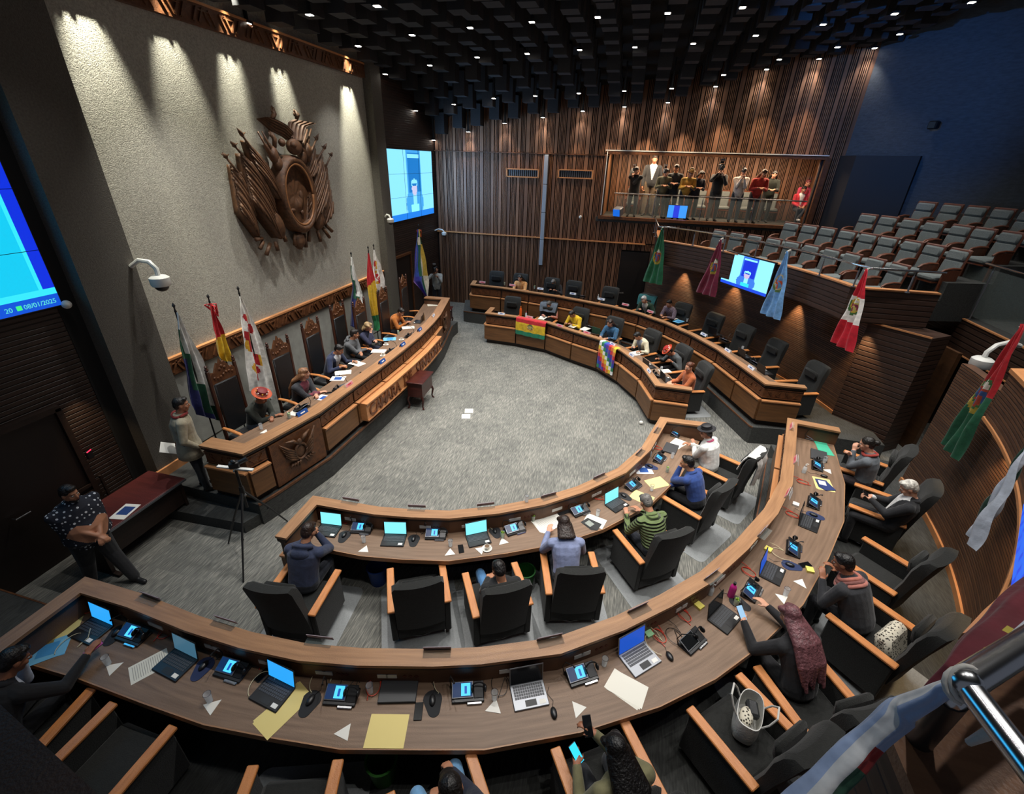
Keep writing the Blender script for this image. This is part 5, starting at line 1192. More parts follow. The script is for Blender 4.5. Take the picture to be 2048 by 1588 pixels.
P('redhat', 'person in a red and yellow brimmed hat with bowed head and grey jacket', seat('redhat', .18), top='#4b5052', hair='#15110f', skin=M_SKIN2, lean=36, lh=(-.18, .42, .82), rh=(.20, .62, .80), head=(-20, 52, 0), hat=('wide', '#a8261f', '#c84a2a'), vox=MID, at=(1338, 703))
P('rust', 'woman with tied brown hair and rust orange top ending the far inner desk', seat('rust', .04), top='#a8582c', hair='#5a3320', style='bun', skin=M_SKIN3, lean=4, lh=(-.10, .42, .80), rh=(.08, .42, .80), head=(24, 12, 0), vox=MID, at=(1378, 734))
# --- far outer desk
P('peach', 'woman with long dark hair in a peach jacket by the slatted wall', seat('peach', .14), top='#e0a468', hair='#1b1512', style='long', skin=M_SKIN3, lean=14, lh=(-.14, .50, .80), rh=(.12, .50, .80), head=(0, 22, 0), vox=FAR, at=(1040, 556))
P('d3', 'grey-haired person in dark grey bent low over a black laptop by the slatted wall', seat('d3', .22), top='#3a3c42', hair='#6b6864', lean=34, lh=(-.16, .48, .80), rh=(.14, .48, .80), head=(-8, 44, 0), vox=FAR, at=(1107, 565))
P('shawl', 'person with white headcovering in a dark green cardigan leaning over the far outer desk', seat('shawl', .20), top='#1f3d2c', hair='#c9c6c4', style='short', skin=M_SKIN3, lean=30, lh=(-.36, .46, .80), rh=(.10, .48, .80), head=(-6, 30, 10), shirt='#b8b4a8', vox=FAR, at=(1288, 599))
P('check', 'young dark-haired person in a checked purple-grey top at the far outer desk', seat('check', .18), topmat=check_mat('purple_check', '#5a4a55', '#7d6f78', 30), hair='#0f0c0c', lean=24, lh=(-.20, .56, .80), rh=(.06, .52, .80), head=(4, 24, 0), vox=FAR, at=(1338, 607))
# --- standing
DM = dots_mat(); pd_ = G(222, 1158, 0); a_ = math.atan2(-.15, 1) - PI / 2
P('dotted', 'bearded man standing at the left in a dark dotted short-sleeved shirt and black trousers', (pd_.x, pd_.y, 0, a_), 'stand', topmat=DM, bottom='#131418', skin=M_SKIN, hair='#17120f', lean=4, bulk=1.42, short=True, lh=(.02, .42, .98), rh=(-.02, .45, .96), head=(14, 10, 0), beard=True, vox=.009, curl=.75, shoe='#17181b', legs=[((-.12, .10, .50), (-.14, .34, .09)), ((.13, .0, .50), (.16, -.10, .09))], at=(139, 987))
pb_ = G(396, 964, .42); a_ = math.atan2(.75, .65) - PI / 2
P('beige', 'man standing on the rostrum in a beige jacket, red scarf and dark trousers', (pb_.x, pb_.y, .42, a_), 'stand', top='#9c937c', bottom='#15161c', skin=M_SKIN, hair='#1b1815', lean=2, lh=(-.20, -.16, .92), rh=(.20, .12, .92), head=(-6, 8, 0), scarf=('#8a2a26',), collar='#b5ab90', vox=.0095, sc=1.0, bulk=1.04, curl=.6, skirt='#9c937c', at=(362, 809))
pc_ = G(873, 600, 0); a_ = math.atan2(-.75, .4) - PI / 2
P('cameraman', 'cameraman in a pale grey shirt and black vest standing by the slatted wall', (-7.15, 17.45, 0, a_), 'stand', top='#a4a6a2', bottom='#15161c', hair='#15110f', lean=0, lh=(-.05, .28, 1.35), rh=(.16, .22, 1.46), head=(0, 4, 0), vox=FAR, curl=.8, eyes=True, at=(872, 539))
# --- press gallery
GAT = {'g1': (1273, 341), 'g2': (1310, 316), 'g3': (1333, 345), 'g4': (1353, 337), 'g5': (1382, 347), 'g6': (1403, 349), 'g7': (1444, 338), 'g8': (1488, 344), 'g9': (1528, 347), 'g10': (1549, 349), 'g11': (1608, 379), 'g12': (1616, 366)}
GAL = [
 ('g1', 1274, 352, 19.05, 'stand', '#17181a', '#15161c', '#1b1512', 'short', 22, -4, 'press gallery photographer in black at the left end with headphones round the neck', None, 1.0),
 ('g2', 1309, 328, 20.0, 'stand', '#23262b', '#5a4c3a', '#3a3430', 'short', 2, 0, 'tall grey-bearded man in a dark suit standing at the back of the press gallery', '#c9ccd0', 1.06),
 ('g3', 1334, 352, 18.98, 'stand', '#5c5a42', '#1b1c20', '#241a15', 'short', 26, 8, 'person in olive leaning on the gallery rail behind a video camera', None, .97),
 ('g4', 1354, 344, 19.1, 'stand', '#20252a', '#1b1c20', '#15110f', 'short', 20, -8, 'person in a dark padded jacket leaning on the gallery rail', None, 1.0),
 ('g5', 1381, 352, 18.95, 'stand', '#b58a34', '#2a2c30', '#1b1512', 'short', 28, 10, 'person in ochre with a tan hat leaning over the gallery rail', None, .92),
 ('g6', 1405, 352, 19.1, 'stand', '#171b2a', '#15161c', '#120f0e', 'bob', 20, 30, 'dark-haired woman in navy turned sideways at the gallery rail', None, .98),
 ('g7', 1441, 340, 19.15, 'stand', '#141416', '#3c3c38', '#2b2420', 'short', 2, 8, 'camera operator in black shouldering a large video camera in the press gallery', None, 1.03),
 ('g8', 1489, 346, 19.1, 'stand', '#c9bfb8', '#28323c', '#15110f', 'short', 4, 4, 'photographer in a pale shirt holding a camera in the press gallery', None, 1.0),
 ('g9', 1527, 352, 19.05, 'stand', '#a82a22', '#20202a', '#5a4030', 'long', 22, 10, 'woman with long hair in a red sweater leaning on the gallery rail', None, 1.0),
 ('g10', 1549, 352, 19.75, 'stand', '#232a22', '#1b1c20', '#17110f', 'wavy', 8, -6, 'curly dark-haired woman with glasses behind the woman in red', None, .95),
 ('g11', 1611, 379, 19.9, 'sit', '#c02a38', '#17181c', '#15110f', 'short', -4, 10, 'child in a red jacket seated with crossed legs, right in the press gallery', '#c9c9c4', .86),
 ('g12', 1615, 366, 20.4, 'sit', '#c04058', '#26282c', '#6a2a2a', 'short', 0, 30, 'person in pink red at the back right corner of the press gallery', None, .95),
]
for (k, px, py, yy, pose, topc, botc, hairc, sty, ln, tw, lab, sh, s_) in GAL:
    q = WY(px, py, yy); rz = PI + math.radians(tw * .5)
    yb = yy + (math.sin(math.radians(ln)) * .62 * s_ if pose == 'stand' else 0)
    hands = dict(lh=(-.10, .34, 1.12), rh=(.10, .34, 1.12)) if pose == 'stand' else dict(lh=(-.1, .25, .66), rh=(.1, .25, .66))
    if k == 'g2': hands = dict(lh=(-.25, .05, .86), rh=(.25, .05, .86))
    if k in ('g1', 'g7'): hands = dict(lh=(-.08, .26, 1.40), rh=(.12, .22, 1.46))
    if k == 'g8': hands = dict(lh=(-.05, .24, 1.38), rh=(.05, .24, 1.38))
    z_ = GZ0 - .02
    if k == 'g12': z_ += .25
    P(k, lab, (q.x, yb, z_, rz), pose, at=GAT[k], top=topc, bottom=botc, hair=hairc, style=sty, lean=ln, head=(tw * .5, 22, 0), shirt=sh, sc=s_, vox=FAR, hat=('bowler', '#8a6a3a', '#8a6a3a') if k == 'g5' else None, curl=.7, skin=M_SKIN3 if k in ('g8', 'g10', 'g7') else M_SKIN,
      legs=[((-.12, .40, .53), (.1, .52, .24)), ((.12, .40, .53), (.1, .38, .09))] if k == 'g11' else None, shoe='#d8d8d4' if k == 'g11' else '#0f0f10', **hands)

# ================================================================= CARVED EMBLEM ON THE WALL
XE = -7.70
def EP(cx_, cy_, out=0.0):                      # crop coordinates of the emblem -> point on the wall plane, raised by out
    p = WX(420 + cx_ / 4.962, 200 + cy_ / 4.962, XE); return V((XE + out, p.y, p.z))
M_EMB = wood('carved_emblem_wood', '#6a472c', '#3e2716', .5, 5, (3, 3, 3), bump=.5)
em = thing('carved_emblem', 'large dark wood coat of arms relief with oval shield on the plaster wall', 'wall emblem', EP(650, 950))
ME = Matrix.Translation(-em.location)
def EB(): b = MB(); b.T = ME; return b
def fold_flag(name, A, B, C_, D_, out0, out1, nf, dirn):
    """carved cloth: a backing and a run of rounded folds from the outer edge A-B down to the inner edge D-C"""
    A, B, C_, D_ = [EP(*q) for q in (A, B, C_, D_)]; b = EB()
    def pt(u, v, o_): p = A.lerp(B, v).lerp(D_.lerp(C_, v), u); return V((XE + o_, p.y, p.z))
    def ov(u, v): return out0 + (out1 - out0) * v + .05 * math.sin(PI * u)
    b.grid(lambda u, v: pt(u, v, ov(u, v) - .02), 10, 14); b.grid(lambda u, v: pt(u, v, -.03), 10, 14)
    for q in (0, 1):
        b.grid(lambda u, v, q=q: pt(q, u, -.03 + (ov(q, u) + .01) * v), 14, 1); b.grid(lambda u, v, q=q: pt(u, q, -.03 + (ov(u, q) + .01) * v), 10, 1)
    n = nf * 2 + 1; w = (A - B).length / n
    for k in range(-3, n):
        v0, v1 = k / n, k / n + .30; pts = []; rs = []
        for s in range(13):
            u = s / 12; v = v0 + (v1 - v0) * u - .10 * math.sin(PI * u) * dirn * 0 + .10 * u * u
            if v < 0 or v > 1: continue
            pts.append(pt(u, v, ov(u, v) + .012 * math.sin(k * 2.7))); rs.append(w * (.46 + .16 * math.sin(k * 1.7 + u * 3)) * (.55 + .45 * math.sin(PI * min(1, .15 + u))))
        if len(pts) > 2: b.tube(pts, rs, 8)
    return b.build(name, M_EMB, em, smooth='all')
for (A, B, C_, D_, o0, o1, nf) in [((175, 640), (250, 1120), (440, 1370), (350, 800), .06, .16, 7), ((258, 530), (335, 1000), (620, 1370), (560, 800), .12, .24, 8), ((308, 400), (400, 700), (640, 1000), (590, 720), .10, .20, 5),
                                  ((1125, 640), (1178, 1100), (1060, 1270), (1050, 760), .06, .16, 7), ((1068, 540), (1110, 960), (900, 1290), (930, 790), .12, .22, 8), ((1000, 460), (1000, 680), (900, 820), (905, 640), .10, .18, 4)]:
    fold_flag('carved_flag', A, B, C_, D_, o0, o1, nf, 1)
def lance(tip, base, out=.16):
    b = EB(); a, c = EP(*tip, out), EP(*base, out * .6); d = (c - a); k = a.lerp(c, .16)
    b.tube([k, c], .022, 6); b.tube([a, a.lerp(k, .55), k.lerp(a, .12), k], [.002, .03, .045, .016], 6); b.ball(k, .035, 8, 6)
    b.tube([k + V((0, -.09, .05)), k, k + V((0, .09, .05))], [.008, .02, .008], 6); b.build('lance', M_EMB, em, smooth='all')
for tp_, bs in (((48, 515), (300, 800)), ((128, 402), (420, 700)), ((190, 268), (560, 720)), ((1157, 515), (1090, 720)), ((1103, 425), (940, 760)), ((1020, 330), (890, 700))): lance(tp_, bs)
for tp_, bs in (((390, 315), (600, 640)), ((432, 310), (620, 620)), ((890, 290), (840, 560)), ((930, 285), (870, 560))):
    b = EB(); a, c = EP(*tp_, .2), EP(*bs, .15); b.tube([a, a.lerp(c, .35), a.lerp(c, .4), c], [.018, .024, .045, .05], 6); b.build('carved_rifle', M_EMB, em, smooth='all')
for cxx, cyy, s_ in ((560, 540, 1), (600, 620, 1), (850, 560, 1), (900, 500, 1)): b = EB(); b.ball(EP(cxx, cyy, .17), (.10, .11, .17), 12, 8); b.build('carved_cap', M_EMB, em, smooth='all')
# oval shield: rim, inner rim, picture field
oc = EP(800, 940, .22); ru = (EP(975, 940) - EP(625, 940)).y / 2; rv = (EP(760, 560) - EP(850, 1330)).z / 2
def oval(t, k, out): a = 2 * PI * t; y = math.cos(a) * ru * k; z = math.sin(a) * rv * k; return V((XE + out, oc.y + y + 0.0 * z, oc.z + z))
b = EB(); b.grid(lambda u, v: oval(u, 1.0 - .24 * v, .22 + .08 * math.sin(PI * v)), 48, 5); b.grid(lambda u, v: oval(u, 1.0, -.02 + .24 * v), 48, 1); b.grid(lambda u, v: oval(u, .76, .22 - .10 * v), 48, 1); b.build('oval_rim', M_EMB, em, smooth='all')
b = EB(); b.tube([oval(k / 40, .78, .25) for k in range(41)], .028, 6); b.build('inner_rim', W_ARM if False else wood('rim_wood', '#9a6a42', '#7a5030', .4), em, smooth='all')
b = EB(); b.grid(lambda u, v: oval(u, .77 * v + .001, .13 + .03 * math.sin(9 * u * 2 * PI) * v * (1 - v) + .08 * max(0, 1 - abs(v - .35) * 4) * max(0, math.sin(2 * PI * (u - .55)))), 40, 10); b.ball(EP(850, 950, .15), (.05, .06, .12), 10, 8); b.ball(EP(770, 1090, .15), (.04, .08, .04), 10, 8); b.ball(EP(860, 1110, .15), (.04, .06, .05), 10, 8); b.build('shield_picture', M_EMB, em, smooth='all')
for k in range(20):
    a = k / 20; b = EB(); b.ball(oval(a, .885, .27), (.03, .035, .05), 6, 6); b.build('rim_stud', M_EMB, em, smooth='all')
# condor: body, head, two wings with feathers
b = EB(); b.ball(EP(740, 460, .24), (.14, .20, .17), 14, 10); b.ball(EP(700, 440, .32), (.07, .07, .07), 10, 8); b.ball(EP(625, 420, .22), (.07, .08, .08), 10, 8); b.build('condor_body', M_EMB, em, smooth='all')
b = EB()
def wing(pts_in, pts_out, o0, o1, nfe):
    A = [EP(*q) for q in pts_in]; B = [EP(*q) for q in pts_out]; n = len(A)
    def samp(L_, t): t *= n - 1; i = min(n - 2, int(t)); return L_[i].lerp(L_[i + 1], t - i)
    def fn(u, v): p = samp(A, u).lerp(samp(B, u), v); return V((XE + o0 + (o1 - o0) * v + .02 * math.sin(2 * PI * nfe * v), p.y, p.z))
    b.grid(fn, 16, 24); b.grid(lambda u, v: fn(u, v) - V((.05, 0, 0)), 16, 24)
wing([(690, 400), (640, 360), (520, 300), (385, 185)], [(700, 320), (620, 240), (520, 190), (430, 165)], .22, .34, 5); b.build('condor_wing', M_EMB, em, smooth='all')
b = EB(); wing([(690, 390), (690, 290), (700, 215), (750, 192)], [(770, 400), (785, 300), (800, 260), (905, 228)], .24, .40, 4); b.build('condor_wing', M_EMB, em, smooth='all')
for (a, c) in (((540, 70), (530, 200)), ((765, 105), (780, 190)), ((515, 300), (560, 470)), ((800, 290), (820, 430)), ((760, 400), (910, 600))):
    b = EB(); b.tube([EP(*a, .2), EP((a[0] + c[0]) / 2 + 12, (a[1] + c[1]) / 2, .22), EP(*c, .2)], [.02, .05, .04], 6)
    for q in range(4): b.ball(EP(a[0] + (q % 2) * 18 - 8, a[1] + 14 * q + 8, .2), (.02, .03, .045), 6, 5)
    b.build('laurel_branch', M_EMB, em, smooth='all')
rnd = random.Random(3)
for (a, c) in (((400, 1380), (470, 1370)), ((440, 1470), (480, 1400)), ((505, 1530), (550, 1420)), ((620, 1490), (600, 1400)), ((790, 1440), (800, 1330)), ((850, 1480), (840, 1340)), ((905, 1460), (890, 1320)), ((930, 1400), (940, 1290)), ((1050, 1400), (1020, 1290)), ((1140, 1360), (1080, 1270)), ((1165, 1300), (1110, 1240)), ((700, 1400), (680, 1330))):
    b = EB(); b.tube([EP(*a, .14), EP(*c, .12)], [.045, .04], 7); b.build('bundle_end', M_EMB, em, smooth='all')
for (q, r_) in (((600, 1230), (.16, .20, .34)), ((1030, 1180), (.14, .16, .26)), ((840, 1390), (.12, .16, .2))): b = EB(); b.ball(EP(*q, .12), r_, 14, 10, Matrix.Rotation(.4 if q[0] < 800 else -.3, 3, 'X')); b.build('carved_drum', M_EMB, em, smooth='all')

# the two emblem panels of the presidential desk get a small relief
for yy in (ro_at(5.68)[0], ro_at(13.05)[0]):
    p, a = ro_at(yy.y, .01); Mx = Mr @ Matrix.Translation((p.x, p.y, .92)) @ Matrix.Rotation(a + PI / 2, 4, 'Z')   # local +X outwards, Y along, Z up
    b = MB(); b.T = Mx
    b.tube([(.02, .12 * math.cos(2 * PI * k / 20), .15 * math.sin(2 * PI * k / 20)) for k in range(21)], .025, 6); b.ball((0, 0, 0), (.03, .1, .13), 12, 8)
    for s in (-1, 1):
        for k in range(5): b.tube([(.02, s * .10, -.12 + .04 * k), (.035, s * (.22 + .01 * k), -.06 + .06 * k), (.01, s * (.30 + .02 * k), .05 + .07 * k)], [.022, .028, .006], 6)
        b.tube([(.02, s * .03, .17), (.04, s * .12, .27), (.01, s * .26, .31)], [.02, .035, .01], 6)
        for k in range(4): b.tube([(.02, s * (.05 + .05 * k), -.16), (.03, s * (.09 + .06 * k), -.26 + .02 * k)], [.025, .015], 6)
    b.ball((.03, 0, .2), (.03, .05, .06), 10, 6); b.build('panel_relief', M_EMB, D_RO, smooth='all')

# ================================================================= SCREENS
def pic(nm, dark, mid, light, cyan, skin_, bar):
    """man with a round hat speaking in front of a dark doorway; returns colour for (u, v)"""
    def f(u, v):
        if v < .085: return bar
        c = light
        if .40 < u < .70: c = dark
        if .39 < u < .41 or .69 < u < .71: c = mid
        if .42 < u < .68 and .88 < v < .95 + .0 * u: c = light
        if .42 < u < .68 and v > .955: c = mid
        x, y = (u - .54), (v - .22)
        if (x / .20) ** 2 + (y / .24) ** 2 < 1 and y < .16: c = mid
        if abs(x) < .045 and -.1 < y < .16: c = light
        if abs(x) < .09 and -.2 < y < -.02: c = cyan
        if (x / .062) ** 2 + ((v - .44) / .10) ** 2 < 1: c = skin_
        if (x / .075) ** 2 + ((v - .52) / .065) ** 2 < 1 and v > .49: c = light
        if (x / .06) ** 2 + ((v - .505) / .02) ** 2 < 1: c = dark
        return c
    return f
def screen(label, cat, c0, cu, cv, W, H, pal, tiles=0, nu=72, nv=54, frame=.012, group=None, name='video_wall', depth=.06, hide=False):
    """flat screen from lower-left corner c0 along unit vectors cu, cv"""
    c0 = V(c0); cu = V(cu).normalized(); cv = V(cv).normalized(); nn = cu.cross(cv).normalized()
    t = thing(name, label, cat, c0 + cu * W / 2, 0, group); M = Matrix.Translation(-t.location)
    b = MB(); b.T = M; e = frame; b.plate([c0 - cu * e - cv * e, c0 + cu * (W + e) - cv * e, c0 + cu * (W + e) + cv * (H + e), c0 - cu * e + cv * (H + e)], -nn, depth); b.build('screen_housing', M_BLACKP, t)
    b = MB(); b.T = M; b.grid(lambda u, v: c0 + nn * .004 + cu * (W * u) + cv * (H * v), nu, nv, pal); b.build('picture', None, t, fix=False)
    if tiles:
        b = MB(); b.T = M
        for k in range(1, tiles): b.box(c0 + cu * (W * k / tiles) + cv * H / 2 + nn * .006, (.008, .008, H)) if abs(cu.z) < .1 else None
        for k in range(1, tiles): q = c0 + cv * (H * k / tiles) + nn * .006; b.tube([q, q + cu * W], .004, 4)
        b.build('panel_seam', M_BLACKP, t)
    return t, c0, cu, cv, nn
gl = lambda h, s: glow(h, s)
ff = pic('far', 'd', 'm', 'l', 'c', 's', 'b'); PAL1 = {'d': gl('#1478c8', 1.0), 'm': gl('#3f9be0', 1.1), 'l': gl('#7fd0fa', 1.25), 'c': gl('#7fe6f4', 1.3), 's': gl('#b8b8d8', 1.2), 'b': gl('#1d7be0', 1.1)}
ys0, ys1, zs0, zs1 = WX(783, 447, -7.70).y, WX(862, 303, -7.70).y, 3.68, 5.84
screen('far video wall beside the slatted wall showing a speaker on a pale blue picture', 'video wall', (-7.70, ys0, zs0), (0, 1, 0), (0, 0, 1), ys1 - ys0, zs1 - zs0, lambda u, v: PAL1[ff(u, v)], 3)
PAL2 = {'d': gl('#0a2fd8', 1.0), 'l': gl('#0fc4ea', 1.0), 'c': gl('#35e0f4', 1.0), 'b': gl('#0b50d0', 1.0)}
yn1 = WX(120, 600, -7.70).y; zb = WX(120, 610, -7.70).z
def lf(u, v):
    if v < .075: return PAL2['b']
    if v < .12: return PAL2['c']
    if u > .952: return PAL2['d']
    if .985 > u > .95 or (.28 < u < .285): return PAL2['c']
    return PAL2['l']
t, c0, cu, cv, nn = screen('near video wall at the left edge with cyan picture and a date line', 'video wall', (-7.70, yn1 - 3.45, zb), (0, 1, 0), (0, 0, 1), 3.45, 2.25, lf, 3)
def text_part(s, parent, size, M_, m_, ext=.002):
    cu_ = bpy.data.curves.new('text', 'FONT'); cu_.body = s; cu_.size = size; cu_.extrude = ext
    q = bpy.data.objects.new('text', cu_); COL.objects.link(q); me = bpy.data.meshes.new_from_object(q.evaluated_get(bpy.context.evaluated_depsgraph_get())); bpy.data.objects.remove(q)
    me.materials.clear(); me.materials.append(m_); o_ = bpy.data.objects.new('lettering', me); COL.objects.link(o_); o_.parent = parent; o_.matrix_local = M_; return o_
RY = Matrix(((0, 0, 1), (1, 0, 0), (0, 1, 0))).to_4x4()      # text laid in the Y-Z plane, read from +X
text_part('20', t, .085, Matrix.Translation(c0 + cu * (3.45 - .65) + cv * .05 + V((.012, 0, 0)) - t.location) @ RY, gl('#58d0d0', 1.0))
text_part('08/01/2025', t, .085, Matrix.Translation(c0 + cu * (3.45 - .44) + cv * .05 + V((.012, 0, 0)) - t.location) @ RY, gl('#58d0d0', 1.0))
b = MB(); b.T = Matrix.Translation(-t.location); b.box(c0 + cu * (3.45 - .49) + cv * .08 + V((.012, 0, 0)), (.004, .06, .06)); b.build('green_square', gl('#38d878', 1.2), t)
# television on the balcony front
ftv = pic('tv', 'd', 'm', 'l', 'c', 's', 'b'); PAL3 = {'d': gl('#1330d0', 1.1), 'm': gl('#3a78e0', 1.1), 'l': gl('#86d8fa', 1.3), 'c': gl('#2fd0e8', 1.2), 's': gl('#c0b0d0', 1.2), 'b': gl('#1848d8', 1.1)}
def on_r(px, py, R_):                            # sight line met with a vertical plane tangent to the balcony
    r = V(_ray(px, py)); v = (G(1490, 560, 3.1).xy - V(CB)).normalized(); pl = V((v.x, v.y, 0)); o0 = V((CB[0] + v.x * R_, CB[1] + v.y * R_, 0)); k = pl.dot(o0 - V((0, 0, EYE))) / pl.dot(r); return V((0, 0, EYE)) + r * k
tl, tr, bl = on_r(1455, 503, B_R - .12), on_r(1550, 527, B_R - .12), on_r(1444, 564, B_R - .12)
uvec = (tr - tl); uvec.z = 0
tvt, *_ = screen('wall television on the balcony front showing a speaker on a blue picture', 'television', (tl.x, tl.y, bl.z), uvec, (0, 0, 1), uvec.length, tl.z - bl.z, lambda u, v: PAL3[ftv(u, v)], 0, frame=.03, name='television')
# small monitor and blue lit lamp in the gallery opening
q = WY(1334, 432, YW + .1); W_ = WY(1372, 432, YW + .1).x - q.x
screen('small blue monitor standing on the press gallery floor behind the glass', 'monitor', (q.x, YW + .12, GZ0 + .06), (1, 0, 0), (0, 0, 1), W_, .42, lambda u, v: PAL3['d'] if .3 < u < .6 else gl('#2f8cf0', 1.2), 0, 20, 14, name='monitor')
q = WY(1236, 425, YW - .25); t = thing('stage_lamp', 'small box lamp with a blue face at the lower left corner of the gallery opening', 'lamp', (q.x, YW - .1, GZ0 + .02), -.4)
b = MB(); b.box((0, 0, .17), (.30, .30, .30), bev=.03, R=Matrix.Rotation(.25, 3, 'X')); b.build('lamp_box', M_GREYM, t); b = MB(); b.box((0, -.155, .13), (.26, .01, .24), R=Matrix.Rotation(.25, 3, 'X')); b.build('lamp_face', gl('#0f62d0', 1.0), t)
# big television seen edge-on at the right edge
zt_ = next(z for z in [2.4 + .02 * k for k in range(120)] if (G(2048, 1010, z) - G(2019, 1205, z)).length < 1.15)
r0, r1 = G(2019, 1205, zt_), G(2048, 1010, zt_); dv = (r0 - r1)
screen('blue lit television cut by the right edge of the picture', 'television', (r1.x, r1.y, zt_), dv, (0, 0, 1), dv.length, .66, lambda u, v: gl('#0a62e8', 1.0) if (u * 7 + v * 3) % 1 > .2 else gl('#0a3fd8', 1.0), 0, 24, 14, name='television')

# ================================================================= FITTINGS
def dome_cam(label, base, dirv, ln, drop, s=1.0):
    base = V(base); d = V(dirv).normalized(); t = thing('security_camera', label, 'security camera', base); 
    b = MB(); pts = [V((0, 0, 0)), d * ln * .4 + V((0, 0, .10 * s)), d * ln * .8 + V((0, 0, .08 * s)), d * ln + V((0, 0, -.02 * s)), d * ln + V((0, 0, -drop))]; b.tube(pts, .035 * s, 8); b.build('bracket', M_WHITEP, t, smooth=True)
    c = d * ln + V((0, 0, -drop)); b = MB(); b.lathe([(.0, .03), (.10, .02), (.135, -.02), (.135, -.12), (.12, -.16)], c if False else (c.x, c.y, c.z), 18); 
    b2 = MB(); b2.lathe([(.0, 0.0), (.10 * s, -.01 * s), (.14 * s, -.04 * s), (.14 * s, -.14 * s), (.125 * s, -.17 * s)], (c.x, c.y, c.z), 18); b2.build('housing', M_WHITEP, t, smooth=True)
    b3 = MB(); b3.ball((c.x, c.y, c.z - .17 * s), (.10 * s, .10 * s, .09 * s), 14, 8); b3.build('lens_dome', M_BLACKP, t, smooth=True); return t
dome_cam('white dome security camera on a curved arm at the near pillar', WX(262, 533, -7.49), (1, .25, 0), .38, .12)
dome_cam('small white dome camera on the far pillar', V((-7.5, 13.8, WX(756, 437, -7.48).z)), (1, -.3, 0), .22, .02, .75)
dome_cam('small white camera at the end of the wall rail in the corner', (-7.76, 18.3, 3.0), (.9, -.1, 0), .42, .03, .7)
cq = G(2040, 692, 3.15); dome_cam('white dome security camera on a curved arm below the landing at the right', cq, G(1990, 700, 3.1) - cq, .62, .1, 1.05)
for lab, p in (('small white round sensor on the slatted wall below the gallery corner', WY(1161, 434, YW - .12)), ('small white round sensor at the corner of the near video wall', WX(133, 609, -7.66))):
    t = thing('wall_sensor', lab, 'sensor', p); b = MB(); b.ball((0, 0, 0), .06, 12, 8); b.build('sensor_body', M_WHITEP, t, smooth=True)
p = WX(177, 905, -7.68); t = thing('badge_reader', 'small black reader with a red light on the left wall', 'card reader', p); b = MB(); b.box((0, 0, -.04), (.04, .09, .14), bev=.01); b.build('reader_body', M_BLACKP, t); b = MB(); b.box((.022, 0, .03), (.006, .07, .012), R=Matrix.Rotation(.3, 3, 'X')); b.build('red_light', gl('#ff2040', 3), t)
p = WY(1752, 252, 15.5); v = (p.xy - V(CH)).normalized(); q = V(CH) + v * 13.85; zz = EYE + (p.z - EYE) * (q.length / p.xy.length); t = thing('wall_spotlight', 'small black spotlight with a white lens on the dark blue rear wall', 'lamp', (q.x, q.y, zz), math.atan2(v.y, v.x) + PI / 2)
b = MB(); b.box((0, .06, 0), (.22, .2, .2), bev=.03); b.build('lamp_body', M_BLACKP, t); b = MB(); b.lathe([(.04, 0), (.04, .01)], (.02, -.05, -.04), 10, Matrix.Rotation(PI / 2, 3, 'X')); b.build('lamp_lens', gl('#e8ecff', 3), t)
# linear loudspeaker and two speaker boxes on the slatted wall
a, c = WY(1096.5, 309, YW - .12), WY(1079, 530, YW - .12); t = thing('column_loudspeaker', 'tall thin pale grey column loudspeaker on the slatted wall', 'loudspeaker', (a.x, YW - .13, c.z)); xx = (a.x + c.x) / 2 - a.x
b = MB()
for k in range(4): h_ = (a.z - c.z) / 4; b.box((xx, 0, h_ * (k + .5)), (.15, .10, h_ - .012), bev=.012)
b.build('column_body', mat('pale_grey_metal', S('#9aa2ac'), .5), t)
for lab, x0, x1, y_ in (('framed dark grille on the slatted wall left of the column loudspeaker', 1014, 1077, 345), ('framed dark grille on the slatted wall right of the column loudspeaker', 1117, 1185, 347)):
    a, c = WY(x0, y_, YW - .1), WY(x1, y_ + 2, YW - .1); t = thing('wall_grille', lab, 'wall grille', ((a.x + c.x) / 2, YW - .1, a.z)); w_ = c.x - a.x
    b = MB(); b.box((0, 0, .13), (w_, .10, .04)); b.box((0, 0, -.13), (w_, .10, .04)); b.box((-w_ / 2, 0, 0), (.05, .10, .3)); b.box((w_ / 2, 0, 0), (.05, .10, .3)); b.build('frame', W_LEDGE, t)
    b = MB(); b.box((0, .02, 0), (w_ - .04, .03, .24)); b.build('backing', M_BLACKP, t); b = MB()
    for k in range(16): b.box((-w_ / 2 + w_ * (k + .5) / 16, 0, 0), (.02, .02, .22))
    b.build('grille_bars', M_GREYM, t)
# press gallery railing with glass
gp = [V((GX0 + .35, YW + .12)), V((GX1 - .05, YW + .12))]
railing('steel railing with glass across the press gallery opening', gp, GZ0 + .80, GZ0, posts=[WY(1304, 436, YW + .12).xy, WY(1398, 440, YW + .12).xy, WY(1500, 444, YW + .12).xy], glass=[(gp[0], WY(1304, 436, YW + .12).xy), (WY(1304, 436, YW + .12).xy, WY(1398, 440, YW + .12).xy), (WY(1398, 440, YW + .12).xy, WY(1500, 444, YW + .12).xy), (WY(1500, 444, YW + .12).xy, gp[1])])

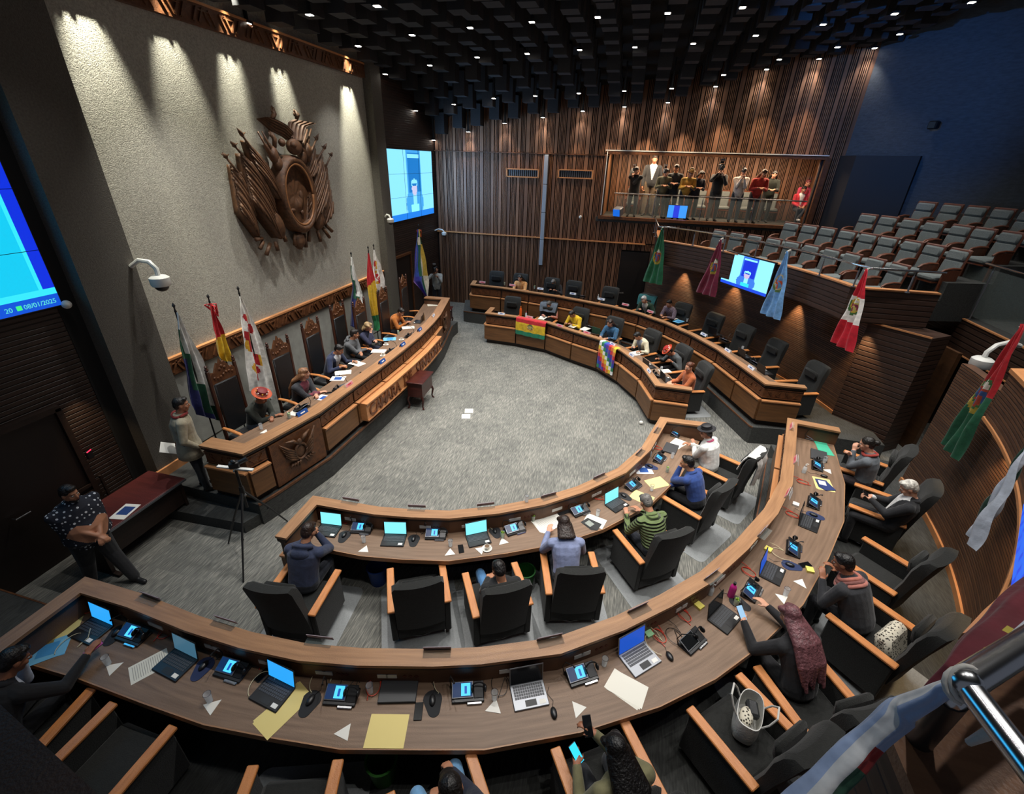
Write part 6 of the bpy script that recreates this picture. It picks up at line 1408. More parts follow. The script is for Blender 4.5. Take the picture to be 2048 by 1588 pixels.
# ================================================================= SMALL FURNITURE
def side_table(label, p, rz, w, d, h, top_m, leg_m, curved=True):
    t = thing('side_table', label, 'side table', (p.x, p.y, p.z), rz); b = MB(); b.box((0, 0, h - .015), (w, d, .03), bev=.01); b.build('table_top', top_m, t)
    b = MB(); b.box((0, 0, h - .22 if curved else h - .1), (w - .08, d - .08, .38 if curved else .12)); b.build('apron', leg_m, t)
    for sx in (-1, 1):
        for sy in (-1, 1):
            b = MB(); x, y = sx * (w / 2 - .06), sy * (d / 2 - .06); b.tube([(x, y, h - .4), (x + sx * .03, y + sy * .02, h * .35), (x, y, .08), (x + sx * .03, y + sy * .03, .0)], [.035, .03, .018, .025], 8); b.build('leg', leg_m, t, smooth=True)
    return t
M_MAH = wood('mahogany_table', '#4a1d16', '#2e120e', .3, 5, (1, 6, 6))
a = [G(*q, .74) for q in ((802, 760), (846, 740), (866, 741), (825, 771))]; c = sum(a, V((0, 0, 0))) / 4
side_table('small dark red wooden side table in front of the lettered desk', V((c.x + .05, c.y, 0)), .05, .46, .78, .74, M_MAH, M_MAH)
c = G(895, 616, .7); side_table('dark wooden side table at the far end of the presidential desk', V((c.x - .05, c.y, 0)), .2, .45, .5, .7, M_MAH, M_MAH)
a, c, d_ = G(310, 962, .76), G(360, 976, .76), G(228, 1068, .76); t = thing('writing_table', 'dark red topped table against the left wall behind the man in the dotted shirt', 'table', ((a.x + d_.x) / 2, (a.y + d_.y) / 2, 0), .0)
L_ = 1.45; b = MB(); b.box((-.25, .025, .745), (.75, L_, .03), bev=.008); b.build('table_top', W_RED, t); b = MB(); b.box((.13, .025, .73), (.012, L_, .03)); b.build('edge_strip', M_GREYM, t)
b = MB(); b.box((.02, .025, .50), (.03, L_ - .15, .45)); b.build('modesty_panel', W_DARK, t)
for sy in (-1, 1): b = MB(); b.box((-.25, .025 + sy * (L_ / 2 - .06), .36), (.6, .05, .72)); b.box((-.2, .025 + sy * (L_ / 2 - .06), .02), (.75, .06, .04)); b.build('leg', W_DARK, t)
TBL = t.location.copy()
tc_ = thing('wooden_chair', 'dark wooden slatted chair behind the red topped table', 'chair', (TBL.x - .72, TBL.y + .05, 0), -PI / 2)
b = MB(); b.box((0, 0, .44), (.42, .42, .04)); b.build('seat', W_DARK, tc_)
for sx in (-1, 1):
    b = MB(); b.box((sx * .19, -.2, .48), (.035, .035, .96)); b.build('leg', W_DARK, tc_); b = MB(); b.box((sx * .19, .19, .21), (.035, .035, .42)); b.build('leg', W_DARK, tc_)
b = MB(); [b.box((0, -.2, z), (.38, .02, .05)) for z in (.66, .78, .9)]; b.build('back_slats', W_DARK, tc_)
def paper(label, p, rz, w, h, m_, cat='paper', name='paper_sheet', th=.002, group=None, n=1, printed=None):
    t = thing(name, label, cat, p, rz, group); b = MB(); rnd = random.Random(int(abs(p.x * 977 + p.y * 331)))
    for k in range(n): b.box((rnd.uniform(-.01, .01) * (k > 0), rnd.uniform(-.01, .01) * (k > 0), th * (k + .5)), (w, h, th * .9), rz=rnd.uniform(-.08, .08) * (k > 0))
    b.build('sheets', m_, t)
    if printed:
        b = MB()
        if printed == 'text':
            for k in range(int(h / .022) - 2): b.box((-.01 * (k % 3), h / 2 - .03 - .022 * k, th * n + .0004), (w * .78, .006, .0006))
            b.build('printed_lines', flat('#8a8a86'), t)
        else: b.box((0, h * .05, th * n + .0006), (w * .7, h * .55, .001)); [b.box((-w * .2 + w * .13 * k, h * .05, th * n + .0014), (w * .03, h * .3, .0006)) for k in range(4)] if False else None; b.build('printed_block', flat(printed), t)
    return t
p = G(250, 1023, .762); paper('white printed sheet with a blue picture on the red topped table', p, .2, .24, .33, M_WHITE, printed='#1f3f7a')
for px, lab in (((938, 822), 'white floor tile marker, upper of the pair on the carpet'), ((932, 833), 'white floor tile marker, lower of the pair on the carpet')):
    q = G(px[0], px[1], .002); t = thing('floor_marker', lab, 'floor plate', q, .3); b = MB(); b.box((0, 0, .003), (.21, .22, .006)); b.build('plate', flat('#cfccc0'), t)
p = G(1285, 846, .05).xy; t = thing('crumpled_paper', 'small white crumpled paper by the corner of the far inner desk', 'paper', (G(1284, 848, 0).x - .03, G(1284, 848, 0).y - .03, 0)); b = MB(); b.ball((0, 0, .05), (.05, .04, .05), 7, 5); b.build('paper_ball', M_WHITE, t)
# tripod with camera and reflector bar
c = V((-5.25, 4.05, 0)); top = G(470, 935, 1.5); c = V((top.x, top.y, 0)); t = thing('camera_tripod', 'black tripod with a small camera and pale cross bar in front of the presidential desk', 'tripod', c)
b = MB(); b.tube([(0, 0, .75), (0, 0, 1.45)], .02, 8); b.lathe([(.03, .95), (.04, 1.0), (.04, 1.1), (.03, 1.15)], (0, 0, 0), 10); b.build('centre_column', M_BLACKP, t, smooth=True)
for (fx, fy) in (G(487, 1165, 0).xy, G(457, 1087, 0).xy, G(575, 1043, 0).xy): b = MB(); e_ = V((fx - c.x, fy - c.y, 0)); b.tube([V((0, 0, 1.08)), e_ * .55 + V((0, 0, .52)), e_ + V((0, 0, 0.005))], [.018, .016, .012], 8); b.ball(e_ * .55 + V((0, 0, .50)), .022, 8, 6); b.build('leg', M_BLACKP, t, smooth=True)
b = MB(); b.box((0, 0, 1.49), (.56, .05, .02), rz=.12); b.build('cross_bar', M_WHITEP, t); b = MB(); b.box((0, 0, 1.55), (.14, .10, .10), bev=.015, rz=.7); b.tube([(.03, .03, 1.56), (.13, .12, 1.6)], .035, 10); b.ball((0.02, -.02, 1.63), (.05, .03, .02), 8, 6); b.build('camera_body', M_BLACKP, t, smooth=True)
for k in range(2): b = MB(); b.ball(((-.03, .03)[k], 0, (1.43, 1.0)[k]), .022, 8, 6); b.build('knob', M_CHROME, t, smooth=True)

# ================================================================= THINGS ON THE DESKS
def near_seat(p):
    best = None
    for k, (o_, rz, z0) in SEATS.items():
        q = o_ + rotv(rz, 0, .6); d = (q - p).length
        if k in WHO and (best is None or d < best[0]): best = (d, k)
    return best[1]
WHO = {'navy': 'the navy hooded jacket', 'gap': 'the empty armchair', 'jeans': 'the man in jeans', 'lavender': 'the lavender coat', 'green': 'the green quilted jacket', 'blue': 'the blue suit jacket', 'white': 'the black hat',
       'dark': 'the dark suited man', 'o2': 'the lower left armchair', 'o3': 'the yellow folder armchair', 'denim': 'the pale blue jeans', 'olive': 'the olive outfit', 'bag': 'the white handbag', 'purple': 'the purple-haired woman', 'scarf': 'the striped scarf', 'empty': 'the empty armchair', 'whitehair': 'the white-haired man', 'cardigan': 'the grey cardigan',
       'hat': 'the red hat', 'blonde': 'the long fair hair', 'suit': 'the navy suit', 'hoodie': 'the grey hooded top', 'navy2': 'the wavy fair hair', 'orange': 'the orange jacket', 'end': 'the far carved chair',
       'b1': 'the far inner desk left end', 'plaid': 'the red checked shirt', 'yellow': 'the yellow sweater', 'teal': 'the blue denim jacket', 'cream': 'the cream jacket', 'redhat': 'the bowed red hat', 'rust': 'the rust orange top',
       'd1': 'the leftmost far chair', 'peach': 'the peach jacket', 'd3': 'the bent grey-haired person', 'd4': 'the far chair with headphones', 'd5': 'the dark door chair', 'shawl': 'the white headcovering', 'check': 'the checked top', 'd8': 'the purple flag chair', 'd9': 'the television chair', 'd10': 'the pale blue flag chair', 'd11': 'the last far outer chair'}
DESKS = {'ia': (P_IA, .75, 1.05, 'inner near desk'), 'oa': (P_OA, 1.15, 1.45, 'foreground desk'), 'ib': (P_IB, .75, 1.05, 'far inner desk'), 'ob': (P_OB, 1.15, 1.45, 'far outer desk'), 'ro': (P_RO, 1.20, 1.42, 'presidential desk')}
PLACED = {}
PROTO = {}
def setdown(kind, desk_, px, look, dr=0.0, rail=False, dz=0.0, group=None, name=None, cat=None, raw=False):
    """put a copy of a prototype on a desk where its foot stands"""
    path, zw, zr, dn = DESKS[desk_]; z = (zr if rail else zw) + dz
    p = G(px[0], px[1], z); rz = face_rz(p.xy, path) + math.radians(dr)
    if kind.startswith('lap') and desk_ in ('ia', 'oa') and kind != 'lap_x':      # keep the lid clear of the raised rail
        nn_ = V((-math.sin(rz), math.cos(rz), 0)); dmin = min((path[i].lerp(path[i + 1], f_ / 20) - (p.xy + nn_.xy * .12)).length for i in range(len(path) - 1) for f_ in range(21)); p = p - nn_ * max(0, .225 - dmin)
    k = near_seat(p.xy); lab = '%s on the %s before %s' % (look, dn, WHO[k])
    if kind not in PROTO:
        PROTO[kind] = KIT[kind](); o_ = PROTO[kind]; o_.location = p; o_.rotation_euler = (0, 0, rz); o_['label'] = lab
    else: o_ = dup(PROTO[kind], p, rz, lab)
    PLACED.setdefault(lab, []).append((px[0], len(PLACED), o_)); return o_
def K(name, cat, group): return thing(name, 'x', cat, group=group)
M_KEY = flat('#1a1b1d', .5); M_KEYC = flat('#3c3e42', .5)
def mk_laptop(scr, body=M_BLACKP, big=1.0, closed=False, nm='laptop'):
    t = K(nm, 'laptop', 'laptops on the desks'); w, d = .33 * big, .235 * big
    b = MB(); b.box((0, 0, .009), (w, d, .018), bev=.005); base_ = b.build('base', body, t)
    if closed: b = MB(); b.box((0, 0, .024), (w, d, .010), bev=.004); b.build('lid', body, t); return t
    b = MB(); b.mat(M_KEYC)
    for r_ in range(5):
        for c_ in range(13): b.box((-w * .43 + w * .86 * (c_ + .5) / 13, d * .40 - d * .11 * (r_ + .2), .0195), (w * .055, d * .085, .003))
    b.build('keyboard', None, base_); b = MB(); b.box((0, -d * .30, .0185), (w * .32, d * .24, .001)); b.build('touchpad', M_KEY, base_)
    b = MB(); b.box((w * .33, -d * .33, .0188), (w * .18, d * .16, .001)); b.build('white_sticker', M_WHITE, base_)
    R = Matrix.Rotation(-.16, 3, 'X'); h = d * .90; c_ = V((0, d / 2 + math.sin(.16) * h / 2, .015 + math.cos(.16) * h / 2))
    b = MB(); b.box(c_, (w, .008, h), R=R, bev=.003); lid_ = b.build('lid', body, t); b = MB(); b.box(c_ + V((0, -.0052, -.0014)), (w * .94, .001, h * .90), R=R); b.build('screen', scr, lid_); return t
SC_C = gl('#7fe0f0', 1.15); SC_B = gl('#2a9be8', 1.1); SC_D = gl('#1550c0', .9); SC_K = flat('#101214', .15); SC_T = gl('#4a7a94', .6)
def mk_terminal(s=True):
    t = K('conference_terminal', 'conference terminal', 'conference terminals on the desks')
    b = MB(); b.box((0, 0, .012), (.30, .17, .024), bev=.006); b.build('base', M_BLACKP, t); b = MB(); b.box((.06, -.092, .010), (.14, .03, .016), bev=.006); b.build('hand_rest', M_CHROME, t)
    R = Matrix.Rotation(.38, 3, 'X'); b = MB(); b.box((-.05, .01, .055), (.20, .135, .012), R=R, bev=.004); tab_ = b.build('tablet', M_GREYM, t); b = MB(); b.box((-.05, .0086, .0618), (.182, .118, .0012), R=R); b.build('tablet_screen', SC_K if s == 'off' else gl('#10305c', .8), tab_)
    if s != 'off':
        b = MB(); b.box((-.02, .0076, .0628), (.085, .10, .001), R=R); b.build('video_window', gl('#4ac0f0', 1.3), tab_)
        b = MB(); b.box((-.02, .003, .0636), (.022, .06, .001), R=R); b.build('video_figure', gl('#1a50b0', 1.0), tab_)
    b = MB(); b.box((.10, .01, .045), (.09, .14, .02), R=R, bev=.004); b.build('headset_plate', M_BLACKP, t)
    b = MB(); b.tube([(.10 + .065 * math.cos(a), .0 + .02 * math.sin(a), .075 + .065 * math.sin(a)) for a in [PI * k / 12 for k in range(13)]], .007, 6); hb_ = b.build('headset_band', M_BLACKP, t, smooth=True)
    for s_ in (-1, 1): b = MB(); b.ball((.10 + s_ * .062, 0, .075), (.014, .034, .034), 10, 8); b.build('ear_pad', M_BLACKP, hb_, smooth=True)
    b = MB(); b.tube([(-.16, .06, .02), (-.17, .09, .10), (-.16, .06, .20), (-.13, -.02, .26), (-.12, -.05, .265)], [.006, .005, .005, .005, .010], 6); b.build('gooseneck_microphone', M_BLACKP, t, smooth=True); return t
def mk_mouse(pad=None):
    t = K('computer_mouse', 'mouse', 'computer mice')
    if pad:
        b = MB(); pts = []
        for k in range(18): a = 2 * PI * k / 18; pts.append((.088 * math.cos(a), .02 + .085 * math.sin(a)) if math.sin(a) > -.2 else (.055 * math.cos(a) + .015, -.08 + .055 * math.sin(a)))
        b.prism(pts, 0, .005); b.build('mouse_mat', pad, t)
    b = MB(); b.ball((0, .01, .017), (.030, .054, .022), 12, 8); b.build('mouse_body', M_BLACKP, t, smooth=True); b = MB(); b.tube([(0, .06, .012), (.02, .12, .006), (-.02, .19, .005), (.01, .25, .004)], .0022, 5); b.build('cable', M_BLACKP, t); return t
def mk_bottle(cap='#e8e8e4', r=.032, h=.13, pump=True, body=None):
    t = K('sanitizer_bottle' if pump else 'water_bottle', 'bottle', 'bottles on the desks'); b = MB(); b.lathe([(r, 0), (r, h * .7), (r * .8, h * .85), (r * .35, h * .93), (r * .35, h)], (0, 0, 0), 14); b.build('bottle_body', body or M_GLASS2, t, smooth=True)
    b = MB(); b.lathe([(r * .42, h), (r * .42, h + .025), (0, h + .026)], (0, 0, 0), 10)
    if pump: b.tube([(0, 0, h + .02), (0, 0, h + .045), (0, -.03, h + .045)], .007, 6)
    b.build('cap', flat(cap, .4), t, smooth=True)
    b = MB(); b.lathe([(r * .93, .004), (r * .93, h * .5), (0, h * .5)], (0, 0, 0), 14); b.build('liquid', mat('clear_liquid', (.75, .85, .88), .1, alpha=.35), t, smooth=True); return t
def mk_glass(green=False, nap=True):
    t = K('drinking_glass', 'glass', 'glasses on the desks'); b = MB(); b.lathe([(.026, 0), (.033, .11), (.031, .11), (.024, .004), (0, .004)], (0, 0, 0), 16); b.build('glass_wall', M_GLASS2, t, smooth=True)
    b = MB(); b.tube([(.033 * math.cos(a), .033 * math.sin(a), .11) for a in [2 * PI * k / 16 for k in range(17)]], .0022, 4); b.build('glass_rim', M_CHROME, t)
    if green: b = MB(); b.lathe([(.024, .006), (.029, .075), (0, .075)], (0, 0, 0), 12); [b.ball((.015 * math.cos(k * 2.1), .015 * math.sin(k * 2.1), .08 + .006 * k), (.016, .009, .012), 8, 5) for k in range(5)]; b.build('herb_tea', flat('#7a9a28', .4), t, smooth=True)
    return t
def mk_napkin():
    t = K('paper_napkin', 'napkin', 'folded napkins'); b = MB(); b.prism([(-.07, -.055), (.075, -.04), (.0, .075)], 0, .004); b.build('napkin', M_WHITE, t); return t
def mk_sticky(col):
    def f():
        t = K('note_pad', 'note pad', 'sticky note pads'); b = MB(); b.box((0, 0, .014), (.085, .085, .028), taper=.99); b.build('pad', flat(col), t); return t
    return f
def mk_sheet(col, w, h, n=1, nm='paper_sheet', cat='paper', print_=None, th=.0015):
    def f():
        t = K(nm, cat, 'papers on the desks'); b = MB(); [b.box((.006 * k, -.008 * k, th * (k + .5)), (w, h, th), rz=.06 * k) for k in range(n)]; b.build('sheets', flat(col), t)
        if print_:
            b = MB()
            if print_ == 'lines': [b.box((-.004, h / 2 - .03 - .018 * k, th * n + .0004), (w * .76, .005, .0004)) for k in range(int(h / .018) - 2)]; b.build('printed_lines', flat('#9a988f'), t)
            else: b.box((0, 0, th * n + .0005), (w * .62, h * .5, .0008)); b.build('printed_block', flat(print_), t)
        return t
    return f
def mk_nameplate(tint, text=True):
    def f():
        t = K('name_plate', 'name plate', 'name plates on the desk rails'); R = Matrix.Rotation(-.35, 3, 'X'); R2 = Matrix.Rotation(.35, 3, 'X')
        b = MB(); b.box((0, .022, .035), (.24, .004, .075), R=R2); b.box((0, -.022, .035), (.24, .004, .075), R=R); b.build('acrylic_stand', M_GLASS2 if not tint.startswith('!') else flat(tint[1:]), t)
        b = MB(); b.box((0, .0265, .035), (.225, .002, .062), R=R2); b.build('name_card', flat(tint.lstrip('!')), t)
        if text: b = MB(); b.box((0, .0285, .040), (.10, .001, .022), R=R2); b.build('card_print', flat('#e8e8ea' if tint.startswith('!') else ('#b8343c' if tint == '#d08088' else '#3a5a9a')), t)
        return t
    return f
def mk_acryl():
    t = K('name_plate', 'name plate', 'name plates on the desk rails'); b = MB(); b.box((0, .0, .002), (.26, .10, .004)); b.build('acrylic_foot', M_GLASS, t)
    b = MB(); b.box((0, .03, .03), (.26, .006, .06), R=Matrix.Rotation(.3, 3, 'X')); b.build('name_card', flat('#8d8088'), t); return t
def mk_phone(scr=None):
    def f():
        t = K('mobile_phone', 'mobile phone', 'mobile phones'); b = MB(); b.box((0, 0, .005), (.075, .155, .009), bev=.004); b.build('phone_body', M_BLACKP, t); b = MB(); b.box((0, 0, .0098), (.068, .145, .0006)); b.build('phone_screen', scr or SC_K, t); return t
    return f
def mk_cup():
    t = K('coffee_cup', 'cup and saucer', 'cups'); b = MB(); b.lathe([(.035, 0), (.07, .012), (.072, .015), (.03, .006)], (0, 0, 0), 18); b.build('saucer', flat('#e8e4da', .25), t, smooth=True)
    b = MB(); b.lathe([(.022, .008), (.034, .03), (.040, .062), (.037, .062), (.030, .03), (0, .014)], (0, 0, 0), 16); b.tube([(.038, 0, .05), (.058, 0, .048), (.056, 0, .028), (.034, 0, .025)], .005, 6); b.build('cup', flat('#e8e4da', .25), t, smooth=True); b = MB(); b.lathe([(.034, .05), (0, .05)], (0, 0, 0), 14); b.build('coffee', flat('#6a5138', .3), t); return t
def mk_cable(col, r=.004, loops=1.4, R_=.07):
    def f():
        t = K('cable_loop', 'cable', 'loose cables'); b = MB(); n = 34; pts = []
        for k in range(n): a = 2 * PI * loops * k / (n - 1); pts.append((R_ * math.cos(a) * (1 - .25 * k / n), R_ * 1.2 * math.sin(a), .006 + .012 * abs(math.sin(a * .5))))
        pts = [(R_ * .6, .17, .05), (R_ * 1.1, .10, .02)] + pts + [(-.03, -.12, .006)]; b.tube(pts, r, 6); b.build('cable', flat(col, .4), t, smooth=True); return t
    return f
KIT = dict(lap_c=lambda: mk_laptop(SC_C), lap_b=lambda: mk_laptop(SC_B), lap_d=lambda: mk_laptop(SC_D, M_GREYM, 1.08), lap_k=lambda: mk_laptop(SC_K), lap_t=lambda: mk_laptop(SC_T), lap_x=lambda: mk_laptop(SC_K, flat('#38393b', .5), 1.05, True), lap_g=lambda: mk_laptop(SC_K, flat('#2d5a48', .5)),
           lap_kg=lambda: mk_laptop(SC_K, M_GREYM), lap_b2=lambda: mk_laptop(SC_D), term=mk_terminal, term_off=lambda: mk_terminal('off'), mouse=mk_mouse, mouse_k=lambda: mk_mouse(flat('#1c1d20', .8)), mouse_n=lambda: mk_mouse(flat('#1e2c52', .8)),
           pump=mk_bottle, water=lambda: mk_bottle('#c83a50', .036, .17, False), flask=lambda: mk_bottle('#1a1a1c', .038, .20, False, flat('#b5257a', .35)), orange=lambda: mk_bottle('#e87a28', .045, .36, False, flat('#e0601c', .4)),
           brown=lambda: mk_bottle('#5a4030', .03, .22, False, flat('#8a6a48', .4)), glass=mk_glass, green=lambda: mk_glass(True), napkin=mk_napkin, s_cyan=mk_sticky('#6fd0d0'), s_pink=mk_sticky('#e0a0c0'), s_white=mk_sticky('#dcdad4'), s_green=mk_sticky('#9fd6a0'), s_yellow=mk_sticky('#e6d868'),
           manila=mk_sheet('#e0cf86', .25, .34, 2, 'paper_folder', 'folder'), manila_l=mk_sheet('#e0cc80', .23, .44, 2, 'paper_folder', 'folder'), manila_w=mk_sheet('#e0cc80', .34, .27, 1, 'paper_folder', 'folder', th=.004), sheet=mk_sheet('#dcd9cc', .22, .31), sheet_t=mk_sheet('#dcd9cc', .22, .31, 1, print_='lines'), sheets=mk_sheet('#e2dfd2', .23, .34, 3),
           bluedoc=mk_sheet('#dfe3e8', .23, .31, 1, print_='#1f4f9a'), bluefile=mk_sheet('#6fb6dc', .24, .32, 3, 'paper_folder', 'folder', '#3f8fc8'), greenfile=mk_sheet('#3fae8a', .20, .44, 3, 'paper_folder', 'folder'), pinksheet=mk_sheet('#d8b0d0', .12, .2, 1), navybook=mk_sheet('#1d2f66', .17, .24, 8, 'book', 'book', '#c8c8d0'), blackbook=mk_sheet('#1b1d1e', .16, .22, 6, 'book', 'book', '#8a9088'), bigbook=mk_sheet('#e6e4dc', .44, .32, 5, 'open_book', 'book', 'lines'),
           yellowfile=mk_sheet('#b8a860', .24, .32, 3, 'paper_folder', 'folder'), plate=mk_acryl, plate_b=mk_nameplate('!#1a4f9a'), plate_p=mk_nameplate('#d08088'), plate_w=mk_nameplate('#d8dce6'), phone=mk_phone(), cup=mk_cup, red=mk_cable('#c8402c'), beige=mk_cable('#cfc4a0', .0035, .7, .10), black=mk_cable('#141414', .003, 1.1, .09))
def many(desk_, items):
    for it in items: setdown(it[0], desk_, it[1], it[2], *(it[3:]))
many('ia', [('lap_c', (664, 1050), 'black laptop with cyan screen', 4), ('lap_c', (792, 1068), 'black laptop with cyan screen', 4), ('lap_c', (952, 1066), 'black laptop with cyan screen', 8), ('lap_c', (1234, 1011), 'black laptop with cyan screen', 2), ('lap_k', (1122, 1010), 'dark laptop pushed back', 0), ('lap_x', (1341, 898), 'closed grey laptop', 0),
 ('term', (724, 1060), 'lit conference terminal with headset', 8), ('term', (872, 1072), 'lit conference terminal with headset'), ('term', (1030, 1061), 'lit conference terminal with headset', 8), ('term', (1160, 1024), 'lit conference terminal with headset'), ('term', (1266, 973), 'lit conference terminal with headset'), ('term', (1319, 919), 'lit conference terminal with headset'), ('term', (1352, 868), 'lit conference terminal with headset'),
 ('mouse_k', (688, 1072), 'mouse on a black mat'), ('mouse_k', (827, 1080), 'mouse on a black mat'), ('mouse_k', (990, 1064), 'mouse on a black mat'), ('mouse_k', (1248, 993), 'mouse on a black mat'), ('mouse_n', (1301, 934), 'mouse on a navy mat'),
 ('water', (615, 1040), 'water bottle with a red cap'), ('pump', (836, 1046), 'clear pump bottle'), ('pump', (1028, 1036), 'clear pump bottle'), ('pump', (1173, 998), 'clear pump bottle'), ('pump', (1220, 972), 'clear pump bottle'), ('pump', (1299, 912), 'clear pump bottle'), ('pump', (1335, 856), 'clear pump bottle'),
 ('glass', (728, 1084), 'upturned glass'), ('napkin', (729, 1099), 'white folded napkin'), ('glass', (901, 1092), 'upturned glass'), ('napkin', (900, 1105), 'white folded napkin'), ('cup', (974, 1098), 'white cup on a saucer'), ('napkin', (960, 1100), 'white napkin beside a saucer', 60), ('green', (1005, 1075), 'glass of green herb tea'), ('napkin', (1006, 1083), 'white folded napkin'), ('green', (1066, 1042), 'glass of green herb tea'), ('glass', (1195, 1031), 'drinking glass'), ('glass', (1303, 981), 'drinking glass'), ('green', (1334, 944), 'glass of green herb tea'), ('glass', (1344, 916), 'drinking glass'), ('green', (1360, 868), 'glass of green herb tea'),
 ('phone', (922, 1098), 'black mobile phone', 6), ('bigbook', (1094, 1042), 'large open book', 6), ('blackbook', (1179, 1048), 'black booklet', 10), ('sheet', (1190, 1042), 'white sheet under a booklet', 30), ('manila', (1283, 995), 'pale yellow folder', 10), ('manila', (1313, 966), 'pale yellow folder', 60), ('sheets', (1355, 888), 'cream sheets', 70), ('bluedoc', (1287, 940), 'white sheet with a blue print', 40),
 ('s_white', (636, 1025), 'white note pad', 8), ('s_pink', (821, 1048), 'pink note pad'), ('s_green', (1009, 1039), 'green note pad'), ('s_green', (1166, 1001), 'green note pad'), ('red', (695, 1040), 'coiled red cable'), ('red', (918, 1052), 'coiled red cable'), ('red', (1196, 996), 'coiled red cable', 40), ('red', (1315, 897), 'coiled red cable'), ('beige', (716, 1046), 'beige cable'), ('beige', (985, 1048), 'beige cable'), ('beige', (1256, 965), 'beige cable'), ('black', (1140, 1010), 'tangled black cable'), ('black', (850, 1058), 'tangled black cable')])
for px in ((700, 1004), (833, 1018), (972, 1014), (1099, 995), (1201, 956), (1281, 906), (1315, 861)): setdown('plate', 'ia', px, 'clear name plate standing', 0, True)
setdown('glass', 'ia', (1053, 1003), 'upturned glass standing on the rail', 0, True)
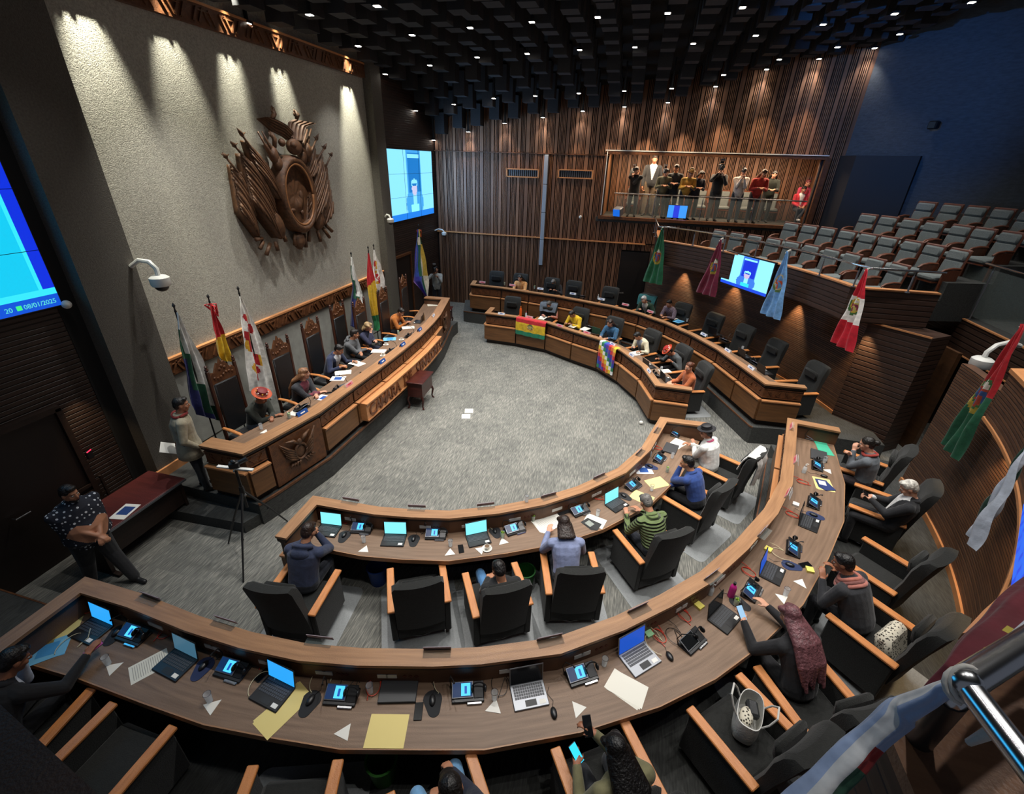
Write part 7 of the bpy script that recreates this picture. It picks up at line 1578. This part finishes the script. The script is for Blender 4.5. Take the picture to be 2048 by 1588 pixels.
many('oa', [('lap_b', (196, 1252), 'black laptop with blue screen', -4), ('lap_t', (361, 1321), 'black laptop with dim screen', -4), ('lap_b', (553, 1378), 'black laptop with bright blue screen', -12), ('lap_x', (798, 1380), 'closed dark grey laptop', 2), ('lap_kg', (1058, 1390), 'grey laptop with dark screen', 2), ('lap_d', (1279, 1318), 'large grey laptop with blue screen', 4), ('lap_k', (1449, 1239), 'black laptop with dark screen', 6), ('lap_b2', (1545, 1147), 'black laptop with deep blue screen', 8), ('lap_k', (1619, 1047), 'black laptop with dark screen', 0), ('lap_x', (1637, 912), 'closed grey laptop', 0),
 ('term', (268, 1273), 'lit conference terminal with headset', 2), ('term', (465, 1343), 'lit conference terminal with headset'), ('term', (684, 1394), 'lit conference terminal with headset'), ('term', (936, 1388), 'lit conference terminal with headset'), ('term', (1163, 1352), 'lit conference terminal with headset'), ('term_off', (1384, 1285), 'conference terminal with dark tablet and headset', 8), ('term', (1502, 1184), 'lit conference terminal with headset', 10), ('term', (1586, 1099), 'lit conference terminal with headset', 14), ('term', (1627, 1007), 'lit conference terminal with headset'), ('term', (1634, 933), 'lit conference terminal with headset'), ('term', (1618, 873), 'lit conference terminal with headset'),
 ('mouse_k', (233, 1268), 'mouse on a black mat'), ('mouse_n', (406, 1335), 'mouse on a navy mat'), ('mouse_k', (620, 1404), 'mouse on a black mat', -15), ('mouse_k', (865, 1404), 'mouse on a black mat', 5), ('mouse', (1108, 1430), 'black mouse', -4), ('mouse', (1340, 1316), 'black mouse', -10), ('mouse_k', (1477, 1206), 'mouse on a black mat'), ('mouse_n', (1581, 1132), 'mouse on a navy mat', 20), ('mouse_n', (1628, 1032), 'mouse on a navy mat'), ('mouse', (1649, 954), 'black mouse'),
 ('pump', (299, 1240), 'clear pump bottle'), ('pump', (484, 1303), 'clear pump bottle'), ('pump', (647, 1334), 'clear pump bottle'), ('flask', (1461, 1192), 'pink flask with black lid'), ('pump', (1420, 1188), 'clear pump bottle'), ('pump', (1607, 945), 'clear pump bottle'),
 ('glass', (217, 1328), 'upturned glass'), ('napkin', (228, 1335), 'white folded napkin', -30), ('glass', (420, 1402), 'upturned glass'), ('napkin', (425, 1412), 'white folded napkin', -30), ('glass', (741, 1384), 'upturned glass'), ('glass', (989, 1398), 'upturned glass'), ('napkin', (988, 1414), 'white folded napkin', -20), ('napkin', (689, 1464), 'white folded napkin lying alone', -25), ('napkin', (1155, 1417), 'white folded napkin lying alone', 20), ('glass', (1208, 1330), 'drinking glass'), ('green', (1471, 1210), 'glass of green herb tea'), ('glass', (1570, 1190), 'upturned glass'), ('napkin', (1563, 1196), 'white folded napkin'), ('glass', (1648, 925), 'drinking glass'), ('napkin', (1655, 942), 'white folded napkin'), ('green', (1632, 868), 'glass of green herb tea'), ('glass', (1650, 862), 'upturned glass'), ('napkin', (1600, 1296 - 130), 'white folded napkin near the keyboard', 30),
 ('sheet_t', (299, 1332), 'white printed sheet', -30), ('manila_l', (568, 1417), 'long folded yellow folder', -30), ('manila_w', (774, 1462), 'wide yellow folder', 0), ('sheets', (1251, 1377), 'stack of cream sheets', 30), ('manila', (118, 1262), 'yellow folder', -50), ('yellowfile', (76, 1278), 'dull yellow plastic folder', -50), ('bluefile', (96, 1300), 'blue folder', -50), ('manila', (1646, 968), 'cream folder', -80), ('navybook', (1644, 967), 'navy printed book', -80), ('greenfile', (1646, 896), 'green folder', -80), ('pinksheet', (1640, 880), 'pink sheet', -80),
 ('phone', (837, 1423), 'black mobile phone', 2), ('phone', (527, 1349), 'black power bank', -20), ('phone', (1610, 1130), 'black tablet phone', 60), ('cup', (150, 1222), 'white cup on a saucer'), ('s_cyan', (168, 1200), 'cyan note pad'), ('s_cyan', (324, 1248), 'cyan note pad'), ('s_pink', (463, 1297), 'pink note pad'), ('s_cyan', (626, 1333), 'cyan note pad'), ('s_white', (716, 1347), 'white note pad'), ('s_green', (960, 1348), 'green note pad'), ('s_yellow', (1398, 1213), 'yellow note cube'), ('s_green', (1297, 1268), 'green note pad'), ('s_yellow', (1536, 1100), 'yellow note pad'), ('s_yellow', (1619, 1141), 'yellow note pad near the arm', 30), ('s_white', (1591, 1010), 'white note pad'),
 ('red', (185, 1215), 'coiled red cable'), ('red', (334, 1265), 'coiled red cable'), ('red', (540, 1318), 'coiled red cable'), ('red', (748, 1375), 'long coiled red cable'), ('red', (1318, 1273), 'coiled red cable'), ('red', (1368, 1232), 'coiled red cable'), ('red', (1497, 1145), 'coiled red cable'), ('red', (1584, 1030), 'coiled red cable'), ('red', (1605, 965), 'coiled red cable'), ('beige', (140, 1290), 'beige cable'), ('beige', (270, 1245), 'beige cable'), ('beige', (520, 1370), 'beige cable'), ('beige', (640, 1362), 'beige cable'), ('beige', (885, 1362), 'beige cable'), ('beige', (1310, 1290), 'beige cable'), ('beige', (1562, 1110), 'beige cable'), ('black', (1000, 1370), 'tangled black cable'), ('black', (700, 1365), 'tangled black cable'), ('black', (1350, 1275), 'tangled black cable'), ('black', (455, 1300), 'tangled black cable')])
for px in ((297, 1200), (448, 1248), (638, 1284), (874, 1306), (1101, 1283), (1279, 1222), (1427, 1155), (1529, 1067)): setdown('plate', 'oa', px, 'clear name plate standing', 0, True)
for px in ((1577, 990), (1592, 923), (1584, 856)): setdown('plate_p', 'oa', px, 'white and red name card standing', 0, True)
many('ro', [('bluedoc', (649, 796), 'blue and white document', 0), ('bluedoc', (676, 757), 'blue printed folder', 20), ('sheets', (687, 745), 'white papers', 30), ('sheets', (715, 727), 'white papers', -20), ('sheets', (758, 702), 'white papers', 10), ('bluefile', (780, 678), 'pale blue folder', 20), ('sheets', (817, 655), 'white papers', 20), ('sheets', (866, 610), 'white papers', 10), ('bluedoc', (862, 605), 'blue printed bundle', 0), ('lap_k', (836, 644), 'small open dark laptop', 0), ('term_off', (782, 704), 'conference terminal with dark tablet', 0), ('term_off', (818, 673), 'conference terminal with dark tablet', 0), ('term_off', (679, 778), 'conference terminal with dark tablet', 0), ('term_off', (604, 818), 'conference terminal with dark tablet', 0),
 ('glass', (523, 858), 'upturned glass'), ('napkin', (530, 864), 'white folded napkin'), ('green', (579, 836), 'glass of green herb tea'), ('green', (797, 669), 'glass of green herb tea'), ('cup', (803, 680), 'white cup on a saucer'), ('cup', (766, 712), 'white cup on a saucer'), ('cup', (772, 690), 'white cup beside the papers'), ('phone', (726, 746), 'mobile phone', 20), ('phone', (658, 786), 'black mobile phone', 40), ('brown', (848, 641), 'brown flask'), ('sheets', (600, 826), 'small white papers', 0)])
for px in ((604, 828), (764, 725), (805, 691), (839, 661)): setdown('plate_b', 'ro', px, 'blue name card standing', 0, True)
setdown('plate_p', 'ro', (697, 771), 'pink name card standing', 0, True); setdown('plate_w', 'ro', (866, 633), 'white name card standing', 0, True)
many('ib', [('orange', (1041, 634), 'tall orange bottle'), ('water', (1052, 634), 'water bottle'), ('term_off', (1180, 655), 'dark conference terminal'), ('term_off', (1312, 752), 'dark conference terminal'), ('term_off', (1222, 680), 'dark conference terminal'), ('lap_k', (1299, 733), 'open dark laptop'), ('lap_k', (1334, 760), 'open dark laptop'), ('lap_g', (1196, 666), 'green laptop'), ('sheets', (1085, 636), 'white papers'), ('sheets', (1147, 652), 'white papers'), ('sheets', (1170, 658), 'white papers'), ('sheets', (1273, 706), 'white papers'), ('bluedoc', (1268, 708), 'blue and white papers'), ('sheet', (1330, 742), 'white sheet'), ('glass', (1322, 741), 'upturned glass'), ('brown', (1236, 688), 'dark red flask')])
for px, kd in (((1003, 629), 'plate_w'), ((1059, 636), 'plate_p'), ((1120, 653), 'plate_p'), ((1174, 667), 'plate_p'), ((1226, 690), 'plate_w'), ((1264, 712), 'plate_w'), ((1299, 744), 'plate_w')): setdown(kd, 'ib', px, 'white name card standing', 0, True)
many('ob', [('lap_k', (1097, 580), 'open dark laptop'), ('term_off', (1163, 594), 'dark conference terminal with headphones'), ('sheets', (1350, 636), 'white papers'), ('bluefile', (1357, 643), 'pale blue folder'), ('lap_k', (1430, 668), 'open dark laptop'), ('term_off', (1449, 682), 'dark conference terminal'), ('lap_k', (1490, 713), 'open dark laptop'), ('term_off', (1511, 728), 'dark conference terminal'), ('lap_k', (1530, 745), 'open dark laptop'), ('glass', (1374, 643), 'upturned glass'), ('glass', (1484, 700), 'upturned glass'), ('green', (1009, 570), 'glass of green herb tea'), ('green', (1069, 577), 'glass of green herb tea'), ('pump', (1196, 598), 'clear pump bottle')])
for px, kd in (((965, 566), 'plate_p'), ((1025, 572), 'plate_p'), ((1081, 579), 'plate_w'), ((1146, 589), 'plate_w'), ((1203, 600), 'plate_w'), ((1251, 611), 'plate_p'), ((1301, 625), 'plate_p'), ((1408, 671), 'plate_w'), ((1456, 703), 'plate_w'), ((1503, 738), 'plate_w')): setdown(kd, 'ob', px, 'white name card standing', 0, True)
# things in hands
def at_hand(key, i, kind, look, cat_rz=0, off=(0, 0, .01), tilt=.6, name=None):
    r, hw, hd = PEOPLE[key]; p = hw[i] + V(off); o_ = KIT[kind]() if kind not in PROTO else dup(PROTO[kind]); o_.location = p; o_.rotation_euler = (tilt, 0, r.rotation_euler.z + math.radians(cat_rz)); o_['label'] = look; return o_
KIT['phone_c'] = mk_phone(gl('#30c8f0', 1.3)); KIT['phone_w'] = mk_phone(gl('#9fc8e8', 1.0)); KIT['phone_p'] = mk_phone(flat('#b04a8a', .4))
at_hand('olive', 0, 'phone_c', 'bright cyan phone in the left hand of the woman in olive', 20); at_hand('olive', 1, 'phone', 'dark phone in the raised right hand of the woman in olive', -10)
at_hand('purple', 0, 'phone_w', 'white lit phone in the left hand of the purple-haired woman', 0); at_hand('whitehair', 0, 'phone', 'black phone held by the white-haired man', 0); at_hand('dark', 1, 'phone_p', 'pink phone under the hand of the dark suited man', -20, (0, 0, -.03), .1)
at_hand('navy', 1, 'phone', 'small phone held near the face of the man in the navy hooded jacket', 0, (0, 0, .02), 1.2)
r, hw, hd = PEOPLE['beige']; t = thing('paper_sheets', 'white papers held behind the man in the beige jacket', 'paper', hw[0] + V((0, 0, -.06)), r.rotation_euler.z); b = MB(); b.box((-.08, -.10, .0), (.22, .31, .004), R=Matrix.Rotation(-.5, 3, 'X') @ Matrix.Rotation(.4, 3, 'Y')); b.build('sheets', M_WHITE, t)
def big_cam(key, lab, s=1.0):
    r, hw, hd = PEOPLE[key]; f = V((-math.sin(r.rotation_euler.z), math.cos(r.rotation_euler.z), 0)); p = hd + f * .16 + V((0, 0, .06 * s)) + V((f.y, -f.x, 0)) * .08; t = thing('video_camera', lab, 'video camera', p, r.rotation_euler.z)
    b = MB(); b.box((0, 0, 0), (.11 * s, .34 * s, .16 * s), bev=.015); b.box((0, -.05, .13 * s), (.09 * s, .16 * s, .06 * s)); b.build('camera_body', M_BLACKP, t); b = MB(); b.tube([(0, .17 * s, 0), (0, .31 * s, 0)], .05 * s, 12); b.build('lens', M_BLACKP, t, smooth=True)
    b = MB(); b.box((0, .05, .2 * s), (.12 * s, .1 * s, .05 * s)); b.build('camera_light', M_GREYM, t); return t
big_cam('cameraman', 'video camera on the shoulder of the man by the slatted wall'); big_cam('g7', 'large video camera shouldered in the press gallery', 1.1); big_cam('g1', 'camera held by the leftmost press photographer', .7); big_cam('g3', 'video camera on a tripod behind the gallery rail', .9); big_cam('g8', 'photo camera of the photographer in the pale shirt', .6)
# clothes and cushions on chairs
def chair_cloth(key, lab, m_, w=.58, front=.25, back=.45, lift=.0, cat='cloth', name='draped_cloth'):
    o_, rz, z0 = SEATS[key]; t = thing(name, lab, cat, (o_.x, o_.y, z0), rz); b = MB()
    prof = [(-.27, 1.17 - front), (-.33, 1.10), (-.40, 1.205 + lift), (-.50, 1.20 + lift), (-.56, 1.08), (-.54, 1.17 - back)]
    def fn(u, v):
        k = v * (len(prof) - 1); i = min(len(prof) - 2, int(k)); f = k - i; y = prof[i][0] + (prof[i + 1][0] - prof[i][0]) * f; z = prof[i][1] + (prof[i + 1][1] - prof[i][1]) * f
        return V(((u - .5) * w * (1 + .1 * math.sin(5 * v)), y + .02 * math.sin(14 * u) * (1 if v > .5 else .4), z - .05 * abs(math.sin(5 * u)) * (v > .9) + .01 * math.sin(11 * u)))
    b.grid(fn, 24, 24); b.grid(lambda u, v: fn(u, v) + V((0, .012 if v < .5 else -.012, .008)), 24, 24); b.build('cloth', m_, t, smooth='all'); return t
chair_cloth('white', 'white towel-like jacket draped over the chair back beside the white shawl', cloth('#dcdbd6'), .5, .3, .5, .03); chair_cloth('plaid', 'blue-grey jacket hung over the chair of the man in the red checked shirt', cloth('#5c6672')); chair_cloth('shawl', 'teal cloth draped over the chair behind the white headcovering', cloth('#2a6a6c'), .6, .3, .5)
o_, rz, z0 = SEATS['scarf']; m_ = mat('spotted_cushion', S('#cfc8b6'), .9); n_ = m_.node_tree.nodes; l_ = m_.node_tree.links; vv = n_.new('ShaderNodeTexVoronoi'); vv.inputs['Scale'].default_value = 38; tcc = n_.new('ShaderNodeTexCoord'); l_.new(tcc.outputs['Object'], vv.inputs[0]); rr = n_.new('ShaderNodeValToRGB'); rr.color_ramp.elements[0].position = .3; rr.color_ramp.elements[1].position = .42; rr.color_ramp.elements[0].color = (*S('#3a342c'), 1); rr.color_ramp.elements[1].color = (*S('#cfc8b6'), 1); l_.new(vv.outputs[0], rr.inputs[0]); l_.new(rr.outputs[0], n_['Principled BSDF'].inputs['Base Color'])
q = o_ + rotv(rz, .02, -.16); t = thing('spotted_cushion', 'cream and black spotted cushion behind the person with the striped scarf', 'cushion', (q.x, q.y, z0 + .47), rz); b = MB(); b.box((0, 0, .10), (.44, .16, .34), bev=.05, R=Matrix.Rotation(-.35, 3, 'X')); b.build('cushion', m_, t, smooth=True)
# handbag on the armchair
o_, rz, z0 = SEATS['bag']; q = o_ + rotv(rz, .10, .05); t = thing('handbag', 'white open-topped handbag with loop handles on the armchair seat', 'bag', (q.x, q.y, z0 + .47), rz + .5); M_BAG = mat('white_bag_leather', S('#c9c8c2'), .5, bump=.2)
def bagring(k, z, s=1.0): return [(.20 * s * math.copysign(abs(math.cos(a)) ** .7, math.cos(a)), .11 * s * math.copysign(abs(math.sin(a)) ** .7, math.sin(a)), z + .015 * math.cos(2 * a)) for a in [2 * PI * q_ / 28 for q_ in range(28)]]
b = MB(); b.sweep([bagring(0, 0, .82), bagring(0, .02, .95), bagring(0, .12, 1.04), bagring(0, .22, 1.0), bagring(0, .27, .98), bagring(0, .272, .93), bagring(0, .20, .93), bagring(0, .05, .88)], caps=True); b.build('bag_body', M_BAG, t, smooth=True)
for s_ in (-1, 1): b = MB(); b.tube([(-.10, s_ * .105, .24), (-.10, s_ * .15, .33), (-.06, s_ * .19, .41), (.06, s_ * .19, .41), (.10, s_ * .15, .33), (.10, s_ * .105, .24)], .009, 7); b.build('bag_handle', M_BAG, t, smooth=True)
b = MB(); b.ball((-.04, .02, .2), (.10, .06, .05), 12, 8); b.build('spotted_lining', m_, t, smooth='all'); b = MB(); b.box((.06, -.02, .2), (.16, .10, .08), bev=.02, rz=.3); b.build('dark_wallet', M_LEATHER, t)
# waste bins under the inner desk, green and blue
for lab, px, cc in (('green waste bin under the inner desk beside the man in jeans', (1050, 1165), '#1f5a22'), ('blue waste bin under the inner desk beside the navy hooded jacket', (757, 1158), '#1a3a7a'), ('green waste bin under the foreground desk left of the pale blue jeans', (768, 1545), '#2a6a1c')):
    z_ = .42 if px[1] > 1500 else 0; q = G(px[0], px[1], z_ + .05); t = thing('waste_bin', lab, 'waste bin', (q.x, q.y, z_)); b = MB(); b.lathe([(.11, 0), (.14, .3), (.15, .3), (.15, .31), (.13, .31), (.10, .01), (0, .01)], (0, 0, 0), 18); b.build('bin', flat(cc, .5), t, smooth=True)
b = MB()
# draped flags on the far inner desk
def desk_flag(label, pxa, pxb, drop, pat, path=P_IB, zr=1.05, nu=44, nv=34):
    a, c = G(*pxa, zr).xy, G(*pxb, zr).xy; d = (c - a); L = d.length; d /= L; n = V((d.y, -d.x)); n = n if n.dot(V(CH) - a) > 0 else -n; t = thing('draped_flag', label, 'flag', (a.x, a.y, zr)); M = Matrix.Translation(-t.location); b = MB(); b.T = M
    def fn(u, v):
        s = (1 - v) * (drop + .12); p = a + d * (L * u); w = .018 * math.sin(u * 22) * min(1, s * 2)
        if s < .12: q = p - n * (.12 - s) ; return V((q.x + n.x * .02, q.y + n.y * .02, zr + .008))
        q = p + n * (.055 + w + .02 * min(1, (s - .12) * 5)); return V((q.x, q.y, zr + .008 - (s - .12) * (1 + .03 * math.sin(u * 3))))
    b.grid(fn, nu, nv, lambda u, v: cloth(pat(u, min(.999, v * (drop + .12) / drop if v < drop / (drop + .12) else .999)))); b.build('flag_cloth', None, t, smooth='all', fix=False); return t
desk_flag('red, yellow and green flag with a round emblem draped over the far inner desk', (1034, 634), (1093, 646), .55, bands(['#b81f28', '#d8b422', '#d8b422', '#14785a'], (.5, .58, .13, .22, ('#c8a03a', '#a04a2a', '#3f6f3a', '#c8b06a', '#5f7f5a'))))
desk_flag('rainbow checked flag draped over the corner of the far inner desk', (1203, 681), (1236, 698), .80, wiphala(['#e6e6e6', '#e0c030', '#e07a28', '#c8242c', '#5a2a8a', '#2440a8', '#1f7a50'], 7, 0), nu=42, nv=42)
# flags bundled on the camera-side rail
def near_flag(label, pts, width, pat, drop, amp=.03):
    """cloth hanging from the rail of the camera-side balcony between plan points"""
    P0 = [V(p) for p in pts]; t = thing('hanging_flag', label, 'flag', (P0[0].x, P0[0].y, P0[0].z), group='flags hanging from the balcony rail'); M = Matrix.Translation(-t.location); n = len(P0); b = MB(); b.T = M
    def fn(u, v):
        k = u * (n - 1); i = min(n - 2, int(k)); p = P0[i].lerp(P0[i + 1], k - i); c = (V((CH[0], CH[1], 0)) - V((p.x, p.y, 0))).normalized(); s = 1 - v
        return p + c * (.05 + width * s * .25 + amp * math.sin(17 * u + 4 * s)) + V((0, 0, -drop * s * (.35 + .65 * (u if drop > 0 else 1 - u))))
    b.grid(fn, 40, 40, lambda u, v: cloth(pat(u, v))); b.build('flag_cloth', None, t, smooth='all', fix=False); return t
def gbands(cols, emb=None): return bands(cols, emb)
rail_flag('red and green flag with a shield emblem hanging at the right edge beyond the landing', (2068, 650), (1915, 905), .62, bands(['#b01420', '#b01420', '#145a3c', '#145a3c'], (.45, .50, .34, .17, EMB)), zt=3.88, pw=.7)
rail_flag('dark green and white flag hanging at the right edge beside the blue television', (2110, 890), (1985, 1092), .42, bands(['#123a2a', '#b9c0cc'], None, True), zt=3.75, pw=.6, wd=None)
def rolled_flag(label, pts, rs, cols):
    """a flag bunched into a soft roll; colour changes round and along it"""
    P0 = [V(p) for p in pts]; t = thing('bundled_flag', label, 'flag', tuple(P0[0]), group='flags hanging from the balcony rail'); n = len(P0) - 1
    def at(a, L_): k = a * n; i = min(n - 1, int(k)); f_ = k - i; return L_[i] * (1 - f_) + L_[i + 1] * f_
    def fn(u, v):
        c = at(v, P0); d_ = (at(min(1, v + .04), P0) - at(max(0, v - .04), P0)).normalized(); s_ = d_.cross(V((0, 0, 1))).normalized(); w_ = s_.cross(d_); r_ = at(v, rs) * (1 + .10 * math.sin(5 * 2 * PI * u + 6 * v) + .06 * math.sin(21 * v)); a = 2 * PI * u
        return c + s_ * math.cos(a) * r_ + w_ * math.sin(a) * r_ * .8 - P0[0]
    b = MB(); b.grid(fn, 40, 70, lambda u, v: cloth(cols(u, v))); b.build('flag_cloth', None, t, smooth='all', fix=False); return t
rolled_flag('crimson flag with yellow sprigs and pale edge bundled under the nearest handrail', [G(2330, 1060, 4.74), G(2150, 1150, 4.74), G(2048, 1225, 4.74), G(1975, 1290, 4.74), G(1915, 1352, 4.72), G(1850, 1395, 4.66)], [.05, .05, .040, .034, .026, .010], lambda u, v: '#a9aeb9' if (.30 < u < .62) else ('#a89a3a' if int(v * 38) % 5 == 0 and .26 < u < .30 else '#5c1220'))
rolled_flag('white and blue flag with red and green patches bundled over the nearest parapet corner', [G(1930, 1362, 4.82), G(1880, 1385, 4.76), G(1800, 1425, 4.66), G(1725, 1490, 4.58), G(1665, 1550, 4.52), G(1590, 1640, 4.45)], [.012, .019, .025, .026, .030, .036], lambda u, v: ('#8f1f1c' if .55 < v < .68 else '#1c4a36') if (.36 < u < .56 and v > .55) else ('#c4c6c8' if .2 < u < .34 else '#8fa2c4'))
t = thing('tied_cloth', 'white knotted cloth tied round the corner of the camera-side handrail', 'cloth', G(1936, 1370, 4.83)); b = MB()
for k in range(2): b.tube([(.026 * math.cos(a) * (1 + .25 * k), .018 * math.sin(a), .024 * math.sin(a) - .006 * k) for a in [2 * PI * q_ / 14 for q_ in range(11)]], [.002, .003] + [.0045] * 8 + [.003], 7)
b.tube([(.02, -.01, -.01), (.05, -.03, -.05), (.04, -.02, -.12)], [.01, .012, .006], 7); b.build('knot', cloth('#c8c6c0'), t, smooth='all')

for lab, L_ in PLACED.items():                   # look-alikes before one seat are told apart by their order from the left
    if len(L_) > 1:
        L_.sort(key=lambda q: q[0]); nm = {2: ('left one', 'right one'), 3: ('left one', 'middle one', 'right one')}.get(len(L_), ['%s from left' % w for w in ORD])
        for (x_, i_, o_), w in zip(L_, nm): o_['label'] = lab + ', ' + w
